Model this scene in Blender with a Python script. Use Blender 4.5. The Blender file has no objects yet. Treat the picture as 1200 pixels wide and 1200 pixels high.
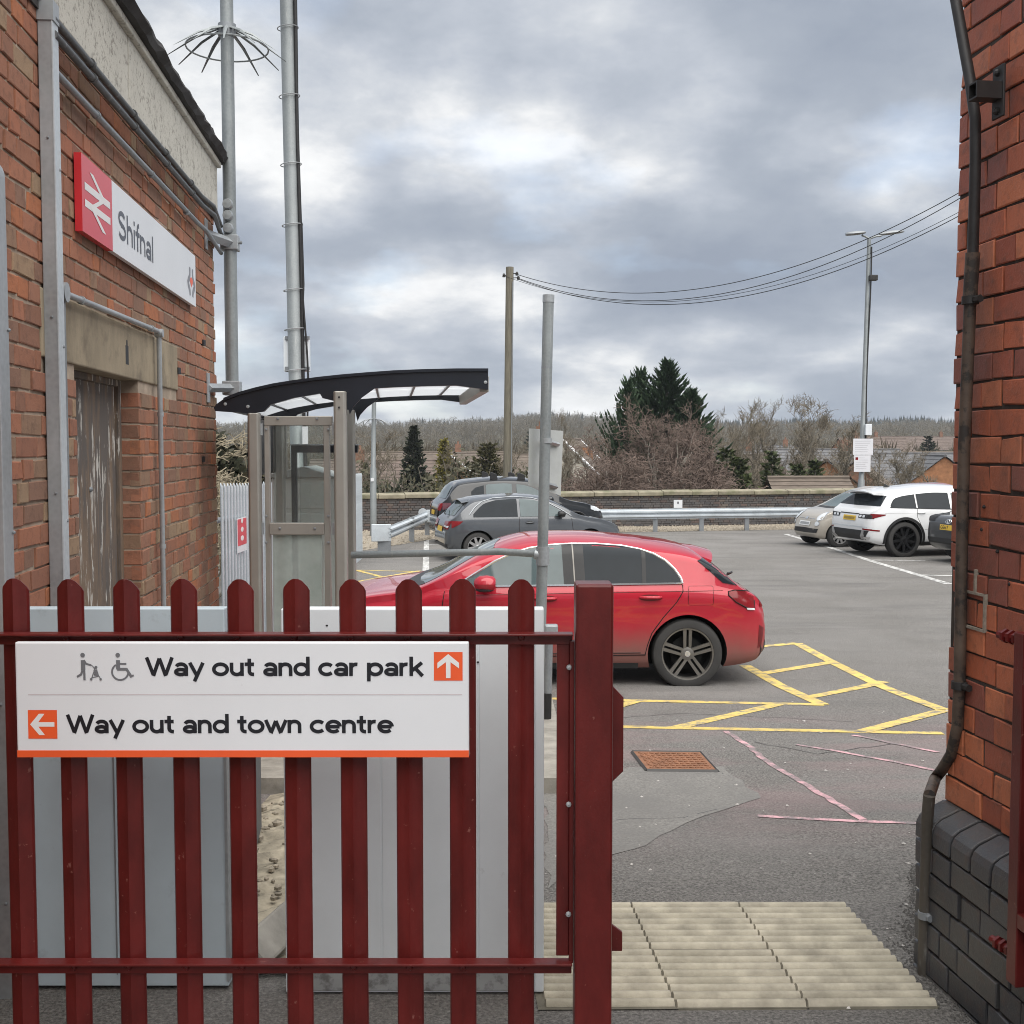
import bpy, bmesh, math, random
from math import sin, cos, pi, sqrt, radians, atan2
from mathutils import Vector, Matrix
import numpy as np

# ------------------------------------------------------------------ camera, sky, sun, exposure
scene = bpy.context.scene
COL = scene.collection
F = 1350.0                      # focal length in photo pixels (photo 1200 px wide)
EYE = 1.70
PITCH = radians(3.18)
cam_data = bpy.data.cameras.new('camera')
cam_data.sensor_width = 36.0
cam_data.lens = 36.0 * F / 1200.0
cam_data.clip_start = 0.05
cam_data.clip_end = 6000.0
cam = bpy.data.objects.new('camera', cam_data)
COL.objects.link(cam)
cam.location = (0, 0, EYE)
cam.rotation_euler = (pi/2 - PITCH, 0, 0)
scene.camera = cam

SUN_EL, SUN_AZ = radians(63), radians(150)      # azimuth clockwise from +Y
world = bpy.data.worlds.new('World')
scene.world = world
world.use_nodes = True
def build_world():
    nt = world.node_tree; N = nt.nodes; L = nt.links
    N.clear()
    out = N.new('ShaderNodeOutputWorld'); bg = N.new('ShaderNodeBackground')
    bg.inputs['Strength'].default_value = 0.1
    sky = N.new('ShaderNodeTexSky'); sky.sky_type = 'NISHITA'; sky.sun_disc = False
    sky.sun_elevation = SUN_EL; sky.sun_rotation = SUN_AZ
    tc = N.new('ShaderNodeTexCoord')
    sep = N.new('ShaderNodeSeparateXYZ'); L.new(tc.outputs['Generated'], sep.inputs[0])
    def math_(op, a, b=None, clamp=False):
        m = N.new('ShaderNodeMath'); m.operation = op; m.use_clamp = clamp
        for i, v in enumerate((a, b)):
            if v is None: continue
            if isinstance(v, (int, float)): m.inputs[i].default_value = v
            else: L.new(v, m.inputs[i])
        return m.outputs[0]
    zc = math_('MAXIMUM', sep.outputs['Z'], 0.0)
    den = math_('ADD', zc, 0.33)
    px = math_('DIVIDE', sep.outputs['X'], den); py = math_('DIVIDE', sep.outputs['Y'], den)
    comb = N.new('ShaderNodeCombineXYZ'); L.new(px, comb.inputs[0]); L.new(py, comb.inputs[1])
    def noise(scale, detail, rough, off, dist=0.0):
        mp = N.new('ShaderNodeMapping'); L.new(comb.outputs[0], mp.inputs[0]); mp.inputs['Location'].default_value = off
        n = N.new('ShaderNodeTexNoise'); n.inputs['Scale'].default_value = scale; n.inputs['Detail'].default_value = detail
        n.inputs['Roughness'].default_value = rough; n.inputs['Distortion'].default_value = dist
        L.new(mp.outputs[0], n.inputs['Vector']); return n.outputs['Fac']
    big = noise(0.80, 2, 0.5, (4.4, 1.1, 0), 0.0)
    med = noise(2.0, 8, 0.56, (7.3, 2.2, 0), 0.12)
    fin = noise(7.5, 8, 0.62, (1.3, 5.2, 0), 0.1)
    # rounded cloud heaps: smooth cells with their borders bent by noise
    wn = N.new('ShaderNodeTexNoise'); wn.inputs['Scale'].default_value = 2.6; wn.inputs['Detail'].default_value = 6; L.new(comb.outputs[0], wn.inputs['Vector'])
    wv = N.new('ShaderNodeVectorMath'); wv.operation = 'MULTIPLY_ADD'; L.new(wn.outputs['Color'], wv.inputs[0]); wv.inputs[1].default_value = (.55, .55, 0); L.new(comb.outputs[0], wv.inputs[2])
    vo = N.new('ShaderNodeTexVoronoi'); vo.feature = 'SMOOTH_F1'; vo.inputs['Scale'].default_value = 3.1; vo.inputs['Smoothness'].default_value = .45; L.new(wv.outputs[0], vo.inputs['Vector'])
    heap = math_('SUBTRACT', 0.75, vo.outputs['Distance'])
    s = math_('ADD', math_('MULTIPLY', big, 0.52), math_('MULTIPLY', med, 0.42))
    s = math_('ADD', s, math_('ADD', math_('MULTIPLY', fin, 0.25), math_('MULTIPLY', heap, 0.36)))
    ramp = N.new('ShaderNodeValToRGB'); L.new(s, ramp.inputs[0])
    e = ramp.color_ramp.elements
    e[0].position = 0.48; e[0].color = (0.345, 0.395, 0.485, 1)
    e[1].position = 0.95; e[1].color = (1.2, 1.2, 1.2, 1)
    for p, c in ((0.625, (0.45, 0.50, 0.58, 1)), (0.70, (0.57, 0.615, 0.69, 1)), (0.76, (0.71, 0.745, 0.795, 1)), (0.83, (0.98, 0.99, 1.0, 1))):
        k = e.new(p); k.color = c
    cl = N.new('ShaderNodeVectorMath'); cl.operation = 'SCALE'; cl.inputs['Scale'].default_value = CLOUD
    L.new(ramp.outputs[0], cl.inputs[0])
    # thin gaps where the blue shows a little
    gap = noise(2.6, 5, 0.5, (9.0, 4.0, 0))
    gf = math_('MULTIPLY', math_('SUBTRACT', gap, 0.55, True), 1.2, True)
    mix = N.new('ShaderNodeMix'); mix.data_type = 'RGBA'; L.new(gf, mix.inputs['Factor'])
    L.new(cl.outputs[0], mix.inputs[6]); L.new(sky.outputs[0], mix.inputs[7])
    L.new(mix.outputs[2], bg.inputs['Color']); L.new(bg.outputs[0], out.inputs['Surface'])
CLOUD = 2.65
build_world()
sun_d = bpy.data.lights.new('sun', 'SUN'); sun_d.energy = 1.5; sun_d.angle = radians(84); sun_d.color = (1.0, 0.96, 0.9)
sun = bpy.data.objects.new('sun', sun_d); COL.objects.link(sun)
sd = Vector((sin(SUN_AZ)*cos(SUN_EL), cos(SUN_AZ)*cos(SUN_EL), sin(SUN_EL)))
sun.rotation_euler = sd.to_track_quat('Z', 'Y').to_euler()
vs = scene.view_settings
vs.view_transform = 'Standard'; vs.look = 'None'; vs.gamma = 1.0; vs.use_curve_mapping = False
vs.exposure = 1.86
scene.cycles.max_bounces = 6
scene.cycles.filter_width = 1.0
scene.cycles.use_denoising = True
scene.cycles.use_adaptive_sampling = False
scene.cycles.sample_clamp_indirect = 4.0
scene.cycles.transparent_max_bounces = 12

# ------------------------------------------------------------------ helpers
cP, sP = cos(PITCH), sin(PITCH)
def pt(px, py, Y):
    """the world point at depth Y that the photo shows at pixel px, py"""
    u = (px-600)/F; v = (600-py)/F
    t = Y/(cP + v*sP)
    return Vector((u*t, Y, EYE + t*(v*cP - sP)))
def proj(p):
    dy = p[1]; dz = p[2]-EYE
    d = dy*cP - dz*sP
    if d <= 0.05: return None
    return 600 + F*p[0]/d, 600 - F*(dy*sP + dz*cP)/d, d
GZ = [(-60, 0), (3.9, 0), (4.6, -.02), (5.5, -.075), (6.5, -.155), (8.0, -.285), (9.2, -.39), (10.4, -.475), (12, -.525), (16, -.59), (30, -.76), (48, -.98)]
GY = np.array([a for a, _ in GZ]); GH = np.array([b for _, b in GZ])
def gz(Y): return float(np.interp(Y, GY, GH))
def G(px, py, lift=0.0):
    lo, hi = 1.0, 60.0
    for _ in range(50):
        m = (lo+hi)/2
        if pt(px, py, m).z > gz(m)+lift: lo = m
        else: hi = m
    return pt(px, py, (lo+hi)/2)

ROOTINV = {}
def props(o, label=None, cat=None, group=None, kind=None):
    if label: o['label'] = label
    if cat: o['category'] = cat
    if group: o['group'] = group
    if kind: o['kind'] = kind
    return o
def thing(name, label, cat, loc=(0, 0, 0), rz=0.0, group=None, local=False):
    """an Empty at the thing's base; unless local, its parts are given in world coordinates"""
    o = bpy.data.objects.new(name, None); COL.objects.link(o)
    o.empty_display_size = 0.1
    o.location = loc; o.rotation_euler = (0, 0, rz)
    if not local:
        ROOTINV[o.name] = (Matrix.Translation(loc) @ Matrix.Rotation(rz, 4, 'Z')).inverted()
    return props(o, label, cat, group)
def link(name, me, parent=None):
    o = bpy.data.objects.new(name, me); COL.objects.link(o)
    if parent is not None:
        o.parent = parent
        if parent.name in ROOTINV: o.matrix_parent_inverse = ROOTINV[parent.name]
    return o
def copy_tree(o, parent=None):
    c = o.copy(); COL.objects.link(c)
    if parent is not None: c.parent = parent
    for ch in list(o.children): copy_tree(ch, c)
    return c

class MB:
    def __init__(s): s.v = []; s.f = []; s.m = []
    def add(s, vs, fs, mi=0):
        b = len(s.v); s.v.extend([tuple(p) for p in vs])
        for f in fs: s.f.append(tuple(i+b for i in f)); s.m.append(mi)
    def box(s, c, size, rz=0.0, mi=0, M=None):
        x, y, z = size[0]/2, size[1]/2, size[2]/2
        R = Matrix.Rotation(rz, 3, 'Z') if M is None else M
        c = Vector(c)
        P = [c + R @ Vector(p) for p in ((-x,-y,-z),(x,-y,-z),(x,y,-z),(-x,y,-z),(-x,-y,z),(x,-y,z),(x,y,z),(-x,y,z))]
        s.add(P, [(0,3,2,1),(4,5,6,7),(0,1,5,4),(1,2,6,5),(2,3,7,6),(3,0,4,7)], mi); return s
    def bounds(s, a, b, mi=0):
        return s.box([(a[i]+b[i])/2 for i in range(3)], [abs(b[i]-a[i]) for i in range(3)], 0, mi)
    def quad(s, a, b, c, d, mi=0): s.add([a, b, c, d], [(0,1,2,3)], mi); return s
    def prism(s, poly, vec, mi=0):
        """extrude a planar 3-D polygon along vec"""
        n = len(poly); P = [Vector(p) for p in poly]; V = Vector(vec)
        fs = [tuple(range(n)), tuple(range(2*n-1, n-1, -1))]
        fs += [(i, i+n, (i+1) % n+n, (i+1) % n) for i in range(n)]
        s.add(P + [p+V for p in P], fs, mi); return s
    def tube(s, path, r, n=8, mi=0, caps=True):
        P = [Vector(p) for p in path]; k = len(P)
        R = r if isinstance(r, (list, tuple)) else [r]*k
        T = []
        for i in range(k):
            t = (P[min(i+1, k-1)] - P[max(i-1, 0)])
            T.append(t.normalized() if t.length > 1e-9 else Vector((0,0,1)))
        up = Vector((0,0,1)) if abs(T[0].z) < .9 else Vector((1,0,0))
        A = (up - T[0]*up.dot(T[0])).normalized()
        vs = []
        for i in range(k):
            A = (A - T[i]*A.dot(T[i]))
            A = A.normalized() if A.length > 1e-6 else T[i].orthogonal().normalized()
            B = T[i].cross(A)
            for j in range(n):
                a = 2*pi*j/n
                vs.append(P[i] + (A*cos(a) + B*sin(a))*R[i])
        fs = []
        for i in range(k-1):
            for j in range(n):
                j2 = (j+1) % n
                fs.append((i*n+j, i*n+j2, (i+1)*n+j2, (i+1)*n+j))
        if caps: fs += [tuple(range(n-1, -1, -1)), tuple(range((k-1)*n, k*n))]
        s.add(vs, fs, mi); return s
    def lathe(s, prof, n=24, mi=0, M=None, close=False):
        """profile (r, h) spun about local Z, then M"""
        M = M or Matrix.Identity(4); vs = []
        for r, h in prof:
            for j in range(n):
                a = 2*pi*j/n; vs.append(M @ Vector((r*cos(a), r*sin(a), h)))
        k = len(prof); fs = []
        for i in range(k-1):
            for j in range(n):
                j2 = (j+1) % n; fs.append((i*n+j, i*n+j2, (i+1)*n+j2, (i+1)*n+j))
        if close: fs += [tuple(range(n-1, -1, -1)), tuple(range((k-1)*n, k*n))]
        s.add(vs, fs, mi); return s
    def ball(s, c, r, n=10, m=6, mi=0):
        rx, ry, rz = r if isinstance(r, (tuple, list)) else (r, r, r)
        M = Matrix.Translation(c) @ Matrix.Diagonal((rx, ry, rz, 1))
        return s.lathe([(max(sin(pi*i/m), 1e-4), -cos(pi*i/m)) for i in range(m+1)], n, mi, M)
    def grid(s, rows, mi=0):
        n = len(rows[0]); vs = [p for r in rows for p in r]
        s.add(vs, [(i*n+j, i*n+j+1, (i+1)*n+j+1, (i+1)*n+j) for i in range(len(rows)-1) for j in range(n-1)], mi); return s
    def mesh(s, name, mats, smooth=None):
        me = bpy.data.meshes.new(name)
        me.from_pydata(s.v, [], s.f)
        for m in (mats if isinstance(mats, (list, tuple)) else [mats]): me.materials.append(m)
        if any(s.m): me.polygons.foreach_set('material_index', s.m)
        if smooth is not None:
            me.polygons.foreach_set('use_smooth', [True]*len(s.f))
            if smooth < 180: me.set_sharp_from_angle(angle=radians(smooth))
        me.update(); return me
    def build(s, name, mats, parent=None, smooth=None, bevel=0.0, fix=True):
        org = None
        if parent is None:
            a = np.array(s.v); org = Vector(((a[:,0].min()+a[:,0].max())/2, (a[:,1].min()+a[:,1].max())/2, a[:,2].min()))
            s.v = [tuple(Vector(p)-org) for p in s.v]
        me = s.mesh(name, mats, smooth)
        if fix and len(s.f) < 60000:
            bm = bmesh.new(); bm.from_mesh(me); bmesh.ops.recalc_face_normals(bm, faces=bm.faces); bm.to_mesh(me); bm.free()
            if smooth is not None and smooth < 180: me.set_sharp_from_angle(angle=radians(smooth))
        o = link(name, me, parent)
        if org is not None: o.location = org
        if bevel:
            b = o.modifiers.new('edge', 'BEVEL'); b.width = bevel; b.segments = 2; b.limit_method = 'ANGLE'; b.angle_limit = radians(40)
            b.harden_normals = False
        return o

# ------------------------------------------------------------------ materials
def node_mat(name):
    m = bpy.data.materials.new(name); m.use_nodes = True
    nt = m.node_tree; b = nt.nodes['Principled BSDF']
    return m, nt, nt.nodes, nt.links, b
def rgba(c): return (c[0], c[1], c[2], 1.0)
def mixc(N, L, fac, a, b, blend='MIX'):
    m = N.new('ShaderNodeMix'); m.data_type = 'RGBA'; m.blend_type = blend
    if isinstance(fac, (int, float)): m.inputs['Factor'].default_value = fac
    else: L.new(fac, m.inputs['Factor'])
    for i, v in ((6, a), (7, b)):
        if isinstance(v, (tuple, list)): m.inputs[i].default_value = rgba(v)
        else: L.new(v, m.inputs[i])
    return m.outputs[2]
def tnoise(N, L, vec, scale, detail=5, rough=.55, dist=0.0, stretch=None):
    if stretch:
        mp = N.new('ShaderNodeMapping'); mp.inputs['Scale'].default_value = stretch; L.new(vec, mp.inputs[0]); vec = mp.outputs[0]
    n = N.new('ShaderNodeTexNoise'); n.inputs['Scale'].default_value = scale; n.inputs['Detail'].default_value = detail
    n.inputs['Roughness'].default_value = rough; n.inputs['Distortion'].default_value = dist
    L.new(vec, n.inputs['Vector']); return n.outputs['Fac']
def tramp(N, L, fac, p0, p1, smooth=False):
    r = N.new('ShaderNodeMapRange'); r.inputs['From Min'].default_value = p0; r.inputs['From Max'].default_value = p1
    r.clamp = True
    if smooth: r.interpolation_type = 'SMOOTHSTEP'
    L.new(fac, r.inputs['Value']); return r.outputs[0]
def tmath(N, L, op, a, b):
    m = N.new('ShaderNodeMath'); m.operation = op
    for i, v in enumerate((a, b)):
        if isinstance(v, (int, float)): m.inputs[i].default_value = v
        else: L.new(v, m.inputs[i])
    return m.outputs[0]
def bump(N, L, b, h, strength=.3, dist=.01):
    k = N.new('ShaderNodeBump'); k.inputs['Strength'].default_value = strength; k.inputs['Distance'].default_value = dist
    L.new(h, k.inputs['Height']); L.new(k.outputs[0], b.inputs['Normal'])
def mat(name, col, rough=.6, metal=0.0, var=.15, vscale=6.0, bmp=0.0, bscale=60.0, coat=0.0, spec=.5, dirt=None, world_pos=False, stretch=None):
    m, nt, N, L, b = node_mat(name)
    if world_pos: vec = N.new('ShaderNodeNewGeometry').outputs['Position']
    else: vec = N.new('ShaderNodeTexCoord').outputs['Object']
    n = tnoise(N, L, vec, vscale, 6, .6, 0, stretch)
    lo = tuple(c*(1-var) for c in col); hi = tuple(min(1, c*(1+var)) for c in col)
    c = mixc(N, L, tramp(N, L, n, .3, .7), lo, hi)
    if dirt:
        dc, ds, p0, p1, am = dirt
        d = tramp(N, L, tnoise(N, L, vec, ds, 8, .65), p0, p1)
        c = mixc(N, L, tmath(N, L, 'MULTIPLY', d, am), c, dc)
    L.new(c, b.inputs['Base Color'])
    b.inputs['Roughness'].default_value = rough; b.inputs['Metallic'].default_value = metal
    b.inputs['Specular IOR Level'].default_value = spec
    b.inputs['Coat Weight'].default_value = coat; b.inputs['Coat Roughness'].default_value = .05
    if bmp: bump(N, L, b, tnoise(N, L, vec, bscale, 4, .6), bmp, .004)
    return m

def brick_mat(name, stops, stain=None, red_patch=None, rough=.8, speck=.35, spec=.4, gloss=0.0):
    m, nt, N, L, b = node_mat(name)
    oi = N.new('ShaderNodeObjectInfo'); ge = N.new('ShaderNodeNewGeometry')
    r = tmath(N, L, 'FRACT', tmath(N, L, 'ADD', oi.outputs['Random'], ge.outputs['Random Per Island']), 0)
    rp = N.new('ShaderNodeValToRGB'); L.new(r, rp.inputs[0]); e = rp.color_ramp.elements
    rp.color_ramp.interpolation = 'CONSTANT' if len(stops) > 7 else 'LINEAR'
    e[0].position = stops[0][0]; e[0].color = rgba(stops[0][1]); e[1].position = stops[-1][0]; e[1].color = rgba(stops[-1][1])
    for p, c in stops[1:-1]: k = e.new(p); k.color = rgba(c)
    pos = ge.outputs['Position']
    n1 = tnoise(N, L, pos, 26, 6, .65); n2 = tnoise(N, L, pos, 130, 4, .7); n3 = tnoise(N, L, pos, 1.3, 5, .6)
    c = rp.outputs[0]
    c = mixc(N, L, tmath(N, L, 'MULTIPLY', tramp(N, L, n1, .5, .75), speck), c, (.10, .055, .04))
    c = mixc(N, L, tmath(N, L, 'MULTIPLY', tramp(N, L, n2, .62, .72), .3), c, (.42, .33, .26))
    if red_patch:
        sp = N.new('ShaderNodeSeparateXYZ'); L.new(pos, sp.inputs[0])
        zz = tmath(N, L, 'ADD', sp.outputs['Z'], tmath(N, L, 'MULTIPLY', n3, .9))
        msk = tmath(N, L, 'MULTIPLY', tramp(N, L, zz, red_patch[0], red_patch[0]-.08), tramp(N, L, r, .25, .3))
        msk = tmath(N, L, 'MULTIPLY', msk, tramp(N, L, tnoise(N, L, pos, 2.3, 3), .44, .5))
        c = mixc(N, L, tmath(N, L, 'MULTIPLY', msk, .75), c, (.33, .065, .05))
    if stain:
        sc, am, col = stain
        st = tramp(N, L, tnoise(N, L, pos, sc, 7, .62, .3, (1, 1, .45)), .52, .72)
        c = mixc(N, L, tmath(N, L, 'MULTIPLY', st, am), c, col)
    L.new(c, b.inputs['Base Color'])
    b.inputs['Roughness'].default_value = rough; b.inputs['Specular IOR Level'].default_value = spec
    hb = tmath(N, L, 'ADD', n1, tmath(N, L, 'MULTIPLY', n2, .6))
    bump(N, L, b, hb, .45, .006)
    return m

M = {}
def asphalt_mat():
    m, nt, N, L, b = node_mat('asphalt')
    pos = N.new('ShaderNodeNewGeometry').outputs['Position']
    sp = N.new('ShaderNodeSeparateXYZ'); L.new(pos, sp.inputs[0])
    fine = tnoise(N, L, pos, 85, 4, .75); fine2 = tnoise(N, L, pos, 34, 5, .7)
    big = tnoise(N, L, pos, .55, 6, .6, .6); streak = tnoise(N, L, pos, .9, 6, .62, .4, (.35, 1.6, 1))
    c = mixc(N, L, tramp(N, L, fine, .36, .64), (.058, .055, .051), (.29, .276, .258))
    c = mixc(N, L, tramp(N, L, fine2, .64, .70), c, (.34, .33, .32))
    c = mixc(N, L, tmath(N, L, 'MULTIPLY', tramp(N, L, big, .42, .66), .45), c, (.26, .25, .24))
    c = mixc(N, L, tmath(N, L, 'MULTIPLY', tramp(N, L, streak, .52, .7), .48), c, (.10, .096, .095))
    # faint worn pink tint where a painted bay was scrubbed off
    wx = tmath(N, L, 'MULTIPLY', tramp(N, L, sp.outputs['Y'], 4.6, 5.6), tramp(N, L, sp.outputs['Y'], 9.4, 7.6))
    wp = tmath(N, L, 'MULTIPLY', wx, tramp(N, L, tnoise(N, L, pos, 1.4, 6, .62, .2, (.6, 1.4, 1)), .42, .62))
    c = mixc(N, L, tmath(N, L, 'MULTIPLY', wp, .42), c, (.29, .205, .205))
    # coarse dark chippings by the gate
    nr = tmath(N, L, 'MULTIPLY', tramp(N, L, sp.outputs['Y'], 5.6, 4.1), tramp(N, L, tnoise(N, L, pos, 46, 4, .7), .36, .6))
    c = mixc(N, L, tmath(N, L, 'MULTIPLY', nr, .36), c, (.06, .056, .052))
    # oil drips
    oil = tramp(N, L, tnoise(N, L, pos, 3.2, 3, .5), .74, .80)
    c = mixc(N, L, tmath(N, L, 'MULTIPLY', oil, .35), c, (.03, .03, .03))
    L.new(c, b.inputs['Base Color']); b.inputs['Roughness'].default_value = .84; b.inputs['Specular IOR Level'].default_value = .35
    hb = tmath(N, L, 'ADD', fine, tmath(N, L, 'MULTIPLY', tnoise(N, L, pos, 46, 4, .7), 1.3))
    bump(N, L, b, hb, .8, .014)
    return m
def paint_mat(name, col, wear=.45, sc=9, base=(.15, .145, .14)):
    m, nt, N, L, b = node_mat(name)
    pos = N.new('ShaderNodeNewGeometry').outputs['Position']
    n = tnoise(N, L, pos, sc, 9, .72); f = tnoise(N, L, pos, 110, 3, .7)
    k = tramp(N, L, tmath(N, L, 'ADD', n, tmath(N, L, 'MULTIPLY', f, .35)), wear+.27, wear+.12)
    c = mixc(N, L, k, base, col)
    c = mixc(N, L, tmath(N, L, 'MULTIPLY', tramp(N, L, tnoise(N, L, pos, 2.5, 5), .45, .7), .3), c, tuple(q*.55 for q in col))
    L.new(c, b.inputs['Base Color']); b.inputs['Roughness'].default_value = .75
    bump(N, L, b, f, .3, .006)
    return m
def galv_mat(name, col=(.34, .36, .375), metal=.45, rough=.48):
    m, nt, N, L, b = node_mat(name)
    vec = N.new('ShaderNodeTexCoord').outputs['Object']
    v = N.new('ShaderNodeTexVoronoi'); v.inputs['Scale'].default_value = 55; L.new(vec, v.inputs['Vector'])
    n = tnoise(N, L, vec, 3, 6, .6); s = tnoise(N, L, vec, 9, 6, .7, 0, (3, 3, .4))
    c = mixc(N, L, tramp(N, L, n, .3, .7), tuple(q*.82 for q in col), tuple(q*1.15 for q in col))
    c = mixc(N, L, tmath(N, L, 'MULTIPLY', v.outputs['Distance'], .35), c, tuple(q*1.5 for q in col))
    c = mixc(N, L, tmath(N, L, 'MULTIPLY', tramp(N, L, s, .56, .72), .4), c, (.5, .5, .49))
    L.new(c, b.inputs['Base Color']); b.inputs['Metallic'].default_value = metal
    L.new(tramp(N, L, n, -1.0, 2.2), b.inputs['Roughness']); b.inputs['Roughness'].default_value = rough
    return m
def car_paint(name, col, flake=0.0, dirt=0.0, rough=.28):
    m, nt, N, L, b = node_mat(name)
    tc = N.new('ShaderNodeTexCoord'); vec = tc.outputs['Object']
    sp = N.new('ShaderNodeSeparateXYZ'); L.new(vec, sp.inputs[0])
    n = tnoise(N, L, vec, 3.5, 6, .6)
    c = mixc(N, L, tramp(N, L, n, .2, .8), tuple(q*.93 for q in col), tuple(min(1, q*1.05) for q in col))
    if dirt:   # road film on the sills and behind the wheels
        z = tmath(N, L, 'ADD', sp.outputs['Z'], tmath(N, L, 'MULTIPLY', tnoise(N, L, vec, 2.2, 6, .6), .28))
        d = tramp(N, L, z, .84, .40, True)
        d = tmath(N, L, 'MULTIPLY', d, dirt)
        c = mixc(N, L, d, c, (.20, .145, .12))
        L.new(tramp(N, L, d, -.8, 1.0), b.inputs['Roughness'])
        L.new(tramp(N, L, d, .35, 0), b.inputs['Coat Weight'])
    else:
        b.inputs['Coat Weight'].default_value = 1.0; b.inputs['Roughness'].default_value = rough
    L.new(c, b.inputs['Base Color']); b.inputs['Metallic'].default_value = flake
    b.inputs['Coat Roughness'].default_value = .04; b.inputs['Specular IOR Level'].default_value = .25
    return m
def leaf_mat(name, cols, rough=.6, trans=.25):
    m, nt, N, L, b = node_mat(name)
    ge = N.new('ShaderNodeNewGeometry')
    rp = N.new('ShaderNodeValToRGB'); L.new(ge.outputs['Random Per Island'], rp.inputs[0]); e = rp.color_ramp.elements
    e[0].color = rgba(cols[0]); e[1].color = rgba(cols[-1])
    for i, c in enumerate(cols[1:-1]): k = e.new((i+1)/(len(cols)-1)); k.color = rgba(c)
    n = tnoise(N, L, ge.outputs['Position'], .5, 4, .6)
    c = mixc(N, L, tmath(N, L, 'MULTIPLY', tramp(N, L, n, .35, .65), .35), rp.outputs[0], tuple(q*.5 for q in cols[0]))
    L.new(c, b.inputs['Base Color']); b.inputs['Roughness'].default_value = rough; b.inputs['Specular IOR Level'].default_value = .25
    return m
def glass_mat(name, tint=(.86, .9, .89), haze=0.0, hazec=(.5, .55, .53), rough=.02):
    m, nt, N, L, b = node_mat(name)
    out = N['Material Output']
    tr = N.new('ShaderNodeBsdfTransparent'); tr.inputs[0].default_value = rgba(tint)
    gl = N.new('ShaderNodeBsdfGlossy'); gl.inputs['Roughness'].default_value = rough
    fr = N.new('ShaderNodeFresnel'); fr.inputs[0].default_value = 1.5
    mx = N.new('ShaderNodeMixShader'); L.new(fr.outputs[0], mx.inputs[0]); L.new(tr.outputs[0], mx.inputs[1]); L.new(gl.outputs[0], mx.inputs[2])
    fin = mx.outputs[0]
    if haze:
        df = N.new('ShaderNodeBsdfDiffuse'); df.inputs[0].default_value = rgba(hazec)
        vec = N.new('ShaderNodeTexCoord').outputs['Object']
        k = tmath(N, L, 'MULTIPLY', tramp(N, L, tnoise(N, L, vec, 2.5, 5), .1, .8), haze)
        m2 = N.new('ShaderNodeMixShader'); L.new(k, m2.inputs[0]); L.new(fin, m2.inputs[1]); L.new(df.outputs[0], m2.inputs[2]); fin = m2.outputs[0]
    L.new(fin, out.inputs['Surface'])
    return m
def peel_mat(name, top, under, p0, p1, sc=14, stretch=(1, 1, 1), extra=None):
    m, nt, N, L, b = node_mat(name)
    vec = N.new('ShaderNodeTexCoord').outputs['Object']
    a = tnoise(N, L, vec, sc, 9, .7, .3, stretch); bb = tnoise(N, L, vec, sc*.25, 5, .6, 0, stretch)
    f = tmath(N, L, 'ADD', tmath(N, L, 'MULTIPLY', a, .7), tmath(N, L, 'MULTIPLY', bb, .45))
    k = tramp(N, L, f, p0, p1)
    c = mixc(N, L, tnoise(N, L, vec, 20, 5), tuple(q*.75 for q in under), tuple(q*1.25 for q in under))
    c2 = mixc(N, L, tnoise(N, L, vec, 6, 6), tuple(q*.8 for q in top), top)
    c = mixc(N, L, k, c, c2)
    if extra:
        ec, es, e0, e1 = extra
        c = mixc(N, L, tramp(N, L, tnoise(N, L, vec, es, 8, .7, .2, stretch), e0, e1), c, ec)
    L.new(c, b.inputs['Base Color']); b.inputs['Roughness'].default_value = .85
    bump(N, L, b, tmath(N, L, 'ADD', k, a), .5, .004)
    return m

M['asphalt'] = asphalt_mat()
M['yellow'] = paint_mat('yellow_road_paint', (.66, .49, .14), .53, 9, (.19, .18, .165))
M['white_line'] = paint_mat('white_road_paint', (.62, .62, .60), .50)
M['pink_line'] = paint_mat('pink_road_paint', (.62, .36, .39), .46, 6, (.19, .165, .165))
M['crack'] = mat('tar_seam', (.06, .058, .057), .7, bmp=.3)
M['galv'] = galv_mat('galvanised_steel')
M['galv_dark'] = galv_mat('weathered_galvanised_steel', (.23, .245, .26), .4)
M['red_gate'] = mat('maroon_gloss_paint', (.100, .0115, .0105), .33, var=.36, vscale=9, bmp=.16, bscale=70, spec=.38, dirt=((.28, .12, .10), 38, .655, .70, .6), stretch=(1, 1, .45), world_pos=True)
M['sign_white'] = mat('white_sign_face', (.70, .72, .75), .32, var=.03, vscale=3, dirt=((.45, .45, .46), 30, .70, .78, .35))
M['ink'] = mat('black_sign_print', (.010, .011, .016), .35, var=.1)
M['orange'] = mat('orange_sign_print', (.78, .105, .028), .35, var=.05)
M['grey_print'] = mat('grey_sign_print', (.15, .155, .17), .4, var=.05)
M['white_print'] = mat('white_sign_print', (.74, .73, .72), .35, var=.02)
M['sign_red'] = mat('red_sign_face', (.60, .035, .045), .25, var=.05)
M['board_blue'] = mat('blue_grey_steel_panel', (.47, .55, .60), .5, var=.08, vscale=2.5, dirt=((.17, .19, .2), 9, .62, .75, .4))
M['board_pale'] = mat('pale_grey_steel_panel', (.70, .745, .775), .45, var=.06, vscale=2.5, dirt=((.25, .25, .24), 14, .66, .76, .45))
M['canopy'] = mat('navy_black_painted_steel', (.0095, .012, .019), .34, var=.2, vscale=5)
M['bronze'] = mat('bronze_anodised_frame', (.38, .365, .335), .38, metal=.5, var=.1, vscale=4)
M['poly'] = mat('translucent_roof_sheet', (.66, .68, .70), .4, var=.06)
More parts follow.
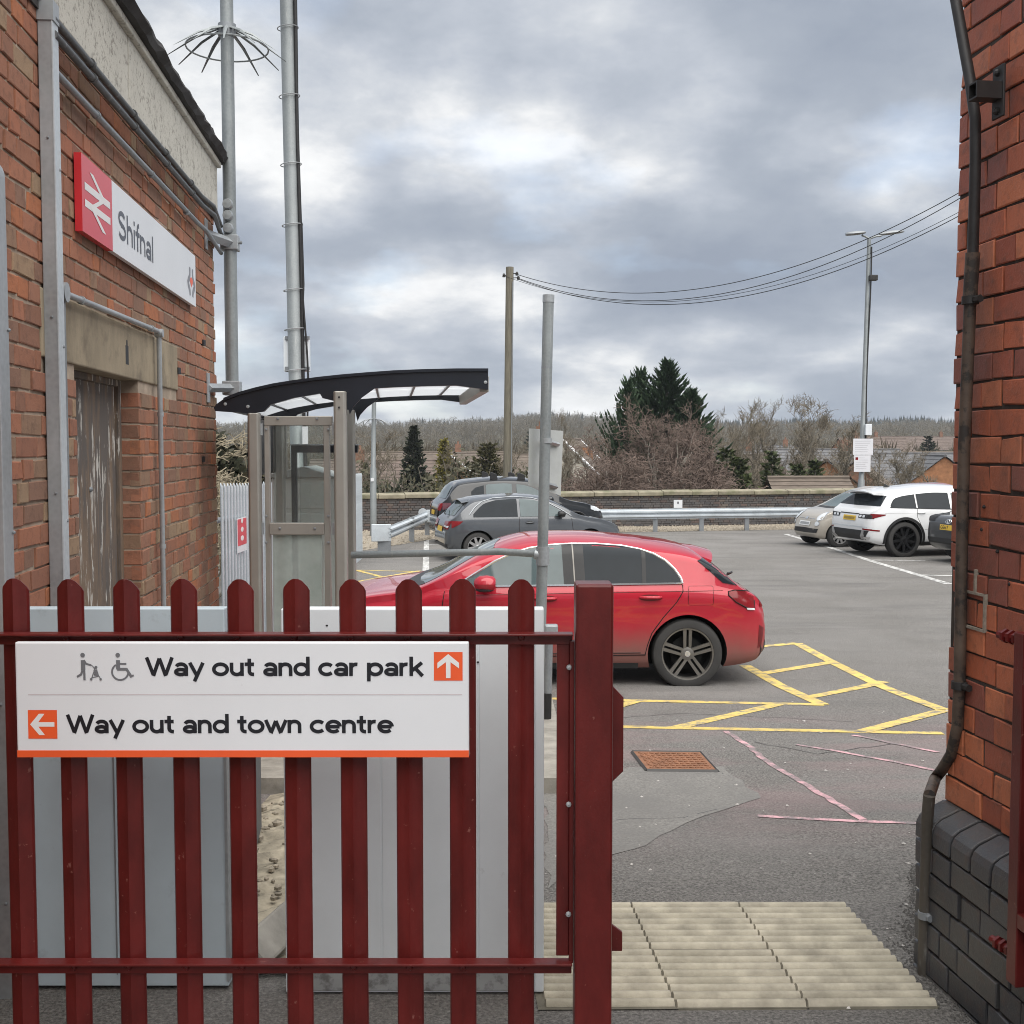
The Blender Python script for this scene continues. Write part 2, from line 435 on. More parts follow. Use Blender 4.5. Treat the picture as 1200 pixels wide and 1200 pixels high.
def translucent(m, k, col):
    nt = m.node_tree; N = nt.nodes; L = nt.links; b = N['Principled BSDF']; t = N.new('ShaderNodeBsdfTranslucent'); t.inputs[0].default_value = rgba(col)
    x = N.new('ShaderNodeMixShader'); x.inputs[0].default_value = k; L.new(b.outputs[0], x.inputs[1]); L.new(t.outputs[0], x.inputs[2]); L.new(x.outputs[0], N['Material Output'].inputs['Surface'])
translucent(M['poly'], .72, (.8, .82, .84))
M['steel_pole'] = galv_mat('galvanised_tube', (.235, .255, .26), .35)
M['fence_galv'] = galv_mat('pale_galvanised_pale', (.46, .50, .53), .2)
M['black'] = mat('black_rubber', (.014, .014, .015), .55, var=.2)
M['glass'] = glass_mat('clear_panel_glass', (.92, .95, .94), .10, (.55, .58, .57))
M['glass_low'] = glass_mat('pale_green_panel_glass', (.82, .89, .86), .62, (.62, .68, .66))  # lower pane: pale green diffuse film mixed over the clear glass
M['concrete'] = mat('worn_concrete', (.30, .28, .245), .88, var=.25, vscale=7, bmp=.5, bscale=45, dirt=((.12, .11, .09), 5, .52, .72, .6))
M['lintel'] = mat('stained_concrete_lintel', (.285, .235, .165), .88, var=.25, vscale=5, bmp=.35, bscale=50, dirt=((.10, .08, .06), 7, .50, .74, .7), stretch=(1, 1, .5))
M['fascia'] = peel_mat('peeling_painted_fascia', (.56, .54, .48), (.27, .25, .22), .43, .54, 48, (1, 1, 1))
M['door'] = peel_mat('flaking_brown_door', (.125, .108, .098), (.19, .135, .095), .50, .62, 5, (3.0, 3.0, .5), ((.55, .53, .49), 7, .565, .60))
M['roof_edge'] = mat('black_felt_edge', (.035, .033, .033), .85, var=.4, bmp=.5)
M['mortar'] = mat('lime_mortar', (.36, .29, .225), .95, var=.3, vscale=9, bmp=.5, world_pos=True)
M['mortar_dark'] = mat('sooty_mortar', (.055, .045, .038), .95, var=.5, vscale=9, bmp=.5, world_pos=True)
M['brick'] = brick_mat('weathered_brick', [(0, (0.296, 0.133, 0.082)), (.12, (0.249, 0.122, 0.080)), (.24, (0.348, 0.148, 0.088)), (.36, (0.302, 0.143, 0.092)), (.46, (0.261, 0.159, 0.104)),
      (.56, (0.336, 0.136, 0.080)), (.66, (0.238, 0.133, 0.092)), (.76, (0.313, 0.212, 0.135)), (.82, (0.278, 0.125, 0.080)), (.9, (0.389, 0.148, 0.072)), (1, (0.191, 0.106, 0.078))], (1.5, .6, (.12, .092, .072)), (.95,), .85, .6)
M['brick_red'] = brick_mat('glazed_red_brick', [(0, (0.389, 0.107, 0.052)), (.22, (0.454, 0.133, 0.064)), (.4, (0.319, 0.087, 0.050)), (.58, (0.425, 0.116, 0.055)), (.75, (0.507, 0.162, 0.077)), (.88, (0.260, 0.081, 0.057)), (.96, (0.354, 0.099, 0.050)), (1, (0.142, 0.081, 0.072))],
      (1.7, .72, (.10, .055, .045)), None, .5, .6, .5)
M['brick_blue'] = brick_mat('blue_engineering_brick', [(0, (.036, .038, .043)), (.4, (.06, .063, .069)), (.7, (.045, .046, .05)), (.9, (.085, .084, .08)), (1, (.04, .036, .034))], (1.8, .6, (.11, .10, .085)), None, .40, .5, .6)
M['brick_dark'] = brick_mat('dark_parapet_brick', [(0, (.075, .075, .078)), (.4, (.115, .108, .105)), (.7, (.09, .085, .083)), (.9, (.13, .095, .085)), (1, (.17, .155, .135))], (.6, .5, (.05, .045, .045)), None, .85, .3)
M['coping'] = mat('mossy_stone_coping', (.25, .225, .165), .9, var=.3, vscale=3, bmp=.5, bscale=20, dirt=((.11, .12, .055), 2.2, .45, .65, .65), world_pos=True)
M['pipe_black'] = mat('black_cable_sheath', (.022, .021, .021), .55, var=.4, vscale=20)
M['conduit_dark'] = galv_mat('sooty_conduit', (.085, .088, .09), .25)
M['conduit_grey'] = galv_mat('dull_grey_conduit', (.075, .066, .055), .15)
M['pipe_rust'] = mat('rusty_painted_conduit', (.085, .062, .047), .6, var=.4, vscale=14, bmp=.3, dirt=((.02, .02, .02), 18, .5, .56, .8))
M['wood_pole'] = mat('weathered_timber_pole', (.165, .15, .115), .9, var=.3, vscale=6, bmp=.4, stretch=(6, 6, .4))
M['rust_iron'] = mat('rusty_iron_cover', (.23, .105, .055), .8, var=.3, vscale=14, bmp=.6, bscale=80)
M['slab'] = mat('buff_tactile_slab', (.36, .33, .262), .88, var=.32, vscale=10, bmp=.6, bscale=110, dirt=((.27, .25, .19), 4, .50, .70, .5), world_pos=True)
M['slab_grime_shade'] = mat('grime_and_shade_in_grooves', (.125, .115, .09), .95, var=.35, vscale=10, bmp=.5, bscale=90, world_pos=True)  # groove grime, darkened further to paint in the shade between the ribs
M['gravel'] = mat('verge_gravel', (.27, .235, .185), .95, var=.5, vscale=18, bmp=.8, bscale=30, world_pos=True)
M['car_glass'] = mat('dark_car_glass', (.016, .021, .026), .03, var=.1, spec=.16)
M['car_glass_light'] = mat('windscreen_glass', (.085, .115, .12), .03, var=.25, vscale=1.2, spec=.45)
M['tyre'] = mat('tyre_rubber', (.035, .034, .033), .8, var=.2, bmp=.2)
M['rim'] = mat('grey_alloy_wheel', (.20, .19, .175), .38, metal=.7, var=.15)
M['rim_black'] = mat('black_alloy_wheel', (.012, .012, .013), .35, var=.1)
M['rim_silver'] = mat('silver_alloy_wheel', (.42, .42, .42), .35, metal=.6, var=.1)
M['liner'] = mat('wheel_arch_liner', (.008, .008, .008), .9, var=.2)
M['trim'] = mat('black_plastic_trim', (.016, .016, .017), .5, var=.2)
M['chrome'] = mat('bright_window_trim', (.72, .73, .74), .18, metal=.8, var=.03)
M['lamp_red'] = mat('red_tail_lamp', (.17, .003, .005), .12, var=.2, spec=.4)
M['lamp_clear'] = mat('clear_headlamp', (.62, .65, .68), .12, var=.1, spec=.8, coat=1)
M['plate_y'] = mat('yellow_number_plate', (.72, .47, .045), .45, var=.05)
M['plate_w'] = mat('white_number_plate', (.72, .73, .72), .45, var=.05)
M['seam'] = mat('panel_gap', (.012, .006, .006), .9, var=.1)
M['twig'] = mat('bare_twig_bark', (.155, .13, .095), .9, var=.3, vscale=2)
M['twig_birch'] = mat('red_brown_birch_twig', (.135, .098, .08), .9, var=.3, vscale=2)
M['bark'] = mat('grey_brown_bark', (.13, .115, .09), .9, var=.3, vscale=4, bmp=.4)
M['bark_birch'] = mat('pale_birch_bark', (.46, .42, .36), .85, var=.3, vscale=3, dirt=((.06, .05, .045), 5, .58, .64, .8))
# ------------------------------------------------------------------ ground, terrain, road markings
WALL_A, WALL_B = Vector((-16.0, 31.6, 0)), Vector((30.0, 43.6, 0))        # line of the parapet wall
def wall_y(x): return 34.8 + .261*(x+4.4) - (.0 if x > -4.4 else 0)
def build_ground():
    xs = np.linspace(-40, 44, 43); ys = np.unique(np.concatenate([np.linspace(-30, 3.5, 10), np.linspace(4, 17, 27), np.linspace(18, 47, 30), GY[(GY > -31) & (GY < 47)]]))
    rows = []
    for y in ys:
        rows.append([])
        for x in xs:
            yy = min(y, wall_y(x)+.3)
            rows[-1].append((x, yy, gz(yy)))
    o = MB().grid(rows).build('asphalt_ground', M['asphalt'], smooth=180); props(o, 'grey worn asphalt of the car park and station path', kind='structure')
    rng = random.Random(5)
    # verge gravel between asphalt and wall: a stuff sheet of small stones on a bed
    rows = []
    for k in range(40):
        x = -9 + k*.75
        y0 = wall_y(x) - (2.6 if x > -1.5 else 2.6 + min(6.5, (-1.5-x)*2.6)); y1 = wall_y(x)+.25
        rows.append([(x, y0+(y1-y0)*t, gz(y0+(y1-y0)*t)+.006+.03*rng.random()*(0 < t < 1)) for t in (0, .12, .3, .5, .7, .9, 1)])
    mb = MB().grid(rows)
    for _ in range(5200):
        x = rng.uniform(-8.5, 18); a = wall_y(x); y0 = a - (2.55 if x > -1.5 else 2.55 + min(6.5, (-1.5-x)*2.6)); y = y0+(a-y0)*rng.random()**1.2
        r = rng.uniform(.02, .06); z = gz(y)+.02; a = rng.random()*6
        P = [(x+r*cos(a+q*pi/2)*rng.uniform(.6, 1.2), y+r*sin(a+q*pi/2)*rng.uniform(.6, 1.2), z) for q in range(4)]
        mb.add(P+[(x, y, z+r*.8)], [(0,1,4),(1,2,4),(2,3,4),(3,0,4)])
    props(mb.build('verge_gravel', M['gravel'], fix=False), 'buff gravel verge along the foot of the parapet wall', kind='stuff')
build_ground()

def tz(x, y):
    """terrain beyond the wall: the bank falls into a shallow valley and rises to the wooded ridge"""
    d = math.hypot(x, y)
    base = float(np.interp(d, [0, 44, 60, 100, 170, 300, 450, 650, 900, 1100, 1600], [-3, -3, -4.3, -5.2, -6.0, -5.0, 0, 6.5, 13.0, 14, 4]))
    ang = atan2(x, y)
    if d > 250: base += (d-250)/650*(3.6*sin(ang*9+1.2) + 2.2*sin(ang*23+.4) + 1.0*sin(ang*61))
    base += .5*sin(x*.05+1)*sin(y*.043)
    return base
def build_terrain():
    N_, L_ = None, None
    m = mat('winter_hillside_grass', (.10, .085, .05), .95, var=.35, vscale=.05, world_pos=True, dirt=((.06, .07, .03), .02, .5, .62, .8))
    rings = [0, 20, 36, 44, 52, 64, 80, 105, 140, 190, 260, 350, 450, 560, 680, 800, 900, 1000, 1150, 1500, 2200]
    n = 128; vs = []
    for r in rings:
        for k in range(n):
            a = 2*pi*k/n; x, y = r*sin(a), r*cos(a)
            vs.append((x, y, tz(x, y)-.3))
    fs = [(i*n+k, i*n+(k+1) % n, (i+1)*n+(k+1) % n, (i+1)*n+k) for i in range(len(rings)-1) for k in range(n)]
    mb = MB(); mb.add(vs, fs); o = mb.build('hillside_terrain', m, smooth=180)
    props(o, 'brown wooded valley side rising to the horizon', kind='structure')
build_terrain()

def strip(mb, pts, w, lift=.004, wob=0.0):
    """a painted strip following ground points, width w (metres)"""
    P = []
    for a, b in zip(pts[:-1], pts[1:]):
        n = max(1, int((b-a).length/(.09 if wob else .35)))
        P += [a.lerp(b, i/n) for i in range(n)]
    P.append(pts[-1]); rows = []
    if wob:
        rg = random.Random(len(P)); P = [p+Vector((rg.gauss(0, wob), rg.gauss(0, wob), 0)) for p in P]
    for i, p in enumerate(P):
        t = P[min(i+1, len(P)-1)]-P[max(i-1, 0)]; t.z = 0; t.normalize(); nn = Vector((-t.y, t.x, 0))
        rows.append([Vector((q.x, q.y, gz(q.y)+lift)) for q in (p-nn*w/2, p+nn*w/2)])
    mb.grid(rows)
def gline(name, pix, w, m, label, lift=.004, wob=0.0):
    mb = MB()
    for i, seg in enumerate(pix):
        strip(mb, [G(*p) for p in seg], w, lift-.0012+.00025*i, wob)
    o = mb.build(name, m); return props(o, label, kind='structure')
gline('yellow_hatching', [((600,849),(733,852),(1105,859.5)), ((600,818),(733,821),(965,826)), ((790,853.5),(915,824.5)), ((873,780),(964,826)),
      ((934,754),(1105,832)), ((880,759),(934,754)), ((890,790),(977,776)), ((948,817.5),(1036,799)), ((1010,858),(1105,833)), ((640,850),(745,822))], .12, M['yellow'],
      'yellow hatched strip painted behind the red hatchback')
gline('yellow_hatching', [((405,668),(492,670)), ((405,684),(492,669)), ((418,668.5),(447,676))], .10, M['yellow'], 'yellow hatching ahead of the red hatchback, seen beside the shelter', .005)
gline('white_bay_line', [((500,628),(499,669)), ((502,638),(522,638.4))], .13, M['white_line'], 'white bay line beside the grey hatchback', .0045)
gline('white_bay_line', [((921,626),(966,639.5),(1018,656.5),(1112,684.5)), ((966,639),(1030,640)), ((1018,656.4),(1084,657)), ((1078,674),(1130,675))], .15, M['white_line'],
      'long white line across the ends of the right-hand bays', .0045)
gline('pink_line', [((850,857),(868,868),(905,897),(960,930),(1012,962)), ((888,957.5),(945,960),(1005,962.5),(1080,966)), ((935,873),(1000,884),(1100,904)), ((1000,862),(1100,882))], .042, M['pink_line'],
      'worn pink paint lines on the asphalt', .004, .006)
gline('tar_seam', [((885,711),(1000,712.5),(1116,712)), ((905,680.5),(1000,684),(1120,682)), ((838,903),(886,935)), ((720,960),(806,959),(842,950)), ((720,800),(790,795),(860,798)),
      ((885,870),(960,884),(1040,872)), ((718,842),(800,836),(1000,846))], .008, M['crack'], 'dark tar seam across the asphalt', .003, .012)
def patch():
    P = [G(*p) for p in ((640,912),(742,899),(846,899),(890,936),(842,951),(806,966),(720,1003),(640,1040))]
    rng = random.Random(12); Q = []
    for a, b in zip(P, P[1:]+P[:1]):
        k = max(2, int((b-a).length/.12)); Q += [a.lerp(b, i/k)+Vector((rng.gauss(0, .012), rng.gauss(0, .02), 0)) for i in range(k)]
    c = sum(Q, Vector())/len(Q); n = len(Q); mb = MB()
    rings = [[c+(q-c)*t for q in Q] for t in (1, .8, .6, .4, .2)]
    mb.add([(p.x, p.y, gz(p.y)+.0025) for r in rings for p in r]+[(c.x, c.y, gz(c.y)+.0025)], [(i*n+k, i*n+(k+1) % n, (i+1)*n+(k+1) % n, (i+1)*n+k) for i in range(4) for k in range(n)]+[(4*n+k, 4*n+(k+1) % n, 5*n) for k in range(n)])
    props(mb.build('asphalt_patch', mat('pale_asphalt_patch', (.185, .178, .166), .9, var=.4, vscale=70, bmp=.8, bscale=90, world_pos=True, dirt=((.15, .145, .138), 2, .38, .62, .8))), 'paler trench reinstatement patch beside the iron cover', kind='structure')
patch()

def manhole():
    P = [G(*p) for p in ((741,882),(821,883),(841,905),(758,904))]
    c = sum(P, Vector())/4; zc = gz(c.y)+.006
    root = thing('inspection_cover', 'rusty rectangular iron inspection cover set in the asphalt', 'manhole cover', (c.x, c.y, zc))
    fr = MB(); q = [Vector((p.x, p.y, gz(p.y)+.004)) for p in P]
    for a, b in zip(q, q[1:]+q[:1]): fr.tube([a, b], .012, 4)
    fr.build('frame', M['crack'], root)
    pl = MB(); k = [c+(p-c)*.97 for p in q]; pl.prism([Vector((p.x, p.y, gz(p.y)-.02)) for p in k], (0, 0, .030)); pl.build('lid', M['rust_iron'], root)
    ch = MB()
    for i in range(1, 12):
        for j in range(1, 9):
            u, v = i/12, j/9
            p = (k[0]*(1-u)+k[1]*u)*(1-v)+(k[3]*(1-u)+k[2]*u)*v; p.z = gz(p.y)+.012
            ch.box(p, (.026, .012, .006), .7 if (i+j) % 2 else -.7)
    props(ch.build('tread_studs', M['rust_iron'], root), kind='stuff')
manhole()

def tactile():
    root = thing('tactile_paving', None, None, (.6, 3.8, 0)); props(root, 'buff ribbed tactile paving behind the gate', kind='structure')
    rng = random.Random(3)
    c0 = G(793, 1183); ang = radians(4.4)
    ux, uy = Vector((cos(0.0), 0.01, 0)), Vector((-sin(ang), cos(ang), 0))
    S, n = .398, 8
    for i in range(-1, 2):
        for j in range(2):
            o = c0 + ux*(i-1+1)*S*1.0 + uy*j*S - ux*S*1 + ux*S
            o = c0 + ux*(i*S) + uy*(j*S) + uy*(-.008 if (i >= 0 and j == 0) else 0); o.z = 0
            g = .0012; h = .022; rows = []
            prof = [(0, 0), (.005, .006)]
            per = (S-2*g)/n
            for k in range(n):
                b = k*per
                prof += [(b+per*.15, .006), (b+per*.26, .019), (b+per*.5, .023), (b+per*.74, .019), (b+per*.85, .006)]
            prof += [(S-2*g-.005, .006), (S-2*g, 0)]
            dz = rng.uniform(-.0015, .0015)
            for v, z in prof:
                rows.append([o+ux*(g+t)+uy*(g+v)+Vector((0, 0, z+dz if 0 < t < S-2*g or True else 0)) for t in (0, .0025, .1, .2, .3, S-2*g-.0025, S-2*g)])
            for r in rows:
                r[0].z = -.002; r[-1].z = -.002
            mb = MB(); mb.grid(rows); nr = len(rows[0])-1
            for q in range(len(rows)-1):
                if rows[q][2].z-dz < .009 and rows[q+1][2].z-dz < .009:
                    for e in range(nr): mb.m[q*nr+e] = 1  # valley faces take the grime and painted rib shade
            mb.build('paving_slab', [M['slab'], M['slab_grime_shade']], root, smooth=50)
tactile()
def tactile_bed():
    a = G(793, 1183); P = [a+Vector((-.42, -.01, 0)), a+Vector((.80, .004, 0)), a+Vector((.737, .80, 0)), a+Vector((-.48, .80, 0))]
    mb = MB(); mb.add([(p.x, p.y, .0042) for p in P], [(0,1,2,3)]); props(mb.build('paving_bed', M['slab_grime_shade']), 'gritty bed showing in the joints of the tactile paving', kind='structure')
tactile_bed()

def shelter_base():
    root = thing('concrete_plinth', None, None, (-.6, 7.2, -.2)); props(root, 'worn concrete base and kerb in front of the shelter', kind='structure')
    rng = random.Random(8)
    pl = MB()
    ys = [5.95, 6.4, 6.9, 7.5, 8.2, 8.9, 9.9]
    rows = [[Vector((x, y, gz(y)-.1)) if e else Vector((x, y, gz(y)+.085)) for x, e in ((-2.0, 1), (-2.0, 0), (-1.2, 0), (-.4, 0), (.32, 0), (.32, 1))] for y in ys]
    rows = [[Vector((p.x, ys[0], gz(ys[0])-.1)) for p in rows[0]]]+rows
    pl.grid(rows); pl.build('slab', M['concrete'], root, bevel=.008)
    # rough haunching and kerb seen in the gap between the two steel panels
    h = MB(); rows = []
    for i in range(26):
        y = 3.62 + i*.09; row = []
        for j in range(9):
            x = -1.25+j*.09
            row.append((x, y, gz(y)+.012+.035*rng.random()*(0 < j < 8)))
        rows.append(row)
    h.grid(rows); h.build('haunching', mat('broken_concrete', (.33, .29, .22), .95, var=.4, vscale=12, bmp=.8, bscale=30, world_pos=True, dirt=((.09, .08, .06), 14, .55, .66, .8)), root)
    k = MB(); a, b = Vector((-.86, 3.62, .05)), Vector((-.66, 4.45, .04))
    k.tube([a, b], .085, 4); k.build('kerb_stone', M['concrete'], root, bevel=.01)
    st = MB()
    for _ in range(170):
        x = rng.uniform(-1.2, -.58); y = rng.uniform(3.6, 5.7); r = rng.uniform(.006, .022)
        st.ball((x, y, gz(y)+.04), (r*rng.uniform(.7, 1.4), r*rng.uniform(.7, 1.4), r*.7), 5, 3)
    props(st.build('rubble', M['gravel'], root), kind='stuff')
shelter_base()

def loose_bits():
    """pale chips and litter scattered on the asphalt"""
    rng = random.Random(11); mb = MB()
    for _ in range(110):
        y = rng.uniform(3.4, 9.5); x = rng.uniform(-.4, .42*y-.1); r = rng.uniform(.003, .008)*(1+.06*y)
        a = rng.random()*6; z = gz(y)+.003
        mb.add([(x+r*cos(a+q*pi/2)*rng.uniform(.5, 1.6), y+r*sin(a+q*pi/2)*rng.uniform(.5, 1.6), z) for q in range(4)]+[(x, y, z+r*.6)], [(0,1,4),(1,2,4),(2,3,4),(3,0,4)])
    props(mb.build('stone_chips', mat('pale_chip', (.42, .40, .38), .9, var=.3)), 'pale stone chips scattered over the asphalt', kind='stuff')
    mb = MB()
    tri = [(1000,1052),(1030,1010),(1076,1010),(1080,1150),(1125,1200),(1110,1200)]
    for _ in range(620):
        t = rng.random(); py = 1015+185*t; xr = 1074 if py < 1130 else 1076+(py-1130)*.95; xl = max(960, xr-6-52*rng.random()**1.5*min(1, t*1.6))
        if py > 1070: xl = max(xl, 1002+(py-1070)*.84-6)
        px = rng.uniform(xl, max(xl+2, xr)); g = G(px, py); x, y = g.x, g.y
        r = rng.uniform(.002, .006); z = gz(y)+.002; a = rng.random()*6
        mb.add([(x+r*cos(a+q*pi/2)*rng.uniform(.6, 1.3), y+r*sin(a+q*pi/2)*rng.uniform(.6, 1.3), z) for q in range(4)]+[(x, y, z+r)], [(0,1,4),(1,2,4),(2,3,4),(3,0,4)])
    props(mb.build('loose_gravel', mat('dark_chipping', (.10, .095, .09), .9, var=.5, vscale=30)), 'dark loose chippings by the foot of the brick pier', kind='stuff')
loose_bits()

# ------------------------------------------------------------------ brickwork
def unit_brick(L, H, D, rng, name, m):
    """one brick centred on its face: x along the wall, z up, y inward; the face at y = 0"""
    j = lambda a: rng.uniform(-a, a)
    c = .0026
    o = [(-L/2+j(.0028), .0024, -H/2+j(.0028)), (L/2+j(.0028), .0024, -H/2+j(.0028)), (L/2+j(.0028), .0024, H/2+j(.0028)), (-L/2+j(.0028), .0024, H/2+j(.0028))]
    if rng.random() < .3: k = rng.randrange(4); o[k] = (o[k][0]*.93, .006, o[k][2]*.88)
    f = [(p[0]*(1-2*c/L)+j(.002), j(.0012), p[2]*(1-2*c/H)+j(.002)) for p in o]
    b = [(p[0], D, p[2]) for p in o]
    mb = MB(); mb.add(f+o+b, [(0,1,2,3)]+[(i, i+4, (i+1) % 4+4, (i+1) % 4) for i in range(4)]+[(i+4, i+8, (i+1) % 4+8, (i+1) % 4+4) for i in range(4)])
    if m is None: return mb
    me = mb.mesh(name, m)
    bm = bmesh.new(); bm.from_mesh(me); bmesh.ops.recalc_face_normals(bm, faces=bm.faces); bm.to_mesh(me); bm.free()
    return me
def brickwork(parent, origin, u, z0, z1, length, course, SL, HL, joint, m, seed, holes=(), limit=300, jitter=.002, rows_out=None, depth=.05, single='brick'):
    rng = random.Random(seed); u = Vector(u).normalized(); inw = Vector((0, 0, 1)).cross(u)
    origin = Vector(origin); cells = []
    n = int(round((z1-z0)/course))
    for k in range(n):
        za, zb = z0+k*course+joint/2, z0+(k+1)*course-joint/2
        x = 0.0; st = (k % 2 == 0)
        x -= [0, SL*.25][k % 2]*1.0 if k % 4 < 2 else [SL*.5, SL*.75][k % 2]
        while x < length:
            w = (SL if st else HL); st = not st
            segs = [(max(x, 0)+joint/2, min(x+w, length)-joint/2)]
            for (h0, h1, hz0, hz1) in holes:
                if zb > hz0+.01 and za < hz1-.01:
                    new = []
                    for a, b in segs:
                        if b <= h0 or a >= h1: new.append((a, b)); continue
                        if a < h0: new.append((a, h0))
                        if b > h1: new.append((h1, b))
                    segs = new
            cells += [(a, b, za, zb) for a, b in segs if b-a > .03]
            x += w
    def centre(c): return origin + u*((c[0]+c[1])/2) + Vector((0, 0, (c[2]+c[3])/2-origin.z))
    scored = []
    for c in cells:
        q = proj(centre(c)); s = -1
        if q and -40 < q[0] < 1240 and -40 < q[1] < 1240:
            s = 1/q[2]
        scored.append((s, rng.random(), c))
    scored.sort(key=lambda t: -t[0])
    seen = [t[2] for t in scored if t[0] > 0][:limit]; keep = set(seen)
    rest = [t[2] for t in scored if t[2] not in keep]
    H = course-joint
    var = {'S': [unit_brick(SL-joint, H, depth, rng, 'stretcher_brick', m) for _ in range(12)], 'H': [unit_brick(HL-joint, H, depth, rng, 'header_brick', m) for _ in range(12)]}
    R = Matrix((u, inw, Vector((0, 0, 1)))).transposed()
    def place(c):
        p = centre(c) + inw*rng.gauss(0, jitter)
        w = c[1]-c[0]; kind = 'S' if w > (SL+HL)/2-joint else 'H'; L0 = (SL if kind == 'S' else HL)-joint
        T = Matrix.Rotation(rng.gauss(0, .006), 3, 'Y') @ Matrix.Rotation(rng.gauss(0, .006), 3, 'Z')
        return (Matrix.Translation(p) @ (R @ T).to_4x4() @ Matrix.Diagonal((w/L0, 1, (c[3]-c[2])/H, 1))), kind
    inv = ROOTINV.get(parent.name)
    for c in seen:
        Mx, kind = place(c)
        o = bpy.data.objects.new(single, rng.choice(var[kind])); COL.objects.link(o); o.parent = parent
        if inv is not None: o.matrix_parent_inverse = inv
        o.matrix_basis = Mx
    if rest:
        mb = MB()
        for c in rest:
            Mx, kind = place(c); src = unit_brick((SL if kind == 'S' else HL)-joint, H, depth, rng, '', None)
            mb.add([Mx @ Vector(p) for p in src.v], src.f)
        o = mb.build('further_'+single+'s', m, parent); props(o, kind='stuff')

# ---- left building: the station house with its side wall running away from the camera
LX0, LK = -1.271, -.092                      # wall face: x = LX0 + LK*y
LU = Vector((LK, 1, 0)).normalized(); LN = Vector((1, -LK, 0)).normalized()
LC = sqrt(1+LK*LK)
def LW(y, z, off=0.0): return Vector((LX0+LK*y, y, z)) + LN*off
Y_NEAR, Y_FAR, Z_FAS = 1.6, 7.77, 3.25
def left_building():
    root = thing('brick_station_building', 'brown brick station building with a boarded door and flaking fascia', 'building', tuple(LW(5, gz(5))))
    d0, d1, dz = 4.47, 5.52, 2.02
    bk = .007                                    # mortar lies this far behind the brick faces
    def slab(mb, ya, yb, za, zb, o0, o1):
        P = [LW(ya, za, o0), LW(yb, za, o0), LW(yb, za, o1), LW(ya, za, o1)]
        mb.prism(P, (0, 0, zb-za))
    w = MB()
    slab(w, Y_NEAR, d0-.004, -.6, Z_FAS, -.3, -bk); slab(w, d1+.004, Y_FAR-.02, -.6, Z_FAS, -.3, -bk)
    slab(w, d0-.004, d1+.004, dz+.22, Z_FAS, -.3, -bk); slab(w, d0-.004, d1+.004, -.6, dz+.2, -.3, -.16)
    slab(w, Y_NEAR, Y_FAR-.02, -.6, Z_FAS+.3, -4.5, -.3)
    wall = w.build('wall', M['mortar'], root)
    y0 = Y_NEAR
    S = lambda y: (y-y0)*LC
    brickwork(wall, LW(y0, 0), LU, -.60, -.60+.0755*51, S(Y_FAR), .0755, .218, .109, .0095, M['brick'], 21,
              holes=[(S(d0), S(d1), -.8, dz), (S(4.05), S(6.45), dz, 2.262), (-1, S(9), Z_FAS+.0, 9)], jitter=.0016)
    # jamb bricks on the far reveal of the door, alternately header and closer
    rv = random.Random(4); jm = [unit_brick(.104, .065, .05, rv, 'jamb_brick', M['brick']) for _ in range(4)]
    inw = Vector((0, 0, 1)).cross(-LN)
    for k in range(34):
        z = -.60+.0755*(k+.5)
        if z > dz-.03: break
        c = LW(d1+.001, z, -.056)
        R = Matrix((-LN, LU, Vector((0, 0, 1)))).transposed()
        o = bpy.data.objects.new('brick', rv.choice(jm)); COL.objects.link(o); o.parent = wall
        o.matrix_basis = Matrix.Translation(c - LU*.001*(k % 3)) @ R.to_4x4()
    b = MB(); slab(b, 4.05, 6.45, dz, 2.262, -.2, .003); b.build('lintel', M['lintel'], root, bevel=.006)
    k = MB(); q = LW(5.28, 2.135, .0035)
    P = [q+LU*a+Vector((0, 0, c)) for a, c in ((-.028, -.055), (.028, -.055), (.028, .03), (.012, .03), (.012, .055), (-.012, .055), (-.012, .03), (-.028, .03))]
    k.prism(P, -LN*.004); k.build('lintel_slot', M['black'], root)
    dr = MB(); slab(dr, d0+.045, d1-.05, -.5, dz-.03, -.135, -.104); dr.build('door', M['door'], root, bevel=.003)
    fr = MB(); slab(fr, d0, d0+.045, -.5, dz, -.155, -.085); slab(fr, d1-.05, d1, -.5, dz, -.155, -.085); slab(fr, d0+.045, d1-.05, dz-.03, dz, -.155, -.085)
    fr.build('door_frame', M['door'], root, bevel=.003)
    sc = MB()
    for z in (1.52, .98, .42): sc.ball(LW(5.02, z, -.102), .012, 8, 5)
    sc.build('door_fixings', M['galv_dark'], root)
    # fascia boards and roof edge
    for a, bb in ((Y_NEAR, 3.2), (3.2, 5.32), (5.32, 6.9), (6.9, Y_FAR+.005)):
        f = MB(); slab(f, a+.002, bb-.002, Z_FAS, 3.56, -.1, .022+.003*(a > 5)); f.build('fascia_board', M['fascia'], root, bevel=.004)
    s2 = MB(); slab(s2, Y_NEAR, Y_FAR-.004, Z_FAS-.035, Z_FAS-.002, -.1, .010); s2.build('drip_strip', M['roof_edge'], root)
    en = MB(); P = [LW(Y_FAR, Z_FAS, 0.02), LW(Y_FAR, Z_FAS, -4.5)]
    mo = MB(); slab(mo, Y_NEAR, Y_FAR+.03, 3.562, 3.60, -.1, .05); mo.build('cornice_board', M['fascia'], root, bevel=.008)
    rg = random.Random(6); re = MB(); rows = []
    for i in range(60):
        y = Y_NEAR + (Y_FAR+.1-Y_NEAR)*i/59; j = lambda a: rg.uniform(-a, a)
        rows.append([LW(y, 3.602, -.1), LW(y, 3.602, .075+j(.008)), LW(y, 3.635+j(.006), .10+j(.012)), LW(y, 3.668+j(.006), .085+j(.01)), LW(y, 3.70, -.4), LW(y, 3.95, -4.5)])
    re.grid(rows); re.build('roof', M['roof_edge'], root)
    h = MB()
